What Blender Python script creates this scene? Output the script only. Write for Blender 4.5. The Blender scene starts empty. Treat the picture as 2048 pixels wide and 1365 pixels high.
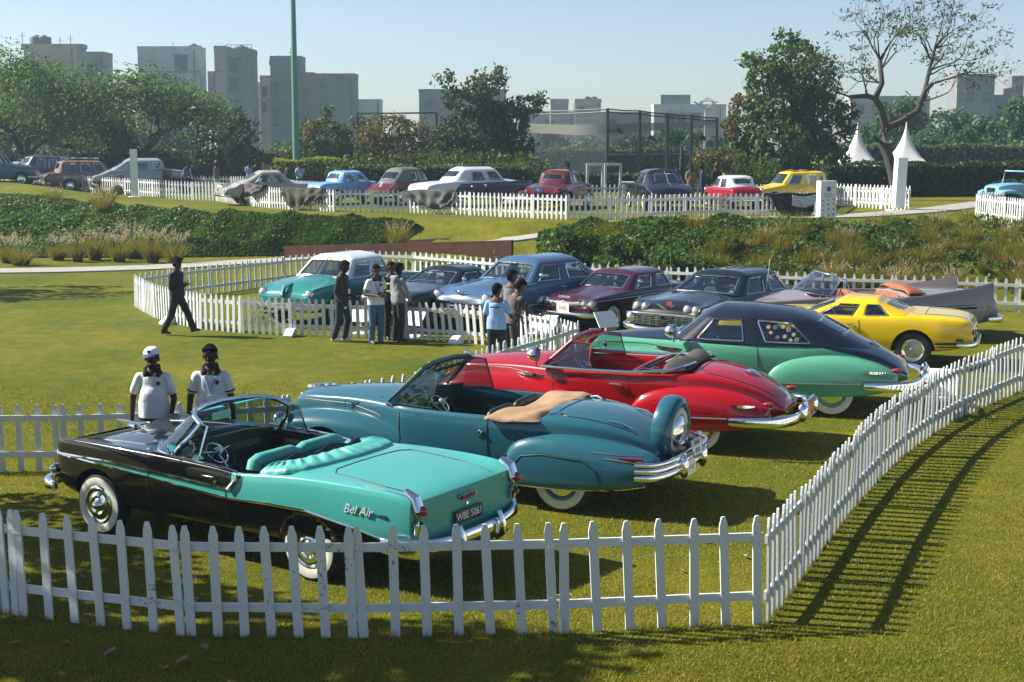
import bpy, bmesh, math, random
import numpy as np
from mathutils import Vector, Matrix, Euler
from math import sin, cos, pi, radians as R
random.seed(7); np.random.seed(7)
S = bpy.context.scene
C = S.collection
# ---------------------------------------------------------------- camera, sky, sun, exposure
CAMH, PITCH, FPX = 4.2, R(8.05), 2844.0
cd = bpy.data.cameras.new('camera'); cam = bpy.data.objects.new('camera', cd); C.objects.link(cam)
cam.location = (0, 0, CAMH); cam.rotation_euler = (R(90) - PITCH, 0, 0)
cd.sensor_width = 36; cd.lens = 50; cd.clip_start = .1; cd.clip_end = 3000
S.camera = cam
SUN_EL, SUN_AZ = R(38.5), math.atan2(-.976, .216)      # azimuth measured from +Y towards +X
w = bpy.data.worlds.new('World'); S.world = w; w.use_nodes = True
wn = w.node_tree; bg = wn.nodes['Background']
sky = wn.nodes.new('ShaderNodeTexSky'); sky.sky_type = 'NISHITA'; sky.sun_disc = False
sky.sun_elevation = SUN_EL; sky.sun_rotation = SUN_AZ; sky.air_density = .75; sky.dust_density = .7; sky.ozone_density = .9
wn.links.new(sky.outputs[0], bg.inputs[0]); bg.inputs[1].default_value = .057
ld = bpy.data.lights.new('sun', 'SUN'); ld.energy = 4.6; ld.angle = R(.5); ld.color = (1, .95, .85)
sun = bpy.data.objects.new('sun', ld); C.objects.link(sun)
sd = Vector((sin(SUN_AZ) * cos(SUN_EL), cos(SUN_AZ) * cos(SUN_EL), sin(SUN_EL)))
sun.rotation_euler = sd.to_track_quat('Z', 'Y').to_euler(); sun.location = sd * 60
S.view_settings.view_transform = 'Standard'; S.view_settings.look = 'None'; S.view_settings.gamma = 1
S.view_settings.use_curve_mapping = False; S.view_settings.exposure = 1.3
S.cycles.use_denoising = True; S.cycles.max_bounces = 8; S.cycles.transparent_max_bounces = 24
S.cycles.volume_bounces = 0; S.cycles.diffuse_bounces = 3; S.cycles.glossy_bounces = 4; S.cycles.transmission_bounces = 6
S.cycles.use_adaptive_sampling = True; S.cycles.adaptive_threshold = .012; S.cycles.sample_clamp_indirect = 6
S.cycles.caustics_reflective = False; S.cycles.caustics_refractive = False

# ---------------------------------------------------------------- helpers
def at(px, py, z):                       # the point at height z seen at a photo pixel (2048 wide)
    a = (px - 1024) / FPX; b = (682.5 - py) / FPX
    v = (a, cos(PITCH) + b * sin(PITCH), -sin(PITCH) + b * cos(PITCH))
    t = (z - CAMH) / v[2]
    return Vector((a * t, v[1] * t, z))
def atd(px, py, Y):                      # the point at distance Y seen at a photo pixel
    a = (px - 1024) / FPX; b = (682.5 - py) / FPX
    v = (a, cos(PITCH) + b * sin(PITCH), -sin(PITCH) + b * cos(PITCH))
    t = Y / v[1]
    return Vector((a * t, Y, CAMH + v[2] * t))
def xat(px, Y, z=1.5):                   # X at distance Y for a photo column
    return (px - 1024) / FPX * (Y * cos(PITCH) - (z - CAMH) * sin(PITCH))

def link(o, parent=None):
    C.objects.link(o)
    if parent is not None: o.parent = parent
    return o
def tag(o, label=None, cat=None, group=None, kind=None):
    if label: o['label'] = label
    if cat: o['category'] = cat
    if group: o['group'] = group
    if kind: o['kind'] = kind
    return o
def thing(name, label, cat, loc=(0, 0, 0), rz=0, group=None):
    o = bpy.data.objects.new(name, None); link(o); o.location = loc; o.rotation_euler = (0, 0, rz)
    o.empty_display_size = .2
    return tag(o, label, cat, group)
def copy_tree(o, parent=None):
    c = o.copy(); C.objects.link(c)
    if parent is not None: c.parent = parent
    for ch in list(o.children): copy_tree(ch, c)
    return c
def inst(name, src, parent, loc=None, rot=None, scale=None):       # another object on the same mesh
    o = bpy.data.objects.new(name, src.data if hasattr(src, 'data') else src); link(o, parent)
    if loc is not None: o.location = loc
    if rot is not None: o.rotation_euler = rot
    if scale is not None: o.scale = scale
    return o

class MB:
    def __init__(s): s.v = []; s.f = []; s.m = []
    def add(s, V, F, m=0):
        n = len(s.v); s.v += [tuple(p) for p in V]
        s.f += [tuple(i + n for i in f) for f in F]; s.m += [m] * len(F); return s
    def box(s, c, d, m=0, rz=0, M=None):
        V = [Vector((x * d[0] / 2, y * d[1] / 2, z * d[2] / 2)) for x in (-1, 1) for y in (-1, 1) for z in (-1, 1)]
        if rz: V = [Matrix.Rotation(rz, 3, 'Z') @ p for p in V]
        if M is not None: V = [M @ p for p in V]
        V = [p + Vector(c) for p in V]
        return s.add(V, [(0, 1, 3, 2), (4, 6, 7, 5), (0, 4, 5, 1), (2, 3, 7, 6), (0, 2, 6, 4), (1, 5, 7, 3)], m)
    def grid(s, P, m=0, cu=False, cv=False, flip=False):
        nu, nv = len(P), len(P[0]); V = [p for r in P for p in r]; F = []
        for i in range(nu if cu else nu - 1):
            for j in range(nv if cv else nv - 1):
                a, b = i * nv + j, i * nv + (j + 1) % nv
                c, d = ((i + 1) % nu) * nv + (j + 1) % nv, ((i + 1) % nu) * nv + j
                F.append((a, d, c, b) if flip else (a, b, c, d))
        return s.add(V, F, m)
    def sweep(s, path, prof, m=0, closed=False, caps=True, up=(0, 0, 1), scl=None):
        # prof: list of (side, up) points; path: list of points
        path = [Vector(p) for p in path]; n = len(path); P = []; up = Vector(up)
        for i, p in enumerate(path):
            a = path[(i - 1) % n] if (closed or i > 0) else path[i]
            b = path[(i + 1) % n] if (closed or i < n - 1) else path[i]
            t = (b - a).normalized(); sd_ = t.cross(up)
            if sd_.length < 1e-4: sd_ = t.cross(Vector((0, 1, 0)))
            sd_.normalize(); u = sd_.cross(t).normalized(); k = 1 if scl is None else scl[i]
            P.append([p + sd_ * (q[0] * k) + u * (q[1] * k) for q in prof])
        s.grid(P, m, cu=closed, cv=True)
        if caps and not closed:
            k = len(prof); base = len(s.v) - n * k
            s.f.append(tuple(base + j for j in range(k))[::-1]); s.m.append(m)
            s.f.append(tuple(base + (n - 1) * k + j for j in range(k))); s.m.append(m)
        return s
    def tube(s, path, r, m=0, k=8, closed=False, up=(0, 0, 1), flat=1):
        rs = list(r) if hasattr(r, '__len__') else [r] * len(path)
        prof = [(cos(2 * pi * j / k), sin(2 * pi * j / k) * flat) for j in range(k)]
        return s.sweep(path, prof, m, closed, True, up, rs)
    def lathe(s, prof, c=(0, 0, 0), axis='Z', k=24, m=0, M=None):   # prof: (r, h)
        P = []
        for j in range(k):
            a = 2 * pi * j / k; row = []
            for r, h in prof:
                p = {'Z': Vector((r * cos(a), r * sin(a), h)), 'Y': Vector((r * cos(a), h, r * sin(a))), 'X': Vector((h, r * cos(a), r * sin(a)))}[axis]
                if M is not None: p = M @ p
                row.append(p + Vector(c))
            P.append(row)
        return s.grid(P, m, cu=True, flip=(axis != 'Y'))
    def prism(s, poly, h0, h1, m=0, fn=None):                        # polygon in XY, from h0 to h1 ; fn maps (x,y,h)->point
        fn = fn or (lambda x, y, h: (x, y, h)); n = len(poly)
        V = [fn(x, y, h0) for x, y in poly] + [fn(x, y, h1) for x, y in poly]
        F = [tuple(range(n))[::-1], tuple(range(n, 2 * n))] + [(i, (i + 1) % n, n + (i + 1) % n, n + i) for i in range(n)]
        return s.add(V, F, m)
    def mesh(s, name, mats, smooth=True, ang=40):
        me = bpy.data.meshes.new(name); me.from_pydata(s.v, [], s.f)
        for m in (mats if isinstance(mats, (list, tuple)) else [mats]): me.materials.append(m)
        if any(s.m): me.polygons.foreach_set('material_index', s.m)
        bm = bmesh.new(); bm.from_mesh(me); bmesh.ops.recalc_face_normals(bm, faces=bm.faces); bm.to_mesh(me); bm.free()
        if smooth:
            me.polygons.foreach_set('use_smooth', [True] * len(me.polygons)); me.set_sharp_from_angle(angle=R(ang))
        me.update(); return me
    def build(s, name, mats, parent=None, smooth=True, ang=40):
        return link(bpy.data.objects.new(name, s.mesh(name, mats, smooth, ang)), parent)

def evaluated(o, name, ang=35):           # a mesh with the object's modifiers applied; the helper object goes away
    dg = bpy.context.evaluated_depsgraph_get(); dg.update()
    me = bpy.data.meshes.new_from_object(o.evaluated_get(dg), preserve_all_data_layers=False, depsgraph=dg)
    me.name = name; bpy.data.objects.remove(o)
    if ang is not None:
        me.polygons.foreach_set('use_smooth', [True] * len(me.polygons)); me.set_sharp_from_angle(angle=R(ang))
    return me
def np_mesh(name, V, F, mats):            # V (n,3), F (m,k)
    me = bpy.data.meshes.new(name); n, k = F.shape
    me.vertices.add(len(V)); me.vertices.foreach_set('co', V.astype(np.float32).ravel())
    me.loops.add(n * k); me.loops.foreach_set('vertex_index', F.astype(np.int32).ravel())
    me.polygons.add(n); me.polygons.foreach_set('loop_start', np.arange(0, n * k, k, dtype=np.int32))
    for m in (mats if isinstance(mats, (list, tuple)) else [mats]): me.materials.append(m)
    me.update(calc_edges=True); return me

# ---------------------------------------------------------------- materials
MATS = {}
def nodes_of(m):
    m.use_nodes = True; return m.node_tree, m.node_tree.nodes['Principled BSDF']
def mat(name, col, rough=.5, metal=0, coat=0, var=0, vscale=8, bump=0, bscale=40, spec=.5, emit=None):
    if name in MATS: return MATS[name]
    m = bpy.data.materials.new(name); nt, p = nodes_of(m)
    p.inputs['Base Color'].default_value = (*col, 1); p.inputs['Roughness'].default_value = rough
    p.inputs['Metallic'].default_value = metal; p.inputs['Specular IOR Level'].default_value = spec
    if coat: p.inputs['Coat Weight'].default_value = coat; p.inputs['Coat Roughness'].default_value = .03
    if var or bump: tc = nt.nodes.new('ShaderNodeTexCoord')
    if var:
        n = nt.nodes.new('ShaderNodeTexNoise'); n.inputs['Scale'].default_value = vscale; n.inputs['Detail'].default_value = 5
        nt.links.new(tc.outputs['Object'], n.inputs['Vector'])
        r = nt.nodes.new('ShaderNodeValToRGB'); r.color_ramp.elements[0].position = .3; r.color_ramp.elements[1].position = .72
        r.color_ramp.elements[0].color = (*[c * (1 - var) for c in col], 1); r.color_ramp.elements[1].color = (*[min(1, c * (1 + var)) for c in col], 1)
        nt.links.new(n.outputs['Fac'], r.inputs['Fac']); nt.links.new(r.outputs['Color'], p.inputs['Base Color'])
    if bump:
        n = nt.nodes.new('ShaderNodeTexNoise'); n.inputs['Scale'].default_value = bscale; n.inputs['Detail'].default_value = 4
        nt.links.new(tc.outputs['Object'], n.inputs['Vector'])
        b = nt.nodes.new('ShaderNodeBump'); b.inputs['Strength'].default_value = bump; b.inputs['Distance'].default_value = .02
        nt.links.new(n.outputs['Fac'], b.inputs['Height']); nt.links.new(b.outputs['Normal'], p.inputs['Normal'])
    if emit: p.inputs['Emission Color'].default_value = (*emit[0], 1); p.inputs['Emission Strength'].default_value = emit[1]
    MATS[name] = m; return m
def paint(name, col, rough=.28): return mat(name, col, rough, 0, 1.0, spec=.12)
def leafmat(name, c0, c1, trans=.35, scale=.6, dead=None):
    if name in MATS: return MATS[name]
    m = bpy.data.materials.new(name); nt, p = nodes_of(m); N = nt.nodes; L = nt.links
    g = N.new('ShaderNodeNewGeometry'); tc = N.new('ShaderNodeTexCoord')
    n = N.new('ShaderNodeTexNoise'); n.inputs['Scale'].default_value = scale; n.inputs['Detail'].default_value = 3
    L.new(tc.outputs['Object'], n.inputs['Vector'])
    a = N.new('ShaderNodeMath'); a.operation = 'MULTIPLY_ADD'; a.inputs[1].default_value = .45
    L.new(g.outputs['Random Per Island'], a.inputs[0]); 
    s_ = N.new('ShaderNodeMath'); s_.operation = 'MULTIPLY'; s_.inputs[1].default_value = .62; L.new(n.outputs['Fac'], s_.inputs[0]); L.new(s_.outputs[0], a.inputs[2])
    r = N.new('ShaderNodeValToRGB'); r.color_ramp.elements[0].position = .22; r.color_ramp.elements[1].position = .8
    r.color_ramp.elements[0].color = (*c0, 1); r.color_ramp.elements[1].color = (*c1, 1)
    if dead:
        e = r.color_ramp.elements.new(.86); e.color = (*dead, 1)
    L.new(a.outputs[0], r.inputs['Fac']); L.new(r.outputs['Color'], p.inputs['Base Color'])
    p.inputs['Roughness'].default_value = .55; p.inputs['Specular IOR Level'].default_value = .3
    t = N.new('ShaderNodeBsdfTranslucent'); mx = N.new('ShaderNodeMixShader'); mx.inputs[0].default_value = trans
    hs = N.new('ShaderNodeHueSaturation'); hs.inputs['Value'].default_value = 1.5; hs.inputs['Saturation'].default_value = 1.1; hs.inputs['Hue'].default_value = .485
    L.new(r.outputs['Color'], hs.inputs['Color']); L.new(hs.outputs[0], t.inputs['Color'])
    L.new(p.outputs[0], mx.inputs[1]); L.new(t.outputs[0], mx.inputs[2]); L.new(mx.outputs[0], N['Material Output'].inputs['Surface'])
    MATS[name] = m; return m
def glassmat(name, tint=(.8, .9, .88), clear=.75, rough=.0):
    if name in MATS: return MATS[name]
    m = bpy.data.materials.new(name); m.use_nodes = True; nt = m.node_tree; N = nt.nodes; L = nt.links
    N.remove(N['Principled BSDF'])
    t = N.new('ShaderNodeBsdfTransparent'); t.inputs['Color'].default_value = (*[c * clear for c in tint], 1)
    g = N.new('ShaderNodeBsdfGlossy'); g.inputs['Roughness'].default_value = rough; g.inputs['Color'].default_value = (.95, .97, 1, 1)
    f = N.new('ShaderNodeLayerWeight'); f.inputs['Blend'].default_value = .5; pw = N.new('ShaderNodeMath'); pw.operation = 'POWER'; pw.inputs[1].default_value = 4; L.new(f.outputs['Facing'], pw.inputs[0])
    fa = N.new('ShaderNodeMath'); fa.operation = 'MULTIPLY_ADD'; fa.inputs[1].default_value = .85; fa.inputs[2].default_value = .13; L.new(pw.outputs[0], fa.inputs[0])
    mx = N.new('ShaderNodeMixShader'); L.new(fa.outputs[0], mx.inputs[0]); L.new(t.outputs[0], mx.inputs[1]); L.new(g.outputs[0], mx.inputs[2])
    L.new(mx.outputs[0], N['Material Output'].inputs['Surface']); MATS[name] = m; return m

chrome = mat('chrome', (.82, .83, .85), .06, 1)
steel = mat('steel', (.45, .46, .48), .35, 1)
rubber = mat('rubber', (.012, .012, .013), .7, bump=.2)
blackwell = mat('wheel_well_black', (.004, .004, .004), .9)
whitewall = mat('whitewall_cream', (.62, .60, .50), .6, var=.06, vscale=12)
black_trim = mat('black_trim', (.012, .012, .013), .45)
glass = glassmat('car_glass'); glass_dark = glassmat('car_glass_tinted', (.62, .8, .78), .6)
lamp_glass = mat('headlamp_glass', (.75, .78, .78), .08, .6)
red_glass = mat('red_lamp_glass', (.28, .01, .012), .08, 0, 1)
amber_glass = mat('amber_lamp_glass', (.6, .2, .02), .1, 0, 1)
white_wood = mat('white_fence_paint', (.80, .81, .80), .55, var=.05, vscale=5, bump=.1, bscale=30)
def fence_paint():
    nt, p = nodes_of(white_wood); N = nt.nodes; L = nt.links
    tc = N.new('ShaderNodeTexCoord'); o = N.new('ShaderNodeObjectInfo')
    ad = N.new('ShaderNodeVectorMath'); ad.operation = 'ADD'; L.new(tc.outputs['Object'], ad.inputs[0])
    cb = N.new('ShaderNodeVectorMath'); cb.operation = 'SCALE'; cb.inputs['Scale'].default_value = 1; L.new(o.outputs['Location'], cb.inputs[0]); L.new(cb.outputs[0], ad.inputs[1])
    n = N.new('ShaderNodeTexNoise'); n.inputs['Scale'].default_value = 26; n.inputs['Detail'].default_value = 6; n.inputs['Roughness'].default_value = .7; L.new(ad.outputs[0], n.inputs['Vector'])
    n2 = N.new('ShaderNodeTexNoise'); n2.inputs['Scale'].default_value = 1.1; L.new(ad.outputs[0], n2.inputs['Vector'])
    mu = N.new('ShaderNodeMath'); mu.operation = 'MULTIPLY'; L.new(n.outputs['Fac'], mu.inputs[0]); L.new(n2.outputs['Fac'], mu.inputs[1])
    r = N.new('ShaderNodeValToRGB'); r.color_ramp.elements[0].position = .365; r.color_ramp.elements[0].color = (.62, .63, .635, 1)
    r.color_ramp.elements[1].position = .42; r.color_ramp.elements[1].color = (.10, .09, .075, 1); L.new(mu.outputs[0], r.inputs['Fac'])
    # grass stain near the foot
    sp = N.new('ShaderNodeSeparateXYZ'); L.new(tc.outputs['Object'], sp.inputs[0])
    mr = N.new('ShaderNodeMapRange'); mr.inputs['From Min'].default_value = .0; mr.inputs['From Max'].default_value = .12; mr.inputs['To Min'].default_value = .45; mr.inputs['To Max'].default_value = 0
    L.new(sp.outputs['Z'], mr.inputs['Value']); m2 = N.new('ShaderNodeMath'); m2.operation = 'MULTIPLY'; L.new(mr.outputs[0], m2.inputs[0]); L.new(n2.outputs['Fac'], m2.inputs[1])
    mx = N.new('ShaderNodeMix'); mx.data_type = 'RGBA'; L.new(m2.outputs[0], mx.inputs[0]); L.new(r.outputs['Color'], mx.inputs[6]); mx.inputs[7].default_value = (.30, .29, .16, 1)
    L.new(mx.outputs[2], p.inputs['Base Color'])
fence_paint()

# ---------------------------------------------------------------- terrain
def seg_dist(px, py, poly):                # distance to polyline and parameter along it (arrays)
    best = np.full(px.shape, 1e9); tp = np.zeros(px.shape); acc = 0
    for (ax, ay), (bx, by) in zip(poly[:-1], poly[1:]):
        dx, dy = bx - ax, by - ay; l2 = dx * dx + dy * dy
        t = np.clip(((px - ax) * dx + (py - ay) * dy) / l2, 0, 1)
        d = np.hypot(px - ax - t * dx, py - ay - t * dy)
        k = d < best; best = np.where(k, d, best); tp = np.where(k, acc + t, tp); acc += 1
    return best, tp
def sstep(a, b, x):
    t = np.clip((x - a) / (b - a), 0, 1); return t * t * (3 - 2 * t)
TOE = [(-80, 52), (-30, 50.5), (-17, 50.5), (-8, 50.5), (-4, 49), (-1, 45.5), (2, 41), (5, 39.6), (9, 38.6), (14, 36.8), (22, 35), (60, 30)]
CREST = [(-80, 95), (-27, 72), (-18, 61), (-10, 54), (-4, 51.5), (0, 48.2), (3, 46), (6, 45.6), (12, 45.6), (18, 46), (60, 46)]
PATH = [(-60, 45.2, .01), (-30, 45.3, .01), (-17, 45.5, .01), (-12, 46.6, .02), (-8, 48.5, .10), (-4, 48.3, .45), (-.5, 46.5, .92), (1.3, 46.7, 1.12), (3.2, 47.9, 1.40), (6, 49.6, 1.45),
        (9.2, 50.6, 1.45), (12.2, 51.6, 1.45), (15, 54.3, 1.45), (17.2, 57.0, 1.45), (19.5, 60.5, 1.45), (22.5, 64.5, 1.45), (30, 70, 1.45)]
TX = np.array([p[0] for p in TOE]); TY = np.array([p[1] for p in TOE]); CX = np.array([p[0] for p in CREST]); CY = np.array([p[1] for p in CREST])
PZ = np.array([p[2] for p in PATH])
DIPS = [(-1.9, 18.0, .085), (-.04, 20.9, .085), (2.1, 23.2, .06)]            # soft hollows under the front wheels of three cars
def ground(x, y):
    x = np.asarray(x, float); y = np.asarray(y, float)
    ty = np.interp(x, TX, TY); cy = np.interp(x, CX, CY)
    t = sstep(0, 1, (y - ty) / (cy - ty))
    z = 1.45 * t
    ridge = sstep(-12, -27, x) * np.exp(-((y - (cy + 2.5)) / 3.2) ** 2) * .62      # lawn crest in front of the far left fence
    z = z + ridge
    d, tp = seg_dist(x, y, [(p[0], p[1]) for p in PATH])
    i = np.clip(tp.astype(int), 0, len(PATH) - 2); zp = PZ[i] + (PZ[i + 1] - PZ[i]) * (tp - i)
    wgt = 1 - sstep(.95, 1.9, d)
    z = z * (1 - wgt) + zp * wgt
    for (dx_, dy_, dd_) in DIPS: z = z - dd_ * np.exp(-((x - dx_) ** 2 + (y - dy_) ** 2) / 1.1 ** 2)
    z = z + .02 * np.sin(x * .9 + 1.3) * np.sin(y * .7) * sstep(60, 10, y) + .06 * np.exp(-((y - 11.2) / 1.2) ** 2)
    return z
def gz(x, y): return float(ground(np.array([x]), np.array([y]))[0])

def lawn_material():
    m = bpy.data.materials.new('lawn'); nt, p = nodes_of(m); N = nt.nodes; L = nt.links
    tc = N.new('ShaderNodeTexCoord')
    def noise(s, d=6, r=.6):
        n = N.new('ShaderNodeTexNoise'); n.inputs['Scale'].default_value = s; n.inputs['Detail'].default_value = d; n.inputs['Roughness'].default_value = r
        L.new(tc.outputs['Object'], n.inputs['Vector']); return n
    a = noise(.22, 5, .6); b = noise(2.6, 6, .75); c = noise(38, 4, .8)
    r1 = N.new('ShaderNodeValToRGB'); e = r1.color_ramp.elements
    e[0].position = .38; e[0].color = (.060, .096, .005, 1); e[1].position = .62; e[1].color = (.20, .176, .014, 1)
    k = e.new(.50); k.color = (.120, .130, .007, 1)
    mxv = N.new('ShaderNodeMath'); mxv.operation = 'MULTIPLY_ADD'; mxv.inputs[1].default_value = .5; L.new(a.outputs['Fac'], mxv.inputs[0])
    h = N.new('ShaderNodeMath'); h.operation = 'MULTIPLY'; h.inputs[1].default_value = .5; L.new(b.outputs['Fac'], h.inputs[0]); L.new(h.outputs[0], mxv.inputs[2])
    L.new(mxv.outputs[0], r1.inputs['Fac'])
    r2 = N.new('ShaderNodeValToRGB'); r2.color_ramp.elements[0].position = .30; r2.color_ramp.elements[0].color = (.45, .5, .4, 1)
    r2.color_ramp.elements[1].position = .72; r2.color_ramp.elements[1].color = (1.35, 1.3, 1.35, 1); L.new(c.outputs['Fac'], r2.inputs['Fac'])
    mu = N.new('ShaderNodeMix'); mu.data_type = 'RGBA'; mu.blend_type = 'MULTIPLY'; mu.inputs[0].default_value = 1
    L.new(r1.outputs['Color'], mu.inputs[6]); L.new(r2.outputs['Color'], mu.inputs[7]); L.new(mu.outputs[2], p.inputs['Base Color'])
    p.inputs['Roughness'].default_value = .9; p.inputs['Specular IOR Level'].default_value = .1
    bp = N.new('ShaderNodeBump'); bp.inputs['Strength'].default_value = .7; bp.inputs['Distance'].default_value = .03
    ad = N.new('ShaderNodeMath'); L.new(c.outputs['Fac'], ad.inputs[0]); L.new(b.outputs['Fac'], ad.inputs[1])
    L.new(ad.outputs[0], bp.inputs['Height']); L.new(bp.outputs['Normal'], p.inputs['Normal'])
    return m
lawn = lawn_material()
gx = np.unique(np.concatenate([np.linspace(-300, -60, 20), np.linspace(-60, 40, 230), np.linspace(40, 300, 20)]))
gy = np.unique(np.concatenate([np.linspace(-60, 6, 12), np.linspace(6, 90, 230), np.linspace(90, 420, 30)]))
GX, GY = np.meshgrid(gx, gy)
GZ = ground(GX, GY); nX = len(gx)
V = np.stack([GX, GY, GZ], -1).reshape(-1, 3)
ii, jj = np.meshgrid(np.arange(len(gy) - 1), np.arange(nX - 1), indexing='ij'); q = (ii * nX + jj).ravel()
gm = np_mesh('lawn_ground', V, np.stack([q, q + 1, q + nX + 1, q + nX], 1), lawn)
gm.polygons.foreach_set('use_smooth', [True] * len(gm.polygons))
tag(link(bpy.data.objects.new('lawn_ground', gm)), 'rolling mown lawn with patches of dry yellow grass', kind='structure')

conc = mat('path_concrete', (.30, .285, .255), .85, var=.12, vscale=3, bump=.2, bscale=25)
def strip(name, pts, hw, m, dz=.012, n=14):
    P = [Vector(p) for p in pts]; out = []
    fine = []
    for i in range(len(P) - 1):
        p0, p1, p2, p3 = P[max(i - 1, 0)], P[i], P[i + 1], P[min(i + 2, len(P) - 1)]
        for k in range(n):
            t = k / n
            fine.append(.5 * ((2 * p1) + (p2 - p0) * t + (2 * p0 - 5 * p1 + 4 * p2 - p3) * t * t + (3 * p1 - p0 - 3 * p2 + p3) * t ** 3))
    fine.append(P[-1]); rows = []
    for i, p in enumerate(fine):
        t = (fine[min(i + 1, len(fine) - 1)] - fine[max(i - 1, 0)]); t.z = 0; t.normalize(); nrm = Vector((-t.y, t.x, 0))
        row = []
        for u in (-1, -.5, 0, .5, 1):
            q = p + nrm * hw * u; row.append((q.x, q.y, gz(q.x, q.y) + dz + .03))
        rows.append([(row[0][0], row[0][1], row[0][2] - .15)] + row + [(row[-1][0], row[-1][1], row[-1][2] - .15)])
    mb = MB(); mb.grid(rows); o = mb.build(name, m); tag(o, kind='structure'); return o
tag(strip('footpath', PATH, .8, conc), 'pale concrete footpath climbing from the lower lawn to the upper lawn', kind='structure')

# haze: one closed box of even air round everything
hz = MB().box((0, 180, 18), (610, 490, 40)).build('haze', [], None, smooth=False)
hm = bpy.data.materials.new('haze_air'); hm.use_nodes = True; hn = hm.node_tree; hn.nodes.remove(hn.nodes['Principled BSDF'])
pv = hn.nodes.new('ShaderNodeVolumePrincipled'); pv.inputs['Density'].default_value = .00058; pv.inputs['Color'].default_value = (.62, .82, 1, 1); pv.inputs['Anisotropy'].default_value = .25
hn.links.new(pv.outputs[0], hn.nodes['Material Output'].inputs['Volume']); hz.data.materials.append(hm)
tag(hz, 'thin pale blue haze over the whole park', kind='stuff')
# ================================================================ buildings
def bmat(name, col): return mat(name, tuple(c * .72 for c in col), .9, var=.22, vscale=.35, bump=.1, bscale=1.5)
conc_a = bmat('weathered_render', (.38, .36, .34)); conc_b = bmat('grey_render', (.26, .255, .26)); conc_c = bmat('cream_render', (.50, .44, .38))
conc_w = bmat('pale_render', (.62, .63, .66)); win_dark = mat('far_window_glass', (.05, .055, .065), .25); tank_m = mat('water_tank_plastic', (.10, .10, .11), .5)
shade_m = mat('window_shade_slab', (.20, .195, .19), .9)
def building(label, px0, px1, ytop, Y, m, depth=5, wins=(), tanks=(), extra=(), cat='building', rails=False, ant=()):
    """px0..px1, ytop: photo extents of the front; wins: rows (fraction x0,x1, px y0,y1)"""
    x0 = atd(px0, ytop, Y).x; x1 = atd(px1, ytop, Y).x; zt = atd(px0, ytop, Y).z; cx = (x0 + x1) / 2; zg = 1.2
    t = thing('building', label, cat, (cx, Y, zg), 0, 'apartment blocks beyond the park')
    W = x1 - x0
    mb = MB(); mb.box((0, depth / 2, (zt - zg) / 2), (W, depth, zt - zg)); mb.build('wall', m, t, False)
    mb = MB()
    for sx, sy, dx, dy in ((0, .15, W + .1, .3), (0, depth - .15, W + .1, .3), (-W / 2 + .1, depth / 2, .3, depth - .62), (W / 2 - .1, depth / 2, .3, depth - .62)):
        mb.box((sx, sy, zt - zg + .35), (dx, dy, .7))
    mb.build('parapet', m, t, False)
    for z in np.arange(zt - zg - 3.3, 4, -3.3):
        b = MB(); b.box((0, -.05, z), (W + .02, .14, .22)); b.build('floor_band', shade_m, t, False)
    if W > 4: b = MB(); b.tube([(W * .42, -.14, 0), (W * .42, -.14, zt - zg)], .09, k=6); b.build('drain_pipe', tank_m, t)
    for (a0, a1, ya, yb, mm) in extra:                       # roof blocks
        xa = atd(a0, ya, Y + 1.5).x - cx; xb = atd(a1, ya, Y + 1.5).x - cx; za = atd(a0, ya, Y + 1.5).z - zg; zb_ = atd(a0, yb, Y + 1.5).z - zg
        b = MB(); b.box(((xa + xb) / 2, 1.5 + depth * .3, (za + zb_) / 2), (xb - xa, depth * .6, abs(za - zb_))); b.build('roof_block', mm, t, False)
    for (px, py, r, h) in tanks:
        p = atd(px, py, Y + 3); b = MB(); b.lathe([(0, h), (r * .35, h), (r * .4, h * .93), (r * .95, h * .86), (r, h * .8), (r, .08), (r * .9, 0), (0, 0)], (p.x - cx, 3, p.z - zg - h), k=14); b.build('water_tank', tank_m, t)
        b = MB(); b.box((p.x - cx, 3, (zt - zg + p.z - zg - h) / 2), (r * 1.6, r * 1.6, max(.2, p.z - h - zt)))
        if p.z - h > zt: b.build('tank_stand', m, t, False)
    for (a0, a1, ya, yb) in wins:
        xa = atd(a0, ya, Y).x - cx; xb = atd(a1, ya, Y).x - cx; za = atd(a0, ya, Y).z - zg; zb_ = atd(a0, yb, Y).z - zg
        f = MB(); cxx, czz, ww, hh = (xa + xb) / 2, (za + zb_) / 2, xb - xa, za - zb_
        for q in ((cxx - ww / 2, czz, .12, hh), (cxx + ww / 2, czz, .12, hh), (cxx, czz - hh / 2, ww, .12)): f.box((q[0], -.06, q[1]), (q[2], .2, q[3]))
        f.box((cxx, -.3, czz + hh / 2 + .08), (ww + .5, .62, .14))
        w_ = f.build('window', shade_m, t, False)
        g = MB(); g.box((cxx, -.02, czz), (ww - .14, .05, hh - .1)); g.build('pane', win_dark, w_, False)
    for (px, py) in ant:
        p = atd(px, py, Y + 2); b = MB(); b.tube([(p.x - cx, 2, zt - zg), (p.x - cx, 2, p.z - zg)], .07, k=6)
        b.box((p.x - cx, 2, p.z - zg - .6), (.9, .06, .06)); b.build('antenna', steel, t)
    if rails:
        b = MB()
        for k in range(6): b.tube([(-W / 2 + W * k / 5, .2, zt - zg), (-W / 2 + W * k / 5, .2, zt - zg + 1.3)], .06, k=6)
        for z in (.8, 1.3): b.tube([(-W / 2, .2, zt - zg + z), (W / 2, .2, zt - zg + z)], .05, k=6)
        b.build('railing', steel, t)
    return t
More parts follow.
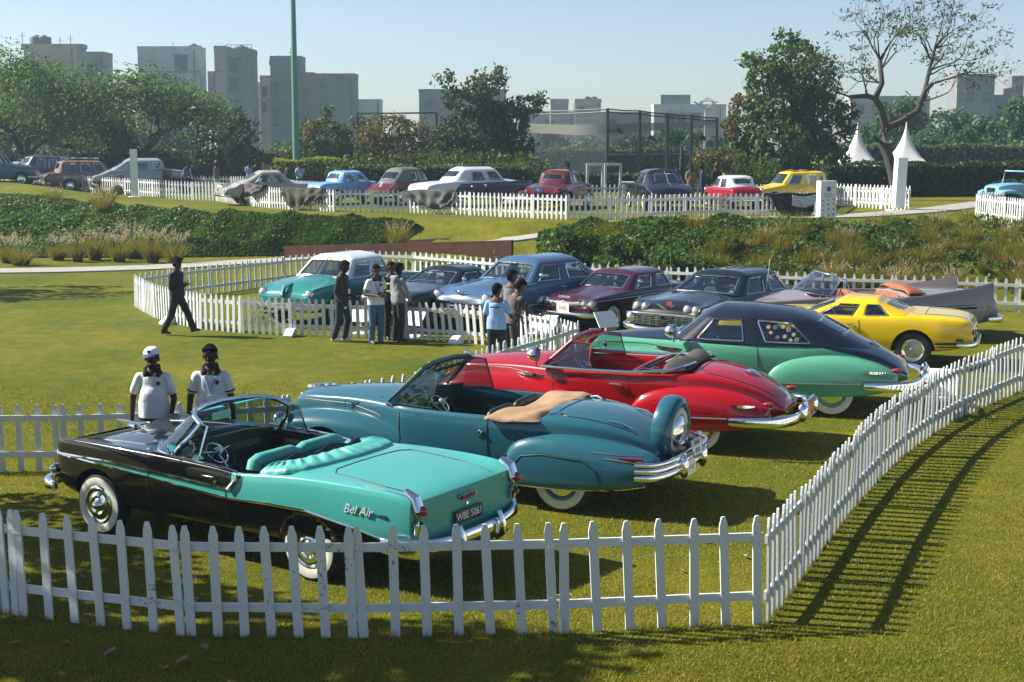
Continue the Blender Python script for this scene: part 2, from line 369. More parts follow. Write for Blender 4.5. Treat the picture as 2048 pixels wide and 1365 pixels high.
building('cream apartment block behind the leftmost trees with a flat overhanging roof and paired tanks', 47, 152, 98, 215, conc_c, wins=[(60, 80, 125, 150), (100, 125, 125, 150), (60, 80, 178, 205), (100, 125, 178, 205)],
         tanks=[(73, 71, 1.05, 2.0), (88, 71, 1.05, 2.0)], extra=[(42, 163, 88, 97, conc_c)], ant=[(44, 64), (141, 70), (120, 74)])
building('narrow grey block with a satellite dish stepping down from the cream block', 152, 207, 113, 222, conc_a, wins=[(168, 190, 130, 155), (168, 190, 178, 205)], ant=[(200, 108)])
building('wide pale grey apartment block with a big roof tank behind the second tree', 275, 398, 102, 230, conc_w, wins=[(350, 374, 112, 140), (350, 374, 165, 192), (300, 322, 165, 192), (350, 374, 215, 240)],
         tanks=[(387, 88, 1.3, 2.4)], extra=[(290, 308, 97, 104, conc_w)], ant=[(318, 93), (346, 86), (330, 92)])
building('tall slim tower block with rooftop railing and stacked recessed windows', 452, 503, 107, 225, conc_b, wins=[(458, 478, 116, 146), (458, 478, 156, 188), (458, 478, 198, 226), (458, 478, 238, 262)],
         tanks=[(482, 91, 1.2, 2.0)], rails=True)
building('paler shaft joined to the left side of the slim tower block', 428, 452, 101, 228, conc_a, extra=[(415, 428, 143, 260, conc_a)])
building('stepped grey tower with an orange-brown lift head and a long dark lower wing', 540, 602, 121, 235, conc_b, wins=[(548, 558, 165, 205), (548, 558, 215, 255)], tanks=[(557, 112, 1.4, 1.6)], extra=[(538, 604, 121, 131, conc_b)], ant=[(581, 98), (589, 105)])
building('long blank-walled grey block joined to the right of the stepped tower', 602, 710, 156, 236, conc_b, wins=[(604, 620, 178, 194), (640, 650, 170, 178), (604, 620, 215, 230)], extra=[(602, 628, 145, 156, conc_c)], ant=[(650, 146)])
building('low dim block filling the gap left of the stepped tower', 520, 540, 160, 238, conc_a, wins=[(524, 534, 175, 195), (524, 534, 205, 225)])
building('small white block peeking out between the two towers', 505, 522, 173, 246, conc_w, wins=[(507, 516, 197, 215), (507, 516, 228, 244)])
building('low white house half hidden right of the long grey block', 712, 760, 207, 250, conc_w, ant=[(722, 200)])
building('flat grey block behind the tall leafy tree in the centre', 838, 1012, 187, 245, conc_b, wins=[(852, 866, 200, 215), (985, 1000, 200, 215)], tanks=[(875, 210, .8, 1.2)])
building('little pale house with rooftop tanks right of the leafy tree', 1150, 1202, 206, 260, conc_c, wins=[(1160, 1168, 215, 222)], extra=[(1148, 1203, 199, 206, conc_c)], tanks=[(1174, 193, .7, 1.0), (1187, 193, .7, 1.0)])
building('low pale shed block left of the little tank house', 1101, 1137, 206, 262, conc_a)
building('wide low grey terrace block behind the sports netting', 1040, 1330, 232, 275, conc_a, wins=[(1090, 1110, 240, 252), (1210, 1232, 240, 252)])
building('white flat-roofed block with a grey rooftop box and open pavilion', 1308, 1452, 217, 255, conc_w, wins=[(1330, 1350, 228, 244), (1380, 1400, 228, 244), (1355, 1372, 228, 244)], extra=[(1322, 1381, 190, 217, conc_b)])
building('pale grey block seen through the bare branches beside the white block', 1752, 1860, 200, 270, conc_a, wins=[(1780, 1800, 215, 230), (1830, 1846, 215, 230)])
building('small grey block beyond the bare tree just left of its trunk', 1702, 1752, 200, 268, conc_a, wins=[(1715, 1728, 210, 226)])
building('bluish grey house with shaded windows right of the bare tree', 1915, 1990, 156, 262, conc_b, wins=[(1930, 1950, 185, 206), (1965, 1982, 185, 206), (1930, 1950, 155, 172)], extra=[(1985, 2035, 190, 240, conc_b)])
building('grey lattice-roofed block at the far right behind the hazy trees', 2024, 2048, 160, 262, conc_b, wins=[(2030, 2044, 172, 186)])
def pavilion():
    Y = 256; a = atd(1403, 217, Y); b = atd(1432, 217, Y); z1 = atd(1403, 203, Y).z; z2 = atd(1418, 197, Y).z
    t = thing('roof_pavilion', 'open four-posted rooftop pavilion with a low pyramid roof', 'pavilion', ((a.x + b.x) / 2, Y + 2, a.z + .02)); h = (b.x - a.x) / 2
    for sx in (-1, 1):
        for sy in (-1, 1): MB().box((sx * (h - .2), sy * 1.2, (z1 - a.z) / 2), (.25, .25, z1 - a.z)).build('post', conc_a, t, False)
    r = MB(); r.add([(-h, -1.6, z1 - a.z), (h, -1.6, z1 - a.z), (h, 1.6, z1 - a.z), (-h, 1.6, z1 - a.z), (0, 0, z2 - a.z + .3)], [(0, 1, 4), (1, 2, 4), (2, 3, 4), (3, 0, 4), (3, 2, 1, 0)]); r.build('roof', conc_b, t, False)
pavilion()

# ================================================================ plants
bark = mat('bark_brown', (.055, .045, .036), .95, var=.3, vscale=6, bump=.5, bscale=18)
bark_dark = mat('bark_dark', (.030, .026, .022), .95, bump=.5, bscale=14)
lf_acacia = leafmat('acacia_leaves', (.026, .058, .016), (.10, .16, .04), .45)
lf_dark = leafmat('dark_evergreen_leaves', (.009, .024, .009), (.045, .080, .020), .3)
lf_bush = leafmat('bush_leaves', (.014, .040, .010), (.085, .135, .024), .4)
lf_olive = leafmat('olive_yellow_leaves', (.05, .06, .015), (.15, .13, .035), .3)
lf_red = leafmat('russet_leaves', (.06, .055, .018), (.16, .11, .038), .35)
lf_far = leafmat('far_tree_leaves', (.024, .06, .026), (.085, .14, .05), .35, .3)
lf_lime = leafmat('clipped_hedge_leaves', (.09, .14, .01), (.24, .28, .02), .45)
lf_cover = leafmat('creeper_leaves', (.016, .042, .006), (.075, .145, .014), .4, .9)
lf_reed = leafmat('dry_grass_blades', (.05, .085, .008), (.22, .175, .028), .5, .7)
lf_plume = leafmat('pale_grass_plumes', (.34, .27, .16), (.58, .49, .34), .4)
lf_pink = leafmat('red_blossom', (.35, .03, .05), (.6, .10, .10), .3)
rng = np.random.default_rng(5)
def leaf_cloud(name, P, Nrm, size, m, parent=None, kind=None, aspect=.5, up=.0):
    """one quad leaf per point, random turn; size scalar or array"""
    n = len(P); P = np.asarray(P, float)
    a = rng.normal(size=(n, 3)); a[:, 2] *= .7
    if Nrm is not None: a += Nrm * .8
    a[:, 2] += up; a /= np.linalg.norm(a, axis=1, keepdims=True) + 1e-9
    b = rng.normal(size=(n, 3)); b -= a * (a * b).sum(1, keepdims=True); b /= np.linalg.norm(b, axis=1, keepdims=True) + 1e-9
    c = np.cross(a, b); s = (np.asarray(size) * rng.uniform(.6, 1.35, n))[:, None]
    V = np.stack([P - b * s, P - c * s * aspect + a * s * .12, P + b * s, P + c * s * aspect + a * s * .12], 1).reshape(-1, 3)
    F = np.arange(4 * n).reshape(n, 4); me = np_mesh(name, V, F, m)
    o = link(bpy.data.objects.new(name, me), parent)
    if kind: o['kind'] = kind
    return o
def ball_pts(n, c, r, hollow=.45):
    d = rng.normal(size=(n, 3)); d /= np.linalg.norm(d, axis=1, keepdims=True)
    rad = (hollow + (1 - hollow) * rng.random(n) ** .6)[:, None]
    return np.asarray(c) + d * rad * np.asarray(r), d
def crown_from_blobs(blobs, dens, leaf, m, parent, clump=.35, name='crown'):
    """blobs: (x,y,z,rx,ry,rz) ; each filled with small clumps near its skin"""
    P = []; D = []
    for (x, y, z, rx, ry, rz) in blobs:
        area = (rx * ry + ry * rz + rx * rz); nc = max(10, int(dens * area / (clump * clump) * 1.15))
        cc, dd = ball_pts(nc, (x, y, z), (rx, ry, rz), .55)
        per = max(5, int(9 * (clump / leaf) ** 1.3 * .35))
        for c_, d_ in zip(cc, dd):
            k = int(per * rng.uniform(.4, 1.4)) + 2
            q, e = ball_pts(k, c_, (clump * rng.uniform(.6, 1.25),) * 3, .2); P.append(q); D.append(e * .4 + d_ * .6)
    P = np.concatenate(P); D = np.concatenate(D)
    return leaf_cloud(name, P, D, leaf, m, parent)
def branchy(mb, p, d, L, r, depth, tips, spread=.55, up=.12, k=7, shrink=.72, nb=(2, 3), wob=.10, rnd=None):
    rnd = rnd or random; pts = [p]; rs = [r]; q = Vector(p); dd = Vector(d).normalized(); n = 4
    for i in range(n):
        dd = (dd + Vector((rnd.gauss(0, wob), rnd.gauss(0, wob), rnd.gauss(0, wob) + up * .25))).normalized()
        q = q + dd * (L / n); pts.append(q.copy()); rs.append(r * (1 - .38 * (i + 1) / n))
    mb.tube(pts, rs, k=max(4, k))
    if depth <= 0: tips.append((q.copy(), dd.copy())); return
    if depth <= 2: tips.append((pts[2].copy(), dd.copy()))
    for j in range(rnd.randint(*nb)):
        ax = dd.orthogonal().normalized(); ax = Matrix.Rotation(rnd.uniform(0, 2 * pi), 3, dd) @ ax
        nd = (Matrix.Rotation(rnd.uniform(.55, 1.3) * spread, 3, ax) @ dd); nd.z += up; nd.normalize()
        branchy(mb, q.copy(), nd, L * rnd.uniform(shrink - .12, shrink + .08), rs[-1] * rnd.uniform(.6, .8), depth - 1, tips, spread, up, k - 1, shrink, nb, wob, rnd)
def feather_tree(label, x, y, h, spread_r, seed, m, depth=4, group=None, leaf=.16, per=26, flat=.5, trunk_r=.35, lean=(0, 0), trunk_h=.22, start=4, bk=None, rr=.75, bl=None):
    rnd = random.Random(seed); z0 = gz(x, y); t = thing('tree', label, 'tree', (x, y, z0 - .05), 0, group)
    mb = MB(); tips = []; th = h * trunk_h
    tp = [Vector((0, 0, 0)), Vector((lean[0] * .3, lean[1] * .3, th * .5)), Vector((lean[0], lean[1], th))]
    mb.tube(tp, [trunk_r * 1.25, trunk_r, trunk_r * .9], k=10)
    for j in range(start):
        a = 2 * pi * j / start + rnd.uniform(-.4, .4); out = spread_r / h * rnd.uniform(.7, 1.25)
        d = Vector((cos(a) * out, sin(a) * out, rnd.uniform(.55, 1.0)))
        branchy(mb, tp[-1].copy(), d, h * .30, trunk_r * .55, depth, tips, .75, .05, 7, .74, (2, 3), .13, rnd)
    mb.build('trunk', bk or bark_dark, t)
    P = []; D = []
    for q, d in tips:
        if q.z < th * .9: continue
        n = int(per * rnd.uniform(.5, 1.4)); e = rng.normal(size=(n, 3)) * np.array([rr, rr, rr * flat])
        P.append(np.array(q) + e); D.append(np.tile([0, 0, 1.], (n, 1)))
    leaf_cloud('crown', np.concatenate(P), np.concatenate(D), leaf, m, t, aspect=.38, up=.5)
    return t
G_L = 'feathery trees along the left edge of the park'
# left feathery trees
def pxX(px, Y): return (px - 1024) / FPX * Y
feather_tree('broad feathery tree with a thick forked trunk above the far left parked cars', pxX(60, 88), 88, 7.4, 6.0, 3, lf_acacia, group=G_L, per=66, trunk_r=.42, start=5, leaf=.13)
feather_tree('airy feathery tree with spreading limbs in front of the wide pale grey block', pxX(292, 92), 92, 7.0, 5.2, 11, lf_acacia, group=G_L, per=57, trunk_r=.34, start=5, leaf=.16)
feather_tree('lower feathery tree filling the gap between the two big feathery trees', pxX(180, 98), 98, 5.4, 4.6, 23, lf_acacia, group=G_L, per=52, trunk_r=.25, leaf=.16)
feather_tree('feathery tree cut off by the left edge of the picture behind the dark blue car', pxX(-40, 94), 94, 6.4, 5.0, 31, lf_acacia, group=G_L, per=52, trunk_r=.3, leaf=.16)
def bush(name, label, cat, x, y, blobs, m, dens=1, leaf=.12, clump=.35, trunk=None, group=None, extra=()):
    z0 = gz(x, y); t = thing(name, label, cat, (x, y, z0 - .02), 0, group)
    mb = MB(); rnd = random.Random(int(x * 77 + y * 13)); top = max(b[2] for b in blobs)
    for b in blobs[:7]:
        mb.tube([(rnd.uniform(-.15, .15), rnd.uniform(-.15, .15), 0), (b[0] * .4, b[1] * .4, b[2] * .45), (b[0], b[1], b[2])], [trunk or .09, (trunk or .09) * .7, .03], k=6)
    mb.build('trunk', bark_dark, t)
    crown_from_blobs(blobs, dens, leaf, m, t, clump)
    for (bl, mm, nm) in extra: crown_from_blobs(bl, dens * .7, leaf, mm, t, clump, nm)
    return t
def blobs_px(rows, x, y, z0, dr=1.0):        # rows: photo (px,py, rx_px, ry_px) at distance y, made into blobs relative to the plant's base
    out = []
    for (px, py, rx, ry) in rows:
        k = y / FPX; p = atd(px, py, y); out.append((p.x - x, rng.uniform(-.5, .5) * dr, p.z - z0, rx * k, max(.5, rx * k * .9) * dr, ry * k))
    return out
def plant_px(name, label, cat, base_px, Y, rows, m, **kw):
    x = pxX(base_px, Y); z0 = gz(x, Y); ex = kw.pop('extra_px', ())
    kw['extra'] = [(blobs_px(r, x, Y, z0), mm, nm) for (r, mm, nm) in ex]
    return bush(name, label, cat, x, Y, blobs_px(rows, x, Y, z0), m, **kw)
plant_px('tree', 'dense dark round-headed tree between the feathery trees and the green pole', 'tree', 440, 84,
         [(440, 262, 50, 40), (405, 280, 40, 38), (480, 275, 38, 42), (440, 300, 60, 36), (500, 300, 24, 26), (470, 235, 24, 18), (392, 310, 26, 24)], lf_dark, dens=1.2, trunk=.2, leaf=.13)
plant_px('bush', 'dark rounded bush with a leafy spike standing just right of the green pole', 'bush', 655, 86,
         [(650, 278, 52, 38), (700, 290, 34, 34), (600, 300, 32, 26), (660, 310, 62, 26), (652, 232, 9, 26), (625, 255, 20, 16), (575, 318, 20, 14)], lf_bush, dens=2.2, trunk=.12, leaf=.12)
plant_px('bush', 'loose olive and russet shrub with bare twigs beside the netting post', 'bush', 785, 85,
         [(780, 262, 58, 34), (830, 280, 44, 34), (745, 290, 36, 30), (800, 305, 70, 26)], lf_olive, dens=2.0, trunk=.1, leaf=.11,
         extra_px=[([(735, 268, 24, 20), (760, 285, 22, 14), (620, 262, 14, 10)], lf_red, 'russet_leaves')])
plant_px('tree', 'tall loose-topped leafy tree in the centre behind the white-roofed saloon', 'tree', 975, 80,
         [(960, 260, 74, 50), (1010, 250, 50, 46), (900, 285, 44, 34), (1030, 295, 40, 40), (960, 310, 90, 34)], lf_dark, dens=2.2, trunk=.2, leaf=.13,
         extra_px=[([(940, 205, 42, 32), (890, 160, 22, 20), (980, 165, 40, 26), (955, 185, 34, 30), (1055, 215, 34, 26), (1085, 200, 12, 14), (1020, 225, 40, 26), (905, 195, 24, 18), (1000, 150, 14, 12)], leafmat('glossy_sparse_leaves', (.02, .035, .015), (.10, .12, .05), .3), 'top_leaves')])
plant_px('bush', 'wide dark thicket running behind the red and black saloon and the white saloon', 'bush', 830, 76,
         [(720, 335, 40, 28), (780, 335, 44, 30), (850, 335, 46, 32), (920, 335, 46, 34), (990, 338, 46, 32), (1050, 340, 40, 30), (1090, 348, 26, 22), (680, 345, 26, 18)], lf_bush, dens=1.8, trunk=.08, leaf=.11)
plant_px('tree', 'big dense dark green tree hung with red creeper flowers beside the bare tree', 'tree', 1590, 78,
         [(1580, 120, 62, 44), (1530, 160, 46, 44), (1630, 165, 54, 56), (1570, 200, 84, 56), (1500, 250, 52, 52), (1640, 250, 62, 60), (1570, 280, 92, 56), (1480, 290, 30, 36), (1540, 330, 84, 44), (1640, 325, 60, 46), (1575, 80, 26, 22), (1500, 120, 20, 16), (1690, 240, 26, 34)], lf_bush, dens=1.9, trunk=.3, leaf=.14,
         extra_px=[([(1462, 255, 9, 18), (1476, 210, 8, 14)], lf_red, 'creeper_flowers'), ([(1600, 170, 44, 22), (1560, 215, 60, 20), (1620, 240, 44, 16), (1560, 150, 30, 14), (1600, 265, 40, 14)], lf_acacia, 'light_sprays')])
plant_px('bush', 'orange-tipped flowering shrub behind the men near the black saloon', 'bush', 1440, 70,
         [(1420, 335, 40, 28), (1470, 338, 40, 30), (1520, 345, 40, 32), (1390, 350, 20, 20)], lf_bush, dens=1.7, trunk=.06, leaf=.10, extra_px=[([(1405, 315, 20, 8), (1440, 312, 26, 7), (1470, 318, 16, 6)], lf_red, 'orange_tips')])

# hazy trees far behind, each its own crown and trunk
G_F = 'hazy trees in the background'
far = [(1795, 255, 62, 58, 120, 'broad hazy light green tree behind the two white tent peaks'), (1890, 262, 70, 56, 125, 'wide hazy tree right of the bare tree trunk'), (1985, 275, 56, 50, 118, 'hazy dark tree above the right end of the hedge'),
       (2040, 262, 40, 80, 108, 'darker tree cut by the right edge of the picture'), (1730, 285, 40, 40, 130, 'small hazy tree between the big dark tree and the left tent peak'),
       (1100, 300, 50, 44, 125, 'hazy tree behind the netting at its left end'), (1180, 310, 52, 40, 128, 'hazy tree behind the netting near the metal gate frames'), (1260, 305, 54, 44, 122, 'hazy tree behind the middle of the netting'), (1340, 300, 52, 46, 126, 'hazy tree behind the floodlights of the netting'), (1410, 300, 46, 46, 120, 'hazy tree behind the right end of the netting'),
       (560, 320, 36, 34, 130, 'hazy tree just left of the green pole'), (20, 300, 60, 36, 135, 'hazy tree low behind the far left cars'), (150, 300, 70, 40, 138, 'hazy tree behind the dark blue hearse-like car'), (240, 310, 50, 36, 132, 'hazy tree behind the white pillar'), (350, 300, 50, 40, 136, 'hazy tree behind the silver and black limousine'),
       (520, 330, 30, 26, 120, 'small hazy bush right of the dark round-headed tree'), (730, 260, 30, 26, 150, 'small hazy tree behind the netting post'), (1940, 300, 60, 40, 112, 'hazy tree close above the hedge'), (1850, 300, 60, 36, 115, 'hazy tree low between tent and hedge')]
for (px, py, rx, ry, Y, lab) in far:
    rows = [(px, py, rx * .8, ry * .75)] + [(px + rnd_[0] * rx * .62, py + rnd_[1] * ry * .6, rx * .42, ry * .42) for rnd_ in rng.uniform(-1, 1, (7, 2))] + [(px, py + ry * .8, rx * .7, ry * .5)]
    plant_px('tree', lab, 'tree', px, Y, rows, lf_far, dens=1.6, trunk=.2, leaf=.24, clump=.6, group=G_F)
# bare spreading tree on the right
def bare_tree():
    Y = 66; x = pxX(1790, Y); z0 = gz(x, Y); t = thing('tree', 'nearly bare spreading tree with a forked leaning trunk in front of the dark hedge', 'tree', (x, Y, z0 - .05))
    rnd = random.Random(12); mb = MB(); tips = []
    def pt(px, py, dy=0): p = atd(px, py, Y + dy); return Vector((p.x - x, dy, p.z - z0))
    def limb(pts, r0, r1):
        n = len(pts); mb.tube(pts, [r0 + (r1 - r0) * i / (n - 1) for i in range(n)], k=9)
    limb([Vector((.05, 0, 0)), pt(1786, 345), pt(1777, 310), pt(1765, 285), pt(1772, 255)], .26, .21)
    limb([pt(1772, 255), pt(1762, 215, -.3), pt(1750, 195, -.5), pt(1735, 190, -.6), pt(1700, 192, -.9)], .18, .09)
    limb([pt(1750, 195, -.5), pt(1764, 165, -.5), pt(1760, 120, -.4), pt(1768, 105, -.4)], .14, .08)
    limb([pt(1772, 255), pt(1800, 243, .5), pt(1835, 220, .7), pt(1850, 180, .8), pt(1865, 165, .8)], .19, .10)
    limb([pt(1850, 180, .8), pt(1858, 140, 1.2), pt(1870, 95, 1.4)], .11, .06)
    limb([pt(1765, 285), pt(1750, 275, -.3), pt(1746, 268, -.4)], .10, .05); limb([pt(1777, 290), pt(1792, 282, .2)], .1, .06)
    for (px, py, dy, dx_, dz_, L) in [(1700, 192, -.9, -1, .25, 1.6), (1768, 105, -.4, .5, 1, 1.6), (1760, 120, -.4, -.8, .9, 1.6), (1870, 95, 1.4, .6, .8, 1.5), (1865, 165, .8, 1, .25, 2.0), (1864, 120, 1.2, -.8, .9, 1.5),
                                     (1764, 165, -.5, -1, .5, 1.5), (1855, 150, .9, 1, .6, 1.7), (1760, 140, -.4, .9, .9, 1.5), (1868, 108, 1.4, -.3, 1, 1.5), (1845, 200, .7, 1, .3, 1.7), (1735, 190, -.6, -.6, .9, 1.4), (1762, 130, -.4, -.2, 1.0, 1.7), (1858, 140, 1.2, 1, .9, 1.7), (1870, 95, 1.4, 1, .3, 1.6)]:
        for s in range(2):
            branchy(mb, pt(px, py, dy), Vector((dx_ + rnd.uniform(-.35, .35), rnd.uniform(-1.0, 1.0), dz_ + rnd.uniform(-.2, .3))), L * rnd.uniform(.55, .9), .045, 3, tips, .62, .08, 5, .78, (2, 3), .14, rnd)
    mb.build('trunk', bark, t)
    P = []
    for q, d in tips:
        if rnd.random() < .55 and q.z > 3:
            n = rnd.randint(3, 12); dd = np.array([1, .2 * rnd.gauss(0, 1), rnd.uniform(-.1, .5)]); s = rng.uniform(-.5, .5, (n, 1)); P.append(np.array(q) + dd * s * .8 + rng.normal(size=(n, 3)) * .07)
    leaf_cloud('crown', np.concatenate(P), None, .10, leafmat('sparse_feather_leaves', (.03, .045, .018), (.10, .12, .04), .4), t, aspect=.35, up=.6)
bare_tree()
# tree that stands just outside the left edge and shades the near lawn, and one farther back
bush('tree', 'leafy shade tree standing just beyond the left edge of the near lawn', 'tree', -9.2, 13.0, [(1.5, -.75, 3.9, 1.9, .62, .8), (.3, -.75, 4.4, 1.7, .62, .8), (1.9, -.4, 5.2, 1.7, .62, .7), (.7, -.55, 6.1, 1.6, .6, .7), (-.6, .4, 5.0, 1.5, 1.3, 1.0), (-1.0, 3.4, 4.2, 1.3, 1.3, .9), (-1.6, 1.6, 4.8, 1.3, 1.3, .9)], lf_acacia, dens=2.6, trunk=.2, leaf=.12, clump=.34)
bush('tree', 'leafy shade tree standing beyond the left edge by the footpath', 'tree', -18.6, 40.5, [(.6, 0, 4.2, 1.6, 2.2, 1.2), (-.6, .5, 5.2, 1.6, 1.8, 1.2), (0, -1.5, 3.6, 1.4, 1.4, 1.0), (-1.5, 0, 4.0, 1.5, 1.5, 1.1)], lf_acacia, dens=.6, trunk=.2, leaf=.14, clump=.4)

# clipped hedges
def hedge(label, x0, y0, x1, y1, h, th, m, leaf=.07, dens=260, side=None):
    L = math.hypot(x1 - x0, y1 - y0); a = math.atan2(y1 - y0, x1 - x0); z0 = min(gz(x0, y0), gz(x1, y1), gz((x0 + x1) / 2, (y0 + y1) / 2))
    t = thing('hedge', label, 'hedge', ((x0 + x1) / 2, (y0 + y1) / 2, z0 - .05), a)
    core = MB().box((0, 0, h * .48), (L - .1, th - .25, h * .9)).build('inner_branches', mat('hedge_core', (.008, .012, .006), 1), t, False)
    nt_ = int(dens * L * th * .6); nf = int(dens * L * h)
    top = np.stack([rng.uniform(-L / 2, L / 2, nt_), rng.uniform(-th / 2, th / 2, nt_), h + rng.normal(size=nt_) * .04], 1)
    fr = np.stack([rng.uniform(-L / 2, L / 2, nf), rng.choice([-1, -1, -1, 1], nf) * th / 2 + rng.normal(size=nf) * .06, rng.uniform(0, h, nf)], 1)
    ne = int(dens * th * h); en = np.stack([rng.choice([-1, 1], ne) * L / 2 + rng.normal(size=ne) * .05, rng.uniform(-th / 2, th / 2, ne), rng.uniform(0, h, ne)], 1)
    bumps = lambda P: P + np.stack([np.zeros(len(P)), np.zeros(len(P)), .12 * np.sin(P[:, 0] * 1.7) * np.sin(P[:, 0] * .6 + 2) * (P[:, 2] > h * .8)], 1) * (1 if th > 1.2 else .2)
    P = bumps(np.concatenate([top, fr, en])); leaf_cloud('leaves', P, np.concatenate([np.tile([0, 0, 1.], (nt_, 1)), np.tile([0, -1., .2], (nf, 1)), np.tile([1., 0, 0], (ne, 1))]), leaf, m, t, aspect=.55)
    return t
hy = 79
hedge('bright lime clipped hedge with a flat top behind the blue saloon', pxX(555, hy), hy, pxX(683, hy), hy, 1.75, 1.4, lf_lime, .07, 300)
hedge('long tall dark hedge running along the right behind the white pillar', pxX(1640, 70), 70, pxX(2180, 72), 72, 1.62, 1.6, lf_dark, .09, 210)
hedge('low dark hedge behind the far left parked cars', pxX(-60, 96), 96, pxX(400, 98), 98, 1.6, 1.4, lf_dark, .10, 120)

# ---- planted bank: creeping cover as one mass, tufts of tall grass as plants of their own
def bank_cover():
    n = 190000; X = rng.uniform(-28, 20, n); ty = np.interp(X, TX, TY); cy = np.interp(X, CX, CY)
    u = rng.random(n); Y = ty + .4 + (cy - ty - .6) * u
    d, _ = seg_dist(X, Y, [(p[0], p[1]) for p in PATH]); bump = .5 * (np.sin(X * 1.7 + Y * .9) * np.sin(Y * 2.1 - X * .6) + np.sin(X * 3.9 + 1) * np.sin(Y * 3.1 + 2) * .6)
    left = X < -.5
    upper = np.where(X < -.5, .96 - .26 * np.clip((X + 20) / 18, 0, 1), 1.0)
    keep = (d > 1.5) & (u < upper) & ~((X > -7.5) & (X < .8) & (Y < 50.0)) & (np.where(left, True, (rng.random(n) < np.clip(.35 + 3 * (u - .12), .3, 1)) & (rng.random(n) < np.clip(1.15 - (X - 3.5) * .11, .12, 1))))
    X, Y, bump, u, upper = X[keep], Y[keep], bump[keep], u[keep], upper[keep]; edge = np.clip(np.minimum(u, upper - u) * 7, .12, 1)
    hgt = (.40 + .26 * bump) * edge * np.where(X < -.5, 1, .95)
    Z = ground(X, Y) + hgt * (.70 + .38 * rng.random(len(X)) ** .5)
    o = leaf_cloud('creeper_cover', np.stack([X, Y, Z], 1), np.tile([0, -.5, .8], (len(X), 1)), .075, lf_cover, None, 'stuff', .7, .3)
    o['label'] = 'dense dark green creeper covering the bank below the upper lawn'
    k = rng.random(len(X)) < .10                                       # inner twigs and shaded body of the cover
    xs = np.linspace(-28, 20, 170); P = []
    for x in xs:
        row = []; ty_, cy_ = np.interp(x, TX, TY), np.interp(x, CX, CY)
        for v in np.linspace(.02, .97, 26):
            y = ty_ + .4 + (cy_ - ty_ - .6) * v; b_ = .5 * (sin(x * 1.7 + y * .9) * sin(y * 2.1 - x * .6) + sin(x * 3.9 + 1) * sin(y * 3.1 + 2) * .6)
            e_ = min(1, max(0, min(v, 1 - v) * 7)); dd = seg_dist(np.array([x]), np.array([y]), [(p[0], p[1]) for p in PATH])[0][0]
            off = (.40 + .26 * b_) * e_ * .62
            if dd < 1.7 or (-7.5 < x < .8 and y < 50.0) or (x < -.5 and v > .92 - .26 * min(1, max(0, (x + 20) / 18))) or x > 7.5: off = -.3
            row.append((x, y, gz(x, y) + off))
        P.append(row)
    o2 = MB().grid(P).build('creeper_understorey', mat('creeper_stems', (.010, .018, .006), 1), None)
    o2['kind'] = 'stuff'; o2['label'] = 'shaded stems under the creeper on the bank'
bank_cover()
def tuft_mesh(name, n, h, spread, m, plume=0, droop=.5, wdt=.012):
    a = rng.uniform(0, 2 * pi, n); r0 = rng.random(n) ** .5 * spread * .35; L = h * rng.uniform(.55, 1.1, n); out = rng.random(n) ** .7 * spread
    K = 5; V = np.zeros((n, K * 2, 3)); wd = wdt * rng.uniform(.6, 1.3, n); ca, sa = np.cos(a), np.sin(a)
    pa = rng.uniform(0, 2 * pi, n); px, py = np.cos(pa), np.sin(pa)
    for k in range(K):
        t = k / (K - 1); rad = r0 + out * t ** 1.6; z = L * (t - droop * .35 * t ** 3 * (out / spread)); wk = wd * (1 - t * .85)
        x = ca * rad; y = sa * rad
        V[:, 2 * k] = np.stack([x - px * wk, y - py * wk, z], 1); V[:, 2 * k + 1] = np.stack([x + px * wk, y + py * wk, z], 1)
    base = np.arange(n)[:, None] * K * 2
    F = np.concatenate([base + np.array([2 * k, 2 * k + 1, 2 * k + 3, 2 * k + 2]) for k in range(K - 1)])
    me = np_mesh(name, V.reshape(-1, 3), F, [m, lf_plume])
    return me
def plume_mesh(name, n, h, spread):
    P = []
    for i in range(n):
        a = rng.uniform(0, 2 * pi); o = rng.random() ** .6 * spread * .9; top = h * rng.uniform(.95, 1.25); s = rng.uniform(0, 1, 16)[:, None]
        base = np.array([cos(a) * o * .7, sin(a) * o * .7, top * .72]); tip = np.array([cos(a) * o * 1.15, sin(a) * o * 1.15, top])
        P.append(base + (tip - base) * s + rng.normal(size=(16, 3)) * .012)
    P = np.concatenate(P); c = leaf_cloud(name, P, None, .028, lf_plume, None, aspect=.3); me = c.data; bpy.data.objects.remove(c); return me
TUFT = [tuft_mesh('tuft_blades', 420, 1.0, .75, lf_reed), tuft_mesh('tuft_blades', 480, .85, .95, lf_reed), tuft_mesh('tuft_blades', 360, 1.15, .6, lf_reed)]
PLUME = [plume_mesh('tuft_plumes', 16, 1.0, .7), plume_mesh('tuft_plumes', 34, 1.15, .75)]
def tuft(label, x, y, s, k, pl, group):
    t = thing('grass_tuft', label, 'grass tuft', (x, y, gz(x, y) - .03), rng.uniform(0, 6.28), group)
    o = inst('blades', TUFT[k], t); 
    if pl is not None: inst('plumes', PLUME[pl], t)['kind'] = 'stuff'
    t.scale = (s, s, s * rng.uniform(.9, 1.15)); return t
tuft_list = [(110, 500, 'small tuft of pale plumed grass left of the tall plumed clump'), (150, 503, 'plumed grass tuft second in the left clump'), (185, 500, 'tall plumed grass tuft rising from the dark creeper'), (262, 497, 'tallest pale plumed grass tuft of the left bank'), (232, 503, 'plumed tuft just left of the tallest plumes'), (300, 505, 'plumed tuft just right of the tallest plumes'), (345, 508, 'rightmost plumed tuft of the left bank'), (8, 505, 'plumed tuft cut by the left edge of the picture'), (35, 510, 'low plumed tuft beside the left edge')]
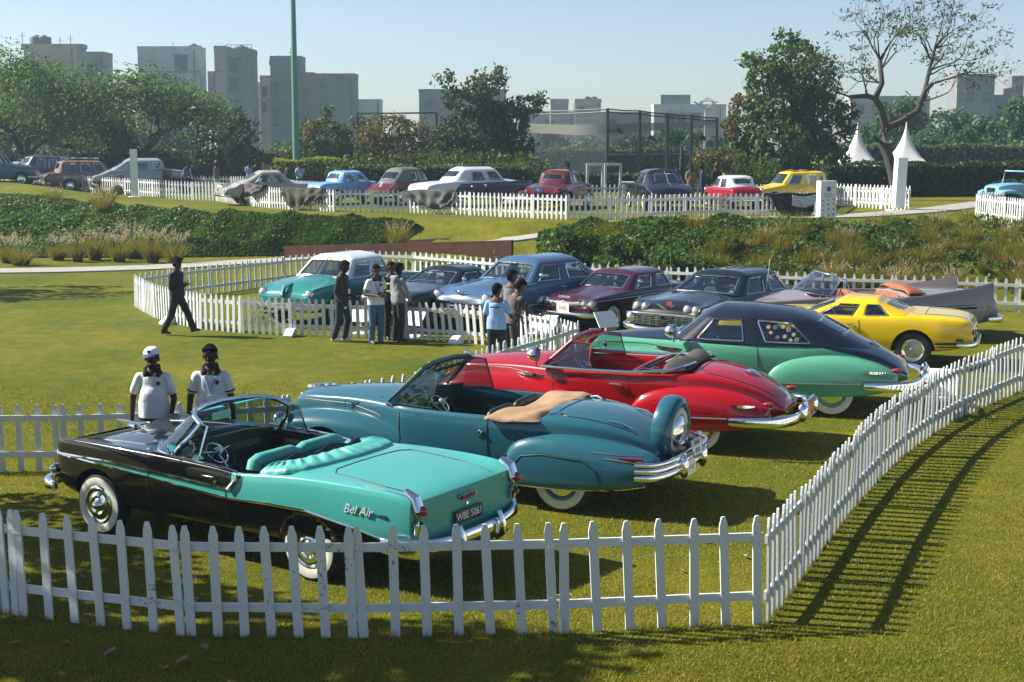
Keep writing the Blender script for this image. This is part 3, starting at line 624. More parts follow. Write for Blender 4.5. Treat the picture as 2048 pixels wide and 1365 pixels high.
for px, py, lab in tuft_list:
    p = at(px, py + 14, .15); tuft(lab, p.x, p.y + .3, rng.uniform(.7, .95), rng.integers(0, 3), 1, 'plumed grass tufts on the left bank')
for px, py, lab in [(215, 412, 'sparse dry tuft sticking up from the creeper below the white fence'), (108, 408, 'thin plumed tuft at the top of the creeper on the left'), (205, 418, 'dark leaning grass tuft high on the left bank'), (795, 445, 'thin plumed tuft above the corten wall'), (700, 478, 'small dry tuft beside the corten wall')]:
    p = at(px, py + 20, 1.1); tuft(lab, p.x, p.y, .9, 2, 0, 'dry tufts among the creeper')
MASS = []; cnt = 0
GR = 'golden grass tufts massed on the right bank'
for i in range(900):
    x = rng.uniform(1.5, 20); ty_, cy_ = np.interp(x, TX, TY), np.interp(x, CX, CY); v = rng.uniform(.06, .99); y = ty_ + (cy_ - ty_) * v
    dd = seg_dist(np.array([x]), np.array([y]), [(p[0], p[1]) for p in PATH])[0][0]
    if dd < 1.7 or rng.random() > (.08 if x < 2.5 else (.8 if v < .34 else .25) if x < 7.5 else .92) * (.6 if v > .85 else 1): continue
    if abs(x - 10.7) < 1.2 and v > .78: continue
    cnt += 1
    if cnt > 230: break
    MASS.append((x, y, rng.uniform(.45, .80) * (.8 if v > .8 else 1), rng.integers(0, 3), 0 if rng.random() < .28 else None, rng.uniform(0, 6.28)))
def mass(name, label, pick, meshes, m):
    Vs, Fs, n0 = [], [], 0; cache = {}
    for (x, y, s, k, pl, rz) in MASS:
        i = pick(k, pl)
        if i is None: continue
        if i not in cache:
            me = meshes[i]; v = np.empty(len(me.vertices) * 3, np.float32); me.vertices.foreach_get('co', v); f = np.empty(len(me.loops), np.int32); me.loops.foreach_get('vertex_index', f); cache[i] = (v.reshape(-1, 3), f.reshape(-1, 4))
        v, f = cache[i]; c_, s_ = cos(rz) * s, sin(rz) * s
        Vs.append(np.stack([v[:, 0] * c_ - v[:, 1] * s_ + x, v[:, 0] * s_ + v[:, 1] * c_ + y, v[:, 2] * s + gz(x, y) - .03], 1)); Fs.append(f + n0); n0 += len(v)
    o = link(bpy.data.objects.new(name, np_mesh(name, np.concatenate(Vs), np.concatenate(Fs), m))); tag(o, label, kind='stuff')
mass('golden_grass', 'mass of golden green ornamental grass on the right bank', lambda k, pl: k, TUFT, lf_reed)
mass('golden_grass_plumes', 'pale seed plumes over the golden grass on the right bank', lambda k, pl: pl, PLUME, lf_plume)
# creeper mounds at the right end of the ramp
for (px, py, rx, ry, Y, lab) in [(1140, 492, 70, 38, 42.5, 'broad mound of dark creeper at the top end of the corten wall'), (1285, 462, 52, 26, 44.5, 'creeper mound beside the footpath left of the tall tuft'), (1345, 455, 36, 22, 44.8, 'small creeper mound next to the dry tufts'), (1540, 462, 52, 22, 45, 'low creeper mound left of the white sign'), (1450, 500, 46, 26, 42.5, 'dark creeper mound among the golden grass'), (1240, 500, 50, 26, 42, 'creeper mound below the footpath bend'), (1215, 535, 40, 18, 40.5, 'creeper mound behind the back fence left of the golden grass'), (1330, 520, 44, 20, 41, 'dark creeper mound right behind the maroon compact'), (1640, 470, 46, 16, 44, 'creeper mound in front of the white sign foot'), (1760, 500, 40, 18, 41.5, 'small green mound in the middle of the golden grass'), (1400, 475, 40, 20, 43.5, 'green mound between the two dry tufts'), (1590, 478, 40, 18, 43.5, 'flat creeper mound under the white sign')]:
    rows = [(px, py, rx * .8, ry * .9)] + [(px + a * rx * .6, py + b * ry * .6, rx * .4, ry * .5) for a, b in rng.uniform(-1, 1, (5, 2))]
    plant_px('creeper_mound', lab, 'shrub', px, Y, rows, lf_cover, dens=2.2, trunk=.03, leaf=.075, clump=.22, group='creeper mounds on the right bank')
# planting seen through the enclosure's back fence
plant_px('creeper_mound', 'dark shrub row between the corten wall and the white fence', 'shrub', 850, 44.6, [(780, 540, 40, 14), (850, 540, 50, 16), (930, 535, 46, 16), (1000, 530, 36, 16)], lf_cover, dens=1.6, trunk=.03, leaf=.08, clump=.22)

# palm at the far right
def palm():
    Y = 62; x = pxX(2030, Y); z0 = gz(x, Y); t = thing('palm', 'small feathery palm in front of the hedge at the right edge', 'palm', (x, Y, z0))
    MB().tube([(0, 0, 0), (.03, 0, .35), (0, 0, .7)], [.16, .14, .12], k=8).build('trunk', bark, t)
    for j in range(13):
        a = 2 * pi * j / 13 + rng.uniform(-.2, .2); L = rng.uniform(.9, 1.3); mb = MB(); pts = []
        for k in range(9):
            s = k / 8; pts.append(Vector((cos(a) * L * s, sin(a) * L * s, .7 + .65 * s * 1.3 - .95 * s * s + .15)))
        mb.tube(pts, .012, k=4); sd_ = Vector((-sin(a), cos(a), 0))
        for k in range(1, 9):
            for e in (-1, 1):
                p = pts[k]; q = p + sd_ * e * .26 * (1 - .5 * k / 8) + Vector((cos(a), sin(a), -.3)) * .16
                mb.add([p, p + Vector((cos(a), sin(a), 0)) * .05, q], [(0, 1, 2)])
        mb.build('frond', lf_bush, t)
palm()
hedge('dark leafy hedge close behind the claret and black car and the white saloon', pxX(690, 70), 70, pxX(1060, 69), 69, 1.55, 1.2, lf_bush, .10, 150)
hedge('low dark hedge behind the rear fence near the gate frames', pxX(1062, 77), 77, pxX(1440, 77), 77, .95, 1.0, lf_dark, .10, 130)
for (lab, a0, a1, Y, hgt) in [('dark bluish thicket behind the netting and the metal gate frames', 1050, 1470, 104, 2.1), ('dark thicket behind the tall leafy tree and the russet shrub', 640, 1060, 100, 2.2), ('dark thicket between the far left trees and the lime hedge', 180, 640, 101, 2.0), ('dark thicket under the hazy trees right of the big dark tree', 1650, 2120, 104, 2.4)]:
    hedge(lab, pxX(a0, Y), Y, pxX(a1, Y), Y + 1, hgt, 1.8, lf_far if a0 != 640 else lf_bush, .15, 70)

# ================================================================ fences
PK = {}; steel_nail = mat('nail_head', (.16, .14, .12), .6, .4)
def picket_mesh(h, wd=.075, th=.02):
    key = (round(h, 2), wd)
    if key not in PK:
        a = wd / 2; poly = [(-a, 0), (a, 0), (a, h - .085), (.018, h - .004), (.008, h), (-.008, h), (-.018, h - .004), (-a, h - .085)]
        mb = MB(); mb.prism(poly, -th / 2, th / 2, 0, lambda x, z, y: (x, y, z))
        for f_ in (.24, .70):
            for dx, dz in ((-.014, .016), (.014, -.014)):
                for sy in (-1, 1): z_ = f_ * h / .85 + dz; mb.add([(dx + .0042 * cos(q), sy * (th / 2 + .0006), z_ + .0042 * sin(q)) for q in [pi / 3 * i for i in range(6)]], [tuple(range(6))], 1)
        PK[key] = mb.mesh('picket', [white_wood, steel_nail], False)
    return PK[key]
tie_m = mat('tie_plastic', (.5, .5, .5), .4)
def fence(label, pts, h=.85, panel=1.5, per=7, rails=(.24, .70), side=-1, feet=(), lean=.0, lag=.02, group=None, wd=.075, base=None, seed=0, footside=-1, ties=False):
    """a run of panels along pts (x,y); pickets are parts; side: which face carries the pickets"""
    rnd = random.Random(seed + len(pts)); L = [0]
    for a, b in zip(pts[:-1], pts[1:]): L.append(L[-1] + math.hypot(b[0] - a[0], b[1] - a[1]))
    n = max(1, round(L[-1] / panel)); xs = [p[0] for p in pts]; ys = [p[1] for p in pts]
    J = [(float(np.interp(L[-1] * k / n, L, xs)), float(np.interp(L[-1] * k / n, L, ys))) for k in range(n + 1)]
    if panel < 0: J = list(pts); n = len(J) - 1
    x0, y0 = J[len(J) // 2]; z0 = gz(x0, y0)
    t = thing('picket_fence', label, 'fence', (x0, y0, z0), 0, group); pm = picket_mesh(h, wd)
    zf = base or gz
    for k in range(n):
        (ax, ay), (bx, by) = J[k], J[k + 1]; dx, dy = bx - ax, by - ay; l = math.hypot(dx, dy); a = math.atan2(dy, dx); ux, uy = dx / l, dy / l; nx, ny = -uy * side, ux * side
        za, zb_ = zf(ax, ay), zf(bx, by); tilt = rnd.uniform(-lean, lean) if lean else 0; roll = rnd.uniform(-.03, .03) + (tilt)
        for q in range(per):
            s = .045 + (l - .09) * q / (per - 1); zz = za + (zb_ - za) * s / l
            o = bpy.data.objects.new('picket', pm); C.objects.link(o); o.parent = t
            o.location = (ax + ux * s - x0 + nx * .024, ay + uy * s - y0 + ny * .024, zz - z0 + rnd.uniform(-.004, .006) - .005)
            o.rotation_euler = (roll * side * -1 + rnd.uniform(-.014, .014), rnd.uniform(-.019, .019) - lag * (1 if ux > 0 else -1), a + rnd.uniform(-.02, .02))
        for rz_ in rails:
            mb = MB(); c_ = ((ax + bx) / 2 - x0, (ay + by) / 2 - y0, (za + zb_) / 2 - z0 + rz_ * h / .85)
            M = Matrix.Rotation(a, 3, 'Z') @ Matrix.Rotation(-math.atan2(zb_ - za, l), 3, 'Y'); mb.box(c_, (l - .012, .024, .075), 0, 0, M); mb.build('rail', white_wood, t, False)
        if ties and k > 0:
            for f_ in (.33, .78):
                mb = MB(); mb.tube([(ax - x0 + ux * q * .10 + nx * e, ay - y0 + uy * q * .10 + ny * e, za - z0 + f_ * h + rnd.uniform(-.01, .01)) for q, e in ((-1, .037), (1, .037), (1, -.016), (-1, -.016))], .0028, k=5, closed=True); mb.build('cable_tie', tie_m, t)
        if k in feet:
            fx, fy = ax - x0, ay - y0; mb = MB(); g = [(-.0, 0), (.30, 0), (.30, .04), (.12, .17), (0, .17)]
            ca, sa = nx * footside * -1, ny * footside * -1
            mb.prism(g, -.10, .10, 0, lambda u, v, w_: (fx + ca * (u + .04) + ux * w_, fy + sa * (u + .04) + uy * w_, za - z0 + v)); mb.build('foot', white_wood, t, False)
    if group is None: pass
    return t
def G(px, py, z=0.0): p = at(px, py, z); return (p.x, p.y)
# near front run, five panels to the corner post
fr = [G(-80, 1213), G(44, 1236), G(375, 1279), G(718, 1288), G(1118, 1283), G(1522, 1256)]
fence('near white picket fence along the bottom of the picture in front of the two-tone convertible', fr, .97, -1, 7, (.22, .68), -1, wd=.078, lag=.035, seed=1, ties=True)
rt = [G(1528, 1255), G(1572, 1195), G(1610, 1140), G(1672, 1057), G(1735, 980), G(1785, 925), G(1880, 856), G(1960, 817), G(2060, 772), G(2160, 735), (17, 30), (18.6, 34)]
fence('long curving white picket fence running up the right side from the near corner', rt, .93, 1.5, 8, (.22, .68), -1, lag=.0, seed=2)
T = lambda px, py, h=.85: (lambda p: (p.x, p.y))(at(px, py, h))
lf = [T(-120, 806, .9), T(10, 807, .9), T(110, 805, .9), T(250, 803, .9), T(420, 797, .9), T(575, 785, .88), T(700, 766), T(830, 748), T(905, 728), T(975, 690), T(1040, 678), T(1158, 644, .84)]
fence('white picket fence behind the convertibles from the left edge to the display boards', lf, .87, 1.5, 7, (.22, .68), 1, lag=.01, seed=3)
mid = [G(272, 613), G(300, 631), G(330, 643), G(400, 658), G(500, 668), G(560, 671), G(640, 673), G(719, 676), G(814, 678)]
fence('outer white picket fence in front of the two-tone green saloon', mid, .82, 1.35, 8, (.22, .68), -1, feet=(3, 6), lag=.0, seed=4, footside=-1)
mid2 = [G(814, 678), G(924, 686), G(990, 692), G(1080, 705), T(1158, 645, .83)]
fence('leaning white picket fence in front of the slate blue fastback', mid2, .82, 1.35, 8, (.22, .68), -1, feet=(1,), lean=.02, lag=.10, seed=5)
bk_ = [G(272, 613), G(340, 600), G(500, 578), G(610, 562), T(744, 502, .82)]
fence('white picket fence behind the two-tone green saloon from the left corner', bk_, .82, 1.5, 7, (.22, .68), 1, seed=6, lag=.0)
bk2 = [T(744, 502, .82), T(800, 503, .82), T(910, 511, .82), T(1000, 519, .82), T(1177, 528, .82), T(1386, 536, .82), T(1591, 545, .82), T(1713, 549, .82), T(1995, 554, .86), T(2060, 556, .86), (16.5, 33)]
fence('long white picket fence behind the second row of cars below the planted bank', bk2, .83, 1.5, 7, (.22, .68), 1, seed=7, lag=.0)
U = lambda px, py: G(px, py, 1.45)
up0 = [T(-40, 349, 2.30), T(2, 349.6, 2.30), T(122, 351, 2.30), T(215, 354.5, 2.30), T(334, 360.6, 2.30)]
fence('far left white picket fence along the crest in front of the oldest cars', up0, .85, 1.6, 7, (.22, .68), -1, seed=8, lag=.0, base=lambda x, y: 1.45)
up1 = [T(337, 362, 2.32), T(435, 364, 2.32), T(500, 371, 2.32), T(547, 374, 2.32), T(664, 379, 2.32), T(816, 380, 2.32), T(918, 384, 2.30), T(1055, 388.5, 2.30), T(1142, 391, 2.30), T(1213, 391, 2.30), T(1306, 390, 2.30), T(1387, 388, 2.30), T(1462, 386.5, 2.3), T(1535, 388, 2.3), T(1640, 385, 2.3)]
fence('upper lawn front white picket fence with draped car covers hanging on it', up1, .86, 1.5, 8, (.22, .68), -1, seed=9, lag=.0)
up2 = [T(1640, 385, 2.3), T(1672, 371, 2.32), T(1740, 374, 2.32), T(1822, 378, 2.30)]
fence('short white picket fence running right from the white sign to the tall pillar', up2, .86, 1.5, 8, (.22, .68), -1, seed=10, lag=.0)
up3 = [T(-60, 345, 2.3), T(120, 349, 2.3), T(400, 352, 2.3), T(490, 352.5, 2.3), T(620, 363, 2.3), T(830, 365, 2.3), T(1050, 368.5, 2.3), T(1187, 370, 2.3), T(1374, 368, 2.3), T(1512, 369, 2.3), T(1640, 366, 2.3), T(1822, 372, 2.3)]
fence('upper lawn rear white picket fence behind the second terrace of cars', up3, .85, 1.5, 8, (.22, .68), -1, seed=11, lag=.0)
up4 = [T(2010, 383, 2.3), T(1943, 388, 2.3), T(2048, 398, 2.3), T(2110, 404, 2.3)]
fence('white picket fence corner around the pale blue jeep at the right edge', up4, .86, 1.2, 7, (.22, .68), -1, seed=12, lag=.0)
# ================================================================ cars
from mathutils.bvhtree import BVHTree
def ip(x, c):
    c = sorted(c); return float(np.interp(x, [p[0] for p in c], [p[1] for p in c]))
def subd(mb, name, mats, lvl=2, cut=None):
    me = mb.mesh('tmp', mats, True); o = bpy.data.objects.new('tmp', me); C.objects.link(o)
    s = o.modifiers.new('s', 'SUBSURF'); s.levels = s.render_levels = lvl; s.use_limit_surface = False; co = None
    if cut:
        cm = MB()
        for (x, y0, y1, z, r) in cut:
            cm.lathe([(.001, y0), (r, y0), (r, y1), (.001, y1)], (x, 0, z), 'Y', 36, 2)
            # open the arch below the hub so that the cut reaches the sill
            cm_ = MB(); 
        ce = cm.mesh('cut', mats, True); co = bpy.data.objects.new('cut', ce); C.objects.link(co)
        b = o.modifiers.new('b', 'BOOLEAN'); b.operation = 'DIFFERENCE'; b.object = co; b.solver = 'EXACT'
    r = evaluated(o, name)
    if co: bpy.data.objects.remove(co)
    return r
def bvh_of(*meshes):
    V = []; F = []
    for me in meshes:
        n = len(V); V += [v.co.copy() for v in me.vertices]; F += [tuple(i + n for i in p.vertices) for p in me.polygons]
    return BVHTree.FromPolygons(V, F)
class Car:
    def __init__(s, label, x, y, psi, group, cat='car', name='vintage_car', s_=1, pitch=0):
        s.t = thing(name, label, cat, (x, y, 0), psi, group)
        zs = [gz(x + cos(psi) * a - sin(psi) * b, y + sin(psi) * a + cos(psi) * b) for a in (1.4, -1.4) for b in (.75, -.75)]; s.t.location.z = sum(zs) / 4; s.t.rotation_euler = (0, math.atan2(zs[2] + zs[3] - zs[0] - zs[1], 5.6), psi); s.t.scale = (s_, s_, s_); s.solids = []
    def part(s, mb, name, m, parent=None, smooth=True, ang=40): return mb.build(name, m, parent or s.t, smooth, ang)
    # ---- shells
    def body(s, xs, w, zb, zt, zc, cockpit=None, ks=.93, kh=.72, dip=.0, mats=None, lvl=2, cut=(), kc=.87, floor=.34, name='body', r3=.60, xr=None, rb4=.90, end=.022):
        xf, xr_ = max(xs), min(xs); X = set(xs) | {xf - end, xr_ + end}
        if cockpit: X |= {cockpit[0] + .02, cockpit[0] - .02, cockpit[1] - .02, cockpit[1] + .02}
        X = sorted(X, reverse=True); rings = []; ck = []
        for x in X:
            W, b, t, c = ip(x, w), ip(x, zb), ip(x, zt), ip(x, zc); inc = cockpit and cockpit[1] < x < cockpit[0]; ck.append(inc)
            h = [(0, b), (W * .86, b), (W * .985, b + .10), (W, b + r3 * (t - b)), (W * (.4 + .6 * ks + (1 - ks) * .35) / (.4 + .6 + 0) if 0 else W * (ks + (1 - ks) * .72), b + rb4 * (t - b)), (W * ks, t)]
            if inc: h += [(W * kc, t - .012), (W * kc - .03, floor), (0, floor)]
            else:
                d = ip(x, dip) if hasattr(dip, '__len__') else dip
                h += [(W * kh, t + (c - t) * .35 - d), (W * .36, t + (c - t) * .88 - d * .2), (0, c)]
            rings.append([(x, y, z) for y, z in h] + [(x, -y, z) for y, z in h[7:0:-1]])
        mb = MB(); n = 16
        for r in rings: mb.v += r
        for i in range(len(rings) - 1):
            for j in range(n):
                a, b_ = i * n + j, i * n + (j + 1) % n; mb.f.append((a, b_, b_ + n, a + n)); rr = min(j, 15 - j)
                wall = cockpit and (ck[i] or ck[i + 1]) and (rr >= 6)
                mb.m.append(1 if wall else (2 if rr == 0 else 0))
        for base in (0, (len(rings) - 1) * n):
            for i in range(8):
                a, b_, c_, d_ = base + i, base + i + 1, base + (n - i - 1) % n, base + (n - i) % n
                f = [a, b_, c_, d_]; f = list(dict.fromkeys(f)); mb.f.append(tuple(f)); mb.m.append(0)
        me = subd(mb, name, mats, lvl, cut); s.body_o = link(bpy.data.objects.new(name, me), s.t); s.solids.append(me); s.bvh = bvh_of(*s.solids); return s.body_o
    def fender(s, name, st, yi, mats, lvl=2, cut=(), flat=.04, bulge=.3):
        """st: (x, top z, outer y, bottom z); one mesh per side"""
        for sg in (1, -1):
            mb = MB(); n = 7; rings = []
            for (x, t, yo, b) in st:
                k = yo - yi; rings.append([(x, sg * y, z) for y, z in ((yi, b), (yi, t - .05 * (t - b)), (yi + .4 * k, t), (yi + .78 * k, t - flat), (yo, t - bulge * (t - b)), (yo, b + .12 * (t - b)), (yo - .03, b))])
            for r in rings: mb.v += r
            for i in range(len(rings) - 1):
                for j in range(n): a, b_ = i * n + j, i * n + (j + 1) % n; mb.f.append((a, b_, b_ + n, a + n)); mb.m.append(2 if j == 6 else 0)
            for base in (0, (len(rings) - 1) * n):
                mb.f += [(base, base + 1, base + 5, base + 6), (base + 1, base + 2, base + 3, base + 4), (base + 1, base + 4, base + 5)]; mb.m += [0, 0, 0]
            me = subd(mb, name, mats, lvl, [c for c in cut if c[1] * sg >= 0 and c[2] * sg >= 0]); link(bpy.data.objects.new(name, me), s.t); s.solids.append(me)
        s.bvh = bvh_of(*s.solids)
    # ---- surface finders
    def sy(s, x, z, sg=1):
        h = s.bvh.ray_cast(Vector((x, 3 * sg, z)), Vector((0, -sg, 0))); return h[0].y if h[0] else .8 * sg
    def sz(s, x, y, z0=3):
        h = s.bvh.ray_cast(Vector((x, y, z0)), Vector((0, 0, -1))); return h[0].z if h[0] else .8
    def sx(s, y, z, sg=1):
        h = s.bvh.ray_cast(Vector((4 * sg, y, z)), Vector((-sg, 0, 0))); return h[0].x if h[0] else 2.2 * sg
    def side_line(s, name, pts, r, m, sides=(1, -1), flat=.5, step=.06, lift=.3):
        for sg in sides:
            P = []
            for a, b in zip(pts[:-1], pts[1:]):
                n = max(1, int(math.hypot(b[0] - a[0], b[1] - a[1]) / step))
                P += [(a[0] + (b[0] - a[0]) * k / n, a[1] + (b[1] - a[1]) * k / n) for k in range(n)]
            P.append(pts[-1]); Q = [(x, s.sy(x, z, sg) + sg * r * lift, z) for x, z in P]
            mb = MB(); mb.tube(Q, r, k=6); s.part(mb, name, m)
    def top_line(s, name, pts, r, m, mirror=False, step=.06, lift=.3, zcap=3):
        for sg in ((1, -1) if mirror else (1,)):
            P = []
            for a, b in zip(pts[:-1], pts[1:]):
                n = max(1, int(math.hypot(b[0] - a[0], b[1] - a[1]) / step)); P += [(a[0] + (b[0] - a[0]) * k / n, a[1] + (b[1] - a[1]) * k / n) for k in range(n)]
            P.append(pts[-1]); mb = MB(); mb.tube([(x, sg * y, s.sz(x, sg * y, zcap) + r * lift) for x, y in P], r, k=6); s.part(mb, name, m)
    # ---- greenhouse
    def greenhouse(s, cols, zroof, wins, mats, lvl=2, gl=None, trim=chrome, inset=.66, trim_r=.014, crown=None, name='roof', split=None, low=.03, high=.93, trims=True, rear_low=.30):
        n = len(cols); N = 2 * n - 2; xc = (min(c[3] for c in cols) + max(c[3] for c in cols)) / 2
        full = [(c, 1) for c in cols] + [(cols[i], -1) for i in range(n - 2, 0, -1)]
        rings = []
        for f in (0, low, rear_low, high, 1.0):
            rings.append([(c[0] + (c[3] - c[0]) * f, sg * (c[1] + (c[4] - c[1]) * f), c[2] + (c[5] - c[2]) * f) for c, sg in full])
        rings.append([(xc + (c[3] - xc) * (inset + .1), sg * c[4] * inset, (zroof - .01 if crown is None else crown(c[3], zroof))) for c, sg in full])
        mb = MB()
        for r in rings: mb.v += r
        idx = 1; cellm = {}; names = []
        for (c0, c1, nm) in wins:
            if c0 == 0 or c1 == n - 1:
                for c in range(c0, c1): cellm[c] = idx; cellm[N - 1 - c] = idx
                names.append(nm); idx += 1
            else:
                for c in range(c0, c1): cellm[c] = idx; cellm[N - 1 - c] = idx + 1
                names += [nm, nm]; idx += 2
        for k in range(5):
            for j in range(N): mb.f.append((k * N + j, k * N + (j + 1) % N, (k + 1) * N + (j + 1) % N, (k + 1) * N + j)); mb.m.append(cellm.get(j, 0) if k == 2 or (k == 1 and min(j, N - 1 - j) < n - 2) else 0)
        b = 5 * N
        for i in range(n - 1):
            f = list(dict.fromkeys([b + i, b + i + 1, b + (N - i - 1) % N, b + (N - i) % N])); mb.f.append(tuple(f)); mb.m.append(0)
        me = subd(mb, 'tmp', [mats] + [glass] * (idx - 1), lvl)
        V = [v.co.copy() for v in me.vertices]; NR = [v.normal.copy() for v in me.vertices]; polys = [(tuple(p.vertices), p.material_index) for p in me.polygons]
        bpy.data.meshes.remove(me)
        mr = MB(); mr.v = [tuple(v) for v in V]; mr.f = [p for p, m in polys if m == 0]; mr.m = [0] * len(mr.f)
        rm = bpy.data.meshes.new(name); rm.from_pydata(mr.v, [], mr.f); rm.materials.append(mats); rm.polygons.foreach_set('use_smooth', [True] * len(rm.polygons))
        bm = bmesh.new(); bm.from_mesh(rm); bmesh.ops.delete(bm, geom=[v for v in bm.verts if not v.link_faces], context='VERTS'); bm.to_mesh(rm); bm.free()
        ro = link(bpy.data.objects.new(name, rm), s.t)
        so = ro.modifiers.new('thick', 'SOLIDIFY'); so.thickness = .03; so.offset = -1
        s.solids.append(rm); s.bvh2 = bvh_of(rm)
        for k, nm in enumerate(names):
            F = [p for p, m in polys if m == k + 1]; used = sorted({i for f in F for i in f}); mp = {i: q for q, i in enumerate(used)}
            g = MB(); g.add([V[i] - NR[i] * .012 for i in used], [tuple(mp[i] for i in f) for f in F]); go = g.build(nm, gl or glass, s.t)
            if not trims: continue
            cnt = {}
            for f in F:
                for a, b_ in zip(f, f[1:] + f[:1]): cnt[(min(a, b_), max(a, b_))] = cnt.get((min(a, b_), max(a, b_)), 0) + 1
            nb = {}
            for (a, b_), c in cnt.items():
                if c == 1: nb.setdefault(a, []).append(b_); nb.setdefault(b_, []).append(a)
            st = next(iter(nb)); loop = [st]; prev = None
            while True:
                nx = [q for q in nb[loop[-1]] if q != prev]
                if not nx or nx[0] == st or len(loop) > len(nb): break
                prev = loop[-1]; loop.append(nx[0])
            tb = MB(); tb.tube([V[i] + NR[i] * .004 for i in loop], trim_r, k=5, closed=True); tb.build('window_trim', trim, go)
        return ro
    # ---- bits
    def wheels(s, xf, xr_, y, r=.34, style='ww', col=None, cap=None, wid=.085, yr=None):
        key = (r, style, col.name if col else '', cap); 
        if key not in WH: WH[key] = wheel_meshes(r, style, col, cap, wid)
        tm, parts = WH[key]
        for x, yy in ((xf, y), (xr_, yr or y)):
            for sg in (1, -1):
                o = bpy.data.objects.new('wheel', tm); link(o, s.t); o.location = (x, sg * yy, r); o.rotation_euler = (0, rng.uniform(0, 6.28), 0 if sg > 0 else pi)
                for nm, me in parts: link(bpy.data.objects.new(nm, me), o)
    def bumper(s, half, h=.13, th=.06, name='bumper', m=chrome, rows=1):
        pts = [Vector(p) for p in half]; full = [Vector((p.x, -p.y, p.z)) for p in pts[::-1]] + pts[1:]
        fine = []
        for i in range(len(full) - 1):
            p0, p1, p2, p3 = full[max(0, i - 1)], full[i], full[i + 1], full[min(len(full) - 1, i + 2)]
            for k in range(5):
                t = k / 5; fine.append(.5 * ((2 * p1) + (p2 - p0) * t + (2 * p0 - 5 * p1 + 4 * p2 - p3) * t * t + (3 * p1 - p0 - 3 * p2 + p3) * t ** 3))
        fine.append(full[-1]); mb = MB(); prof = [(th * cos(a) * (1 if cos(a) > 0 else .5), h / 2 * math.copysign(abs(sin(a)) ** .7, sin(a))) for a in [2 * pi * k / 14 for k in range(14)]]
        n = len(fine); scl = [1 - .35 * abs(2 * i / (n - 1) - 1) ** 6 for i in range(n)]
        mb.sweep(fine, prof, scl=scl); return s.part(mb, name, m)
    def headlamp(s, x, y, z, r=.095, tilt=0, m=chrome, lens=None):
        for sg in (1, -1):
            mb = MB(); mb.lathe([(r * .75, -.10), (r * 1.15, -.05), (r * 1.2, 0), (r * 1.1, .022), (r, .018)], (x - .05, sg * y, z), 'X', 20); o = s.part(mb, 'headlight', m)
            g = MB(); g.lathe([(r * 1.01, .012), (r * .8, .035), (r * .45, .05), (0.001, .054)], (x - .05, sg * y, z), 'X', 20); s.part(g, 'lens', lens or lamp_glass, o)
    def blob(s, name, c, d, m, k=14, parent=None, M=None):
        mb = MB(); pr = [(sin(pi * i / 8), -cos(pi * i / 8)) for i in range(9)]
        mb.lathe([(max(.001, a), b) for a, b in pr], (0, 0, 0), 'Z', k); mb.v = [tuple((M @ Vector((p[0] * d[0] / 2, p[1] * d[1] / 2, p[2] * d[2] / 2)) if M else Vector((p[0] * d[0] / 2, p[1] * d[1] / 2, p[2] * d[2] / 2))) + Vector(c)) for p in mb.v]
        return s.part(mb, name, m, parent)
    def bench(s, x, m, z=.55, w=.62, hb=.93, d=.5, rake=.16, m2=None, split=False, r=.075):
        for (nm, prof) in (('seat_cushion', [(x + d, z - .16), (x + d, z), (x + d - .06, z + .05), (x, z + .03), (x - .05, z - .16)]), ('seat_back', [(x + .02, z - .05), (x - rake * .85, hb - .04), (x - rake - .02, hb), (x - rake - .10, hb - .02), (x - rake * .5 - .12, z - .05)])):
            spans = [(-w, -.01), (.01, w)] if (split and nm == 'seat_back') else [(-w, w)]
            for a, b in spans:
                mb = MB(); n = len(prof)
                ys = [a, a + .03, a + .12, b - .12, b - .03, b]; sc = [.55, .9, 1, 1, .9, .55]; cx = sum(p[0] for p in prof) / n; cz = sum(p[1] for p in prof) / n
                mb.grid([[(cx + (px - cx) * k, y, cz + (pz - cz) * k) for px, pz in prof] for y, k in zip(ys, sc)], cv=True)
                mb.f += [tuple(range(n)), tuple(range(5 * n, 6 * n))]; mb.m += [0, 0]; me = subd(mb, nm, [m], 2); link(bpy.data.objects.new(nm, me), s.t)
    def steering(s, x, y, z, r=.2, tilt=.5, m=None, m2=chrome):
        M = Matrix.Translation((x, y, z)) @ Matrix.Rotation(tilt + .35, 4, 'Y')
        c = lambda a, k=r, h=0: M @ Vector((h, k * cos(a), k * sin(a)))
        mb = MB(); mb.tube([c(2 * pi * i / 28) for i in range(28)], .012, k=7, closed=True, up=(1, 0, 0)); o = s.part(mb, 'steering_wheel', m or black_trim)
        q = MB()
        for a in (0.2, pi - .2, -pi / 2): q.tube([M @ Vector((.0, 0, 0)), c(a)], .011, k=6)
        q.tube([c(2 * pi * i / 20, r * .62, .01) for i in range(20)], .007, k=5, closed=True, up=(1, 0, 0)); q.lathe([(.05, -.02), (.04, -.05), (.001, -.06)], (0, 0, 0), 'X', 14, M=M.to_3x3()); 
        q2 = MB(); q2.tube([M @ Vector((.02, 0, 0)), M @ Vector((.6, 0, -.05))], .025, k=8)
        for k_ in range(len(q.v) - 14 * 3, len(q.v)): q.v[k_] = tuple(Vector(q.v[k_]) + Vector((x, y, z)))
        s.part(q, 'horn_ring', m2, o); s.part(q2, 'steering_column', black_trim, o)
    def mirror(s, x, y, z, sg=1, r=.06):
        mb = MB(); mb.tube([(x, sg * y, z), (x - .02, sg * (y + .05), z + .10)], .012, k=6); mb.lathe([(.001, .05), (r * .6, .035), (r, 0), (r * .95, -.012), (.001, -.012)], (x - .02, sg * (y + .06), z + .13), 'X', 14); s.part(mb, 'side_mirror', chrome)
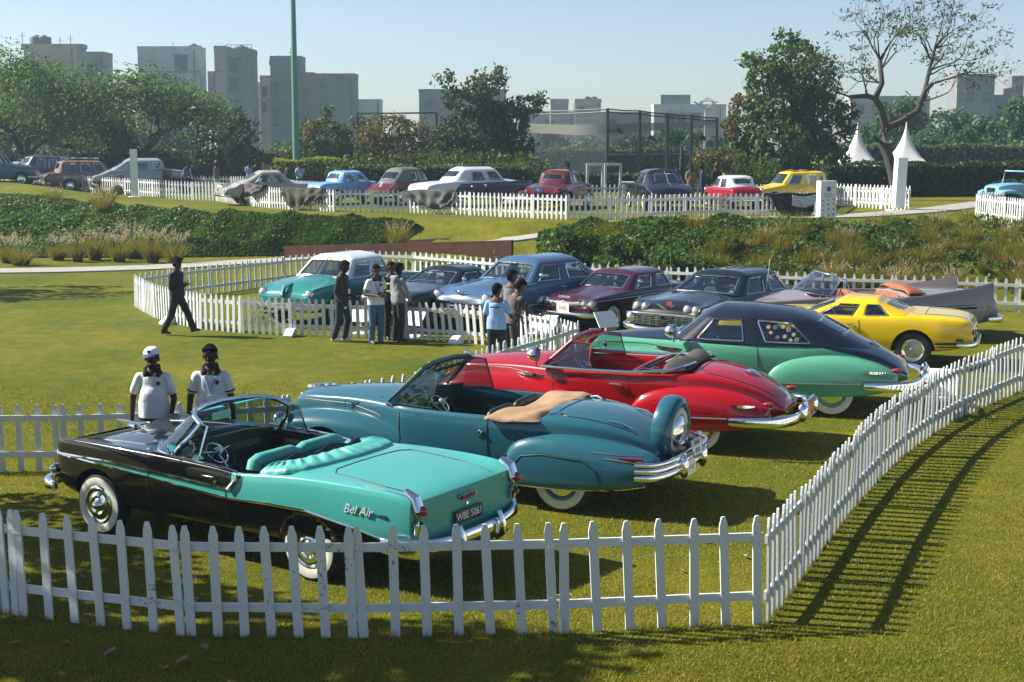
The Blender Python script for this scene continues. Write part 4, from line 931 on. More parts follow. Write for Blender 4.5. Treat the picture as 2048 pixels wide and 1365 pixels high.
    def handle(s, x, z, L=.16, sides=(1, -1), r=.013):
        for sg in sides:
            y = s.sy(x, z, sg); mb = MB(); mb.tube([(x + L / 2, y, z), (x + L / 2, y + sg * .035, z), (x - L / 2, y + sg * .035, z - .004)], r, k=7); mb.lathe([(.02, 0), (.02, .02), (.001, .022)], (x - L / 2, y if sg > 0 else y - .02, z - .05), 'Y', 10); s.part(mb, 'door_handle', chrome)
    def plate(s, c, wd, h, nrm_yaw, text, bgm, fgm, tilt=0, size=None, frame=None, name='number_plate'):
        M = Matrix.Translation(c) @ Matrix.Rotation(nrm_yaw, 4, 'Z') @ Matrix.Rotation(R(90) + tilt, 4, 'X')
        mb = MB(); mb.box((0, 0, 0), (wd, h, .012)); mb.v = [tuple(M @ Vector(p)) for p in mb.v]; o = s.part(mb, name, bgm, None, False)
        lines = text.split('|')
        for i, tx in enumerate(lines):
            txt(tx, size or h * .62 / len(lines), M @ Matrix.Translation((0, h * (.25 - .5 * i) if len(lines) > 1 else 0, .0085)), fgm, o, wmax=wd * .9)
        if frame:
            f = MB(); f.tube([M @ Vector(p) for p in ((-wd / 2, -h / 2, 0), (wd / 2, -h / 2, 0), (wd / 2, h / 2, 0), (-wd / 2, h / 2, 0))], .009, k=5, closed=True); s.part(f, 'plate_frame', frame, o)
        return o
WH = {}
def txt(t, size, M, m, parent, wmax=None, shear=0, name='lettering', ext=.0015):
    cu = bpy.data.curves.new(name, 'FONT'); cu.body = t; cu.size = size; cu.align_x = 'CENTER'; cu.align_y = 'CENTER'; cu.extrude = ext; cu.shear = shear; cu.resolution_u = 3
    o = bpy.data.objects.new(name, cu); C.objects.link(o)
    me = evaluated(o, name, None)
    me.materials.clear(); me.materials.append(m); bpy.data.curves.remove(cu)
    xs = [v.co.x for v in me.vertices]
    if xs and wmax and max(xs) - min(xs) > wmax: me.transform(Matrix.Diagonal((wmax / (max(xs) - min(xs)), 1, 1, 1)))
    me.transform(M); return link(bpy.data.objects.new(name, me), parent)
def wheel_meshes(r, style, col, cap, wd):
    t = MB(); t.lathe([(r * .56, -wd * .9), (r * .80, -wd * 1.08), (r * .95, -wd * .92), (r, -wd * .5), (r, wd * .5), (r * .95, wd * .92), (r * .80, wd * 1.08), (r * .62, wd * .98), (r * .57, wd * .55), (r * .1, wd * .3)], (0, 0, 0), 'Y', 40)
    tm = t.mesh('wheel', rubber); parts = []
    if style == 'ww':
        q = MB(); q.lathe([(r * .615, wd * .985), (r * .70, wd * 1.09), (r * .80, wd * 1.115), (r * .885, wd * 1.05), (r * .885, wd * .9)], (0, 0, 0), 'Y', 40); parts.append(('whitewall', q.mesh('whitewall', whitewall)))
    rim = MB(); rim.lathe([(r * .60, wd * .80), (r * .62, wd * 1.0), (r * .58, wd * 1.04), (r * .52, wd * .86), (r * .42, wd * .80)], (0, 0, 0), 'Y', 36); parts.append(('rim', rim.mesh('rim', col or chrome)))
    q = MB()
    if cap == 'full': q.lathe([(r * .575, wd * .98), (r * .54, wd * 1.12), (r * .47, wd * 1.02), (r * .40, wd * 1.05), (r * .30, wd * 1.22), (r * .22, wd * 1.12), (r * .17, wd * 1.3), (r * .10, wd * 1.75), (.001, wd * 1.85)], (0, 0, 0), 'Y', 32)
    elif cap == 'mag':
        q.lathe([(r * .50, wd * .8), (r * .16, wd * .95), (r * .14, wd * 1.1), (.001, wd * 1.12)], (0, 0, 0), 'Y', 20)
    else: q.lathe([(r * .50, wd * .82), (r * .46, wd * .98), (r * .38, wd * 1.12), (r * .22, wd * 1.22), (r * .1, wd * 1.26), (.001, wd * 1.27)], (0, 0, 0), 'Y', 28)
    parts.append(('hubcap', q.mesh('hubcap', chrome if cap != 'mag' else steel))); return tm, parts
def arches(xf, xr_, w, rf=.40, rr=.40, z=.34, depth=.30, rear=True):
    o = [(xf, w - depth, w + .25, z, rf), (xf, -w - .25, -w + depth, z, rf)]
    return o + ([(xr_, w - depth, w + .25, z, rr), (xr_, -w - .25, -w + depth, z, rr)] if rear else [])
white_ink = mat('plate_white', (.8, .8, .8), .5); black_ink = mat('plate_black', (.012, .012, .012), .4); plate_black = mat('plate_background_black', (.01, .01, .01), .3); plate_white = mat('plate_background_white', (.75, .75, .72), .5)
plate_red = mat('plate_background_red', (.55, .03, .02), .4); plate_blue = mat('plate_background_blue', (.05, .13, .30), .4); gold_ink = mat('gold_ink', (.45, .30, .10), .4, .3)
def event_plate(c, loc, yaw, text, wd=.24, h=.2, tilt=0):
    """white card plate with a small arched crest on top"""
    M = Matrix.Translation(loc) @ Matrix.Rotation(yaw, 4, 'Z') @ Matrix.Rotation(R(90) + tilt, 4, 'X'); mb = MB()
    poly = [(-wd / 2, -h / 2), (wd / 2, -h / 2), (wd / 2, h * .28), (wd * .18, h * .32), (wd * .15, h * .45), (wd * .06, h * .54), (-wd * .06, h * .54), (-wd * .15, h * .45), (-wd * .18, h * .32), (-wd / 2, h * .28)]
    mb.prism(poly, -.004, .004); mb.v = [tuple(M @ Vector(p)) for p in mb.v]; o = c.part(mb, 'event_plate', plate_white, None, False)
    txt(text, h * .4, M @ Matrix.Translation((0, -h * .1, .0055)), gold_ink, o, wmax=wd * .8)
    q = MB(); q.lathe([(.001, .0), (wd * .05, .0), (wd * .05, .002), (.001, .002)], (0, h * .38, .004), 'Z', 10); q.v = [tuple(M @ Vector(p)) for p in q.v]; c.part(q, 'crest', black_ink, o)
def two_tone(name, c0, c1, lower, upper, slash, rough=.28, tail=None):
    """c1 where the side point lies above the line 'lower' and (behind 'slash') anything above it; otherwise c1 only up to 'upper'"""
    m = paint(name, c0, rough); nt, p = nodes_of(m); N = nt.nodes; L = nt.links
    tc = N.new('ShaderNodeTexCoord'); sp = N.new('ShaderNodeSeparateXYZ'); L.new(tc.outputs['Object'], sp.inputs[0])
    mr = N.new('ShaderNodeMapRange'); mr.inputs['From Min'].default_value = -3; mr.inputs['From Max'].default_value = 3; L.new(sp.outputs['X'], mr.inputs['Value'])
    def line(pts):
        r = N.new('ShaderNodeValToRGB'); e = r.color_ramp.elements; pts = sorted(pts)
        while len(e) < len(pts): e.new(.5)
        for k, (x, z) in enumerate(pts): e[k].position = (x + 3) / 6; e[k].color = (z / 2,) * 3 + (1,)
        L.new(mr.outputs[0], r.inputs['Fac']); mu = N.new('ShaderNodeMath'); mu.operation = 'MULTIPLY'; mu.inputs[1].default_value = 2; L.new(r.outputs['Color'], mu.inputs[0]); return mu
    def cmp_(op, a, b):
        n = N.new('ShaderNodeMath'); n.operation = op
        for k, q in enumerate((a, b)):
            if isinstance(q, (int, float)): n.inputs[k].default_value = q
            else: L.new(q.outputs[0] if not hasattr(q, 'is_linked') else q, n.inputs[k])
        return n
    a = cmp_('GREATER_THAN', sp.outputs['Z'], line(lower)); out = a
    if upper:
        b = cmp_('LESS_THAN', sp.outputs['Z'], line(upper)); c = cmp_('LESS_THAN', sp.outputs['X'], slash); out = cmp_('MULTIPLY', a, cmp_('MAXIMUM', b, c))
    mx = N.new('ShaderNodeMix'); mx.data_type = 'RGBA'; mx.inputs[6].default_value = (*c0, 1); mx.inputs[7].default_value = (*c1, 1); L.new(out.outputs[0], mx.inputs[0]); L.new(mx.outputs[2], p.inputs['Base Color']); return m
GC = 'vintage cars parked in the lower enclosure'; GU = 'vintage cars parked on the upper lawn'
# ---------------------------------------------------------------- 1: black and turquoise convertible
TURQ = (.060, .35, .30); turq = paint('turquoise_paint', TURQ); turq_vinyl = mat('turquoise_vinyl', (.075, .35, .30), .45, var=.08, vscale=6, bump=.15, bscale=14); black_in = mat('black_interior', (.008, .008, .009), .55)
bright = mat('bright_script_metal', (.75, .76, .78), .35, .3)
def belair():
    c = Car('black and turquoise two-tone convertible with its top folded, nearest the bottom fence', -2.70, 14.73, R(147.5), GC); t = c.t
    low = [(2.12, .81), (1.3, .79), (.3, .735), (-.45, .69), (-1.0, .71), (-1.46, .71), (-2.1, .615), (-2.64, .50)]
    up = [(2.12, .815), (1.3, .84), (.3, .81), (-.45, .785), (-.56, .78)]
    two = two_tone('black_turquoise_two_tone', (.0015, .0015, .002), TURQ, low, up + [(-2.9, .74)], -.50)
    xs = [2.28, 2.12, 1.9, 1.46, 1.0, .62, 0, -.35, -.58, -.8, -1.25, -1.46, -1.9, -2.3, -2.55, -2.68]
    c.body(xs, [(2.28, .74), (2.12, .86), (1.4, .92), (0, .935), (-1.4, .93), (-2.2, .91), (-2.55, .89), (-2.68, .87)], [(2.28, .44), (2.0, .34), (1.5, .30), (-1.5, .30), (-2.3, .36), (-2.68, .44)],
           [(2.28, .90), (2.12, 1.0), (1.5, 1.02), (.6, 1.01), (0, .995), (-.35, .98), (-.58, .95), (-.8, .98), (-1.4, 1.03), (-2.2, 1.04), (-2.55, 1.01), (-2.68, .95)],
           [(2.28, .82), (2.05, .95), (1.4, 1.03), (.65, 1.06), (-1.25, 1.06), (-2.0, 1.03), (-2.5, .96), (-2.62, .92), (-2.68, .86)], cockpit=(.60, -1.22), rb4=.94, ks=.955, kh=.80, dip=[(2.28, .02), (1.9, .045), (.7, .02), (-1.3, .0), (-2.2, .05), (-2.68, .05)], mats=[two, black_in, blackwell], lvl=3,
           cut=arches(1.46, -1.46, .93, .42, .365, .315))
    c.side_line('upper_side_trim', [(2.14, .815), (1.3, .84), (.3, .81), (-.45, .785)], .014, chrome); c.side_line('lower_side_trim', low, .013, chrome); c.side_line('belt_slash_trim', [(-.47, .78), (-.53, .84), (-.61, .945)], .026, chrome)
    c.side_line('door_seam', [(.66, .93), (.64, .36)], .005, black_ink); c.side_line('door_seam', [(-.42, .93), (-.46, .36)], .005, black_ink)
    for sg in (1, -1):
        mb = MB(); mb.tube([(.62, sg * .885, 1.015), (0, sg * .90, 1.0), (-.35, sg * .895, .985), (-.55, sg * .89, .957)], .012, k=6); c.part(mb, 'belt_moulding', chrome)
    c.handle(-.22, .88); c.wheels(1.46, -1.46, .80, .335, 'ww', chrome, 'full')
    # windscreen: wrapped glass, bright frame, vent panes
    base = [(.97, 0, 1.035), (.94, .30, 1.03), (.84, .58, 1.02), (.66, .76, 1.0), (.42, .82, .985)]; top = [(.50, 0, 1.425), (.47, .28, 1.42), (.39, .50, 1.405), (.27, .62, 1.375), (.14, .665, 1.32)]
    mir = lambda P: [(x, -y, z) for x, y, z in P[::-1]] + P[1:]
    B, T_ = mir(base), mir(top); g = MB(); g.grid([[Vector(a).lerp(Vector(b), f) for a, b in zip(B, T_)] for f in (0, .33, .66, 1)]); c.part(g, 'windscreen', glass_dark)
    f = MB(); f.tube(T_, .028, k=8); f.tube(B, .014, k=6)
    for sg in (1, -1): f.tube([(.14, sg * .665, 1.32), (.22, sg * .735, 1.20), (.36, sg * .80, 1.05), (.42, sg * .82, .975)], .024, k=8)
    c.part(f, 'windscreen_frame', chrome)
    for sg in (1, -1):
        q = [(.40, sg * .835, .985), (.02, sg * .85, .975), (.02, sg * .70, 1.32), (.13, sg * .675, 1.33)]; v = MB(); v.tube(q, .012, k=6, closed=True); o = c.part(v, 'vent_window_frame', chrome)
        gg = MB(); gg.add([Vector(p) + Vector((0, .001, 0)) for p in q], [(0, 1, 2, 3)]); c.part(gg, 'vent_window', glass_dark, o)
    m_ = MB(); m_.box((.50, 0, 1.27), (.025, .26, .075)); m_.tube([(.50, 0, 1.31), (.49, 0, 1.41)], .008, k=5); c.part(m_, 'rear_view_mirror', mat('mirror_back', (.35, .60, .52), .25, .6), None, False)
    for sg in (1, -1):
        v = MB(); v.box((.40, sg * .30, 1.392), (.10, .40, .012), 0, 0, Matrix.Rotation(R(4), 3, 'Y')); c.part(v, 'sun_visor', turq_vinyl, None, False)
    d = MB(); d.sweep([(.60, -.78, .93), (.60, -.4, .97), (.60, .4, .97), (.60, .78, .93)], [(-.12, -.16), (.05, -.14), (.11, -.03), (.08, .04), (-.03, .075), (-.12, .08)]); c.part(d, 'dashboard', black_trim)
    q = MB(); q.sweep([(.55, .16, .955), (.52, .28, 1.02), (.52, .52, 1.02), (.55, .64, .955)], [(-.05, -.05), (.05, -.05), (.05, .04), (-.05, .05)]); c.part(q, 'instrument_hood', black_trim)
    q = MB(); q.box((.475, -.25, .90), (.02, .62, .07)); q.box((.475, .40, .90), (.02, .34, .09)); c.part(q, 'dash_trim', chrome, None, False)
    c.steering(.20, .38, .97, .205, .45); c.bench(-.42, turq_vinyl, .50, .66, .93, .52, .14, split=True); c.bench(-1.12, black_in, .52, .56, .86, .42, .10)
    r = MB()
    for a, b in ((-.66, -.03), (.03, .66)): r.tube([(-.56, a, .93), (-.56, a + .02, .995), (-.56, a + .08, 1.015), (-.56, b - .08, 1.015), (-.56, b - .02, .995), (-.56, b, .93)], .078, k=12)
    c.part(r, 'seat_top_roll', turq_vinyl)
    for sg in (1, -1):
        q = MB(); q.box((-.02, sg * .775, .72), (1.0, .03, .30)); q.box((.1, sg * .745, .74), (.34, .05, .06)); c.part(q, 'door_panel', black_trim, None, False)
    # folded top under its loose boot
    rr = random.Random(4); U_ = [(-.82, .80, .98), (-.95, .80, 1.01), (-1.1, .78, 1.03), (-1.24, .66, 1.045), (-1.31, .40, 1.055), (-1.34, .1, 1.06)]; P = []
    path = [Vector(p) for p in U_] + [Vector((p[0], -p[1], p[2])) for p in U_[::-1]]
    fine = [path[i].lerp(path[i + 1], k / 5) for i in range(len(path) - 1) for k in range(5)] + [path[-1]]
    rows = []
    for i, p in enumerate(fine):
        inn = Vector((-.80, p.y * .48, p.z)); dirn = (inn - p); dirn.z = 0; dirn.normalize(); row = []
        wob = .028 * sin(i * 1.9) + rr.uniform(-.015, .015)
        for k, (u, z) in enumerate([(-.06, -.03), (-.05, .012), (.0, .035), (.08, .045 + wob * .8), (.17, .055 + wob), (.25, .04 - wob * .6), (.30, -.02)]):
            row.append(p + dirn * (u + rr.uniform(-.006, .006)) + Vector((0, 0, z + rr.uniform(-.006, .006))))
        rows.append(row)
    mb = MB(); mb.grid(rows); me = subd(mb, 'top_boot', [turq_vinyl], 2); o = link(bpy.data.objects.new('top_boot', me), t); so = o.modifiers.new('s', 'SOLIDIFY'); so.thickness = .012
    q = MB(); q.grid([[(-.86 - .10 * u, -.58 + 1.16 * v, .98 + .11 * sin(u * 3) + .03 * sin(v * 14 + u * 5)) for v in [k / 12 for k in range(13)]] for u in [k / 4 for k in range(5)]]); me = subd(q, 'folded_top', [black_in], 1); o = link(bpy.data.objects.new('folded_top', me), t); so = o.modifiers.new('s', 'SOLIDIFY'); so.thickness = .06
    # tail
    for sg in (1, -1):
        x0 = -2.62; y0 = sg * .80; h = MB(); h.sweep([(x0 + .06, y0, 1.03), (x0 - .05, y0, .97), (x0 - .085, y0, .86), (x0 - .085, y0, .74), (x0 - .06, y0, .64)], [(.07 * cos(a), .05 * sin(a)) for a in [2 * pi * k / 14 for k in range(14)]], scl=[.55, .95, 1, .9, .6]); o = c.part(h, 'taillight_housing', chrome)
        c.blob('taillight', (x0 - .125, y0, .865), (.10, .085, .10), red_glass, parent=o); c.blob('reflector', (x0 - .13, y0, .72), (.04, .06, .05), red_glass, parent=o)
    c.bumper([(-2.80, 0, .46), (-2.80, .45, .465), (-2.74, .75, .49), (-2.62, .93, .53), (-2.40, .975, .53)], .19, .06, 'rear_bumper')
    for y in (.34, -.34):
        g = MB(); g.sweep([(-2.80, y, .36), (-2.87, y, .42), (-2.88, y, .52), (-2.83, y, .62), (-2.78, y, .63)], [(.035 * cos(a), .035 * sin(a)) for a in [2 * pi * k / 10 for k in range(10)]], scl=[.8, 1, 1, .9, .5], up=(0, 1, 0)); c.part(g, 'bumper_guard', chrome)
    xr = c.sx(0, .66, -1); c.plate((xr - .03, 0, .66), .46, .125, R(-90), 'WBE 5061', plate_black, white_ink, R(-3), .105)
    xe = c.sx(0, .82, -1); e = MB(); e.prism([(-.13, .035), (.13, .035), (.15, .0), (0, -.055), (-.15, .0)], -.012, .012, 0, lambda y, z, h: (xe - .012 - h + z * -.35, y, .835 + z)); o = c.part(e, 'tail_emblem', chrome, None, False)
    for (y0, y1, mm) in ((-.11, -.04, mat('emblem_red', (.5, .02, .03), .3)), (.04, .11, MATS['emblem_red']), (-.03, .03, mat('emblem_blue', (.04, .08, .35), .3))):
        q = MB(); q.prism([(y0, .022), (y1, .022), (y1, -.012), ((y0 + y1) / 2, -.03), (y0, -.012)], -.003, .003, 0, lambda y, z, h: (xe - .028 - h + z * -.35, y, .835 + z)); c.part(q, 'emblem_inlay', mm, o, False)
    q = MB(); q.lathe([(.001, -.02), (.022, -.015), (.022, 0)], (c.sx(0, .76, -1), 0, .755), 'X', 12); c.part(q, 'boot_lock', chrome)
    c.top_line('boot_lid_seam', [(-1.50, .0), (-1.50, .5), (-1.58, .62), (-2.2, .64), (-2.56, .60)], .005, black_ink, True)
    for sg in (1, -1):
        xx, zz = -2.08, .80; y = c.sy(xx, zz, sg); txt('Bel Air', .12, Matrix.Translation((xx, y + sg * .008, zz)) @ Matrix.Rotation(pi if sg > 0 else 0, 4, 'Z') @ Matrix.Rotation(R(90), 4, 'X'), bright, t, shear=.35, name='script_badge', ext=.004)
        q = MB(); q.box((-2.36, c.sy(-2.36, .78, sg), .78), (.09, .016, .028)); c.part(q, 'side_badge', chrome, None, False)
    # nose
    c.headlamp(2.20, .71, .80, .10); c.bumper([(2.40, 0, .46), (2.40, .45, .465), (2.34, .75, .475), (2.22, .90, .48), (2.05, .95, .48)], .15, .06, 'front_bumper')
    g = MB()
    for z in (.56, .61, .66, .71): g.box((2.29, 0, z), (.03, 1.15, .02))
    for k in range(13): g.box((2.285, -.55 + k * .0917, .635), (.025, .012, .19))
    c.part(g, 'grille', chrome, None, False)
    for sg in (1, -1): c.blob('parking_light', (2.22, sg * .80, .62), (.10, .16, .12), chrome)
    z = c.sz(1.82, 0); h = MB(); h.sweep([(1.70, 0, z + .03), (1.85, 0, z + .05), (2.02, 0, z + .06), (2.14, 0, z + .065)], [(.02, -.012), (.02, .01), (0, .022), (-.02, .01), (-.02, -.012)], scl=[.5, 1, 1, .3]); h.tube([(1.85, 0, z), (1.87, 0, z + .05)], .02, k=6)
    for sg in (1, -1): h.add([(1.95, 0, z + .06), (1.78, sg * .16, z + .055), (1.70, sg * .15, z + .05), (1.82, 0, z + .045)], [(0, 1, 2, 3)])
    c.part(h, 'bonnet_ornament', chrome); c.top_line('bonnet_seam', [(.78, .0), (.80, .5), (.95, .64), (1.9, .60)], .005, black_ink, True)
    for sg in (1, -1): c.mirror(.35, .84, .98, sg, .055)
    w_ = MB(); w_.tube([(.92, .15, 1.045), (.80, .55, 1.10), (.78, .60, 1.13)], .006, k=4); w_.tube([(.95, -.2, 1.045), (.88, .18, 1.09), (.87, .22, 1.1)], .006, k=4); c.part(w_, 'wiper', black_trim)
belair()
# ---------------------------------------------------------------- 2: teal convertible with the upright spare
TEAL = (.018, .095, .128); teal = paint('deep_teal_paint', TEAL, .30); tan_cloth = mat('tan_canvas', (.30, .185, .10), .85, var=.12, vscale=7, bump=.25, bscale=60); green_hide = mat('dark_green_leather', (.012, .035, .03), .45, bump=.1, bscale=12)
def boot_cover(c, m, xs_, rows_, name='top_boot', wob=.02, seed=1, flat=1):
    """a cloth hood cover: rows of half points (y,z) for each x"""
    rr = random.Random(seed); P = []
    for x, half in zip(xs_, rows_):
        half = [(y, 1.02 + (z - 1.02) * flat + (rr.uniform(-wob, wob) if y > .15 else 0)) for y, z in half] if flat < 1 else half
        full = [(-y, z) for y, z in half[::-1]] + list(half[1:]) if half[0][0] == 0 else [(-y, z) for y, z in half[::-1]] + list(half)
        P.append([(x + rr.uniform(-wob, wob) * .5, y, z + rr.uniform(-wob, wob)) for y, z in full])
    mb = MB(); mb.grid(P); me = subd(mb, name, [m], 2); o = link(bpy.data.objects.new(name, me), c.t); so = o.modifiers.new('s', 'SOLIDIFY'); so.thickness = .015; return o
def frame_screen(c, b, tp, hdr, m, gl, side_x, posts=True, split=True, hr=.035, vent=True):
    """upright flat windscreen in a thick frame: b/tp = base/top (x, half y, z)"""
    mb = MB(); q = [(b[0], -b[1], b[2]), (tp[0], -tp[1], tp[2]), (tp[0] + .04, -tp[1] * .5, tp[2] + .025), (tp[0] + .05, 0, tp[2] + .03), (tp[0] + .04, tp[1] * .5, tp[2] + .025), (tp[0], tp[1], tp[2]), (b[0], b[1], b[2])]
    mb.tube(q, [.022] + [hr] * 5 + [.022], k=8); mb.tube([(b[0] + .10, 0, b[2] + .02), (tp[0] + .05, 0, tp[2] + .03)], .012, k=6); c.part(mb, 'windscreen_frame', m)
    for sg in (1, -1):
        g = MB(); g.add([(b[0], sg * b[1], b[2]), (b[0] + .10, sg * .01, b[2] + .02), (tp[0] + .05, sg * .01, tp[2] + .02), (tp[0], sg * tp[1], tp[2])], [(0, 1, 2, 3)]); c.part(g, 'windscreen', gl, None, False)
        if vent:
            v = [(b[0] - .03, sg * (b[1] + .02), b[2] - .01), (side_x, sg * (b[1] + .07), b[2] - .03), (side_x + .02, sg * (tp[1] + .03), tp[2] - .03), (tp[0] - .02, sg * (tp[1] + .01), tp[2] - .01)]
            f = MB(); f.tube(v, .014, k=6, closed=True); o = c.part(f, 'vent_window_frame', m); g = MB(); g.add(v, [(0, 1, 2, 3)]); c.part(g, 'vent_window', gl, o, False)
def lincoln():
    c = Car('deep teal convertible with an upright covered spare wheel and a tan folded hood', -.49, 17.3, R(154), GC, pitch=1.5); t = c.t; M_ = [teal, green_hide, blackwell]
    c.body([2.5, 2.36, 2.0, 1.4, .85, .5, 0, -.6, -1.2, -1.6, -2.1, -2.45, -2.62], [(2.5, .20), (2.36, .34), (2.0, .46), (1.4, .56), (.85, .74), (.5, .87), (0, .90), (-.9, .90), (-1.6, .82), (-2.2, .66), (-2.62, .46)], [(2.5, .55), (2.2, .4), (1.4, .32), (-1.6, .32), (-2.2, .36), (-2.62, .48)],
           [(2.5, .86), (2.36, 1.03), (1.4, 1.09), (.85, 1.09), (0, 1.06), (-.9, 1.05), (-1.5, 1.06), (-2.1, .97), (-2.5, .80), (-2.62, .70)], [(2.5, .90), (2.36, 1.08), (1.4, 1.17), (.85, 1.20), (-1.1, 1.10), (-1.6, 1.12), (-2.1, 1.02), (-2.5, .84), (-2.62, .70)], cockpit=(.62, -1.12), ks=.92, kh=.70, mats=M_, lvl=3, kc=.88)
    c.fender('front_fender', [(2.50, .62, .84, .46), (2.44, .80, .90, .40), (2.15, .92, .97, .36), (1.6, .965, .99, .33), (1.05, .93, .97, .32), (.6, .82, .93, .31), (.28, .66, .885, .30)], .38, M_, 3, arches(1.59, 0, .97, .42, 0, .35, .42, False))
    c.fender('rear_fender', [(-.86, .60, .90, .28), (-.93, .80, .97, .27), (-1.15, .92, 1.00, .26), (-1.6, .935, 1.01, .26), (-2.1, .86, .98, .28), (-2.5, .76, .92, .34), (-2.70, .68, .84, .42)], .45, M_, 3)
    c.wheels(1.59, -1.59, .80, .355, 'ww', teal, 'small')
    for sg in (1, -1):
        # skirt outline, stone guard, sill strip, tail strips
        sk = [(-1.06, .30), (-1.04, .52), (-1.14, .64), (-1.40, .675), (-1.9, .64), (-2.06, .54), (-2.12, .30)]
        c.side_line('skirt_seam', sk, .007, black_ink, (sg,)); c.side_line('sill_moulding', [(-.98, .285), (-2.14, .285)], .013, chrome, (sg,)); c.side_line('sill_moulding', [(-2.16, .30), (-2.58, .37)], .013, chrome, (sg,))
        for k in range(7):
            z = .34 + k * .045; y = c.sy(-.905 - .015, z, sg); g = MB(); g.box((-.93, y + sg * .0, z), (.09, .045, .037)); c.part(g, 'stone_guard_rib', rubber, None, False)
        for z in (.655, .715): c.side_line('tail_strip', [(-2.0 if z > .7 else -2.15, z + .03), (-2.55, z - .01)], .010, chrome, (sg,))
        y = c.sy(-2.45, .665, sg); g = MB(); g.box((-2.45, y, .675), (.28, .035, .045), 0, R(8) * sg); o = c.part(g, 'taillight', red_glass, None, False)
        for dz in (-.012, .004): q = MB(); q.box((-2.45, y + sg * .017, .675 + dz), (.27, .012, .006), 0, R(8) * sg); c.part(q, 'taillight_bar', chrome, o, False)
    c.side_line('door_seam', [(.55, 1.0), (.52, .34)], .006, black_ink); c.side_line('door_seam', [(-.66, 1.0), (-.68, .34)], .006, black_ink)
    for sg in (1, -1):
        y = c.sy(-.58, .86, sg); q = MB(); q.lathe([(.028, 0), (.03, .02), (.018, .035), (.001, .038)], (-.58, y if sg > 0 else y - .035, .86), 'Y', 14); q.lathe([(.014, 0), (.012, .015), (.001, .016)], (-.58, y if sg > 0 else y - .012, .80), 'Y', 10); c.part(q, 'door_button', chrome)
        xx = 1.28; y = c.sy(xx, 1.02, sg); txt('Continental', .085, Matrix.Translation((xx, y + sg * .006, 1.02)) @ Matrix.Rotation(pi if sg > 0 else 0, 4, 'Z') @ Matrix.Rotation(R(90), 4, 'X'), chrome, t, shear=.3, name='script_badge', ext=.003)
    frame_screen(c, (.74, .74, 1.10), (.34, .60, 1.50), 0, paint('dark_teal_frame', (.012, .05, .055)), glass_dark, .10)
    g = MB()
    for sg in (1, -1): g.box((.30, sg * .30, 1.45), (.20, .46, .018), 0, 0, Matrix.Rotation(R(25), 3, 'Y'))
    c.part(g, 'sun_visor', green_hide, None, False)
    c.steering(.22, .38, 1.06, .21, .45, m2=mat('cream_plastic', (.6, .58, .5), .4)); c.bench(-.40, green_hide, .56, .70, 1.09, .5, .16, split=True, r=.09); c.bench(-1.05, green_hide, .56, .62, .95, .4, .1)
    d = MB(); d.sweep([(.60, -.76, 1.0), (.62, 0, 1.04), (.60, .76, 1.0)], [(-.08, -.2), (.06, -.16), (.10, 0), (.04, .09), (-.08, .12)]); c.part(d, 'dashboard', green_hide)
    boot_cover(c, tan_cloth, [-.66, -.72, -.86, -1.02, -1.16, -1.26, -1.32],
               [[(.36, .96), (.5, 1.0), (.70, 1.05), (.85, 1.085), (.93, 1.06), (.945, 1.0)], [(.30, .99), (.5, 1.08), (.70, 1.12), (.84, 1.12), (.93, 1.08), (.945, 1.0)], [(.18, .99), (.45, 1.14), (.68, 1.155), (.83, 1.14), (.93, 1.09), (.94, 1.01)],
                [(.10, 1.12), (.4, 1.16), (.65, 1.17), (.80, 1.15), (.91, 1.10), (.93, 1.02)], [(.08, 1.19), (.4, 1.175), (.62, 1.17), (.78, 1.145), (.89, 1.10), (.91, 1.03)], [(.07, 1.175), (.4, 1.19), (.6, 1.18), (.74, 1.14), (.85, 1.08), (.88, 1.03)], [(.06, 1.12), (.4, 1.13), (.58, 1.12), (.7, 1.09), (.8, 1.06), (.84, 1.02)]], wob=.024, seed=3, flat=.62)
    q = MB()
    for sg in (1, -1):
        for x in (-.72, -.86, -1.02, -1.16): q.lathe([(.011, 0), (.008, .01), (.001, .012)], (x, sg * .944 - (0 if sg > 0 else .012), 1.03), 'Y', 8)
    c.part(q, 'boot_stud', chrome)
    c.top_line('boot_lid_seam', [(-1.40, 0), (-1.40, .5), (-1.55, .6), (-2.1, .5), (-2.36, .42)], .006, black_ink, True)
    for sg in (1, -1):
        z = c.sz(-2.15, sg * .4); q = MB(); q.tube([(-2.0, sg * .44, c.sz(-2.0, sg * .44) + .005), (-2.15, sg * .42, z + .03), (-2.28, sg * .38, c.sz(-2.28, sg * .38) + .005)], .014, k=6); c.part(q, 'boot_hinge', chrome)
        z = c.sz(-1.42, sg * .3); q = MB(); q.tube([(-1.34, sg * .62, c.sz(-1.34, sg * .62) + .01), (-1.44, sg * .58, c.sz(-1.44, sg * .58) + .03), (-1.52, sg * .55, c.sz(-1.52, sg * .55) + .005)], .012, k=6); c.part(q, 'boot_hinge', chrome)
    # spare wheel under its metal cover
    M = Matrix.Rotation(R(-6), 3, 'Y'); sp = (-2.60, 0, .875); q = MB(); q.lathe([(.30, .12), (.38, .11), (.405, .05), (.405, -.05), (.38, -.10), (.33, -.125), (.29, -.115), (.285, -.06)], sp, 'X', 44, M=M); o = c.part(q, 'spare_wheel_cover', teal)
    q = MB(); q.lathe([(.285, -.085), (.25, -.118), (.20, -.10), (.19, -.06)], sp, 'X', 40, M=M); c.part(q, 'spare_tyre', whitewall, o); q = MB(); q.lathe([(.20, -.07), (.17, -.12), (.09, -.15), (.001, -.16)], sp, 'X', 30, M=M); c.part(q, 'spare_hubcap', chrome, o)
    txt('Lincoln', .07, Matrix.Translation((-2.785, 0, .93)) @ Matrix.Rotation(R(-90), 4, 'Z') @ Matrix.Rotation(R(84), 4, 'X'), black_ink, o, name='script_badge')
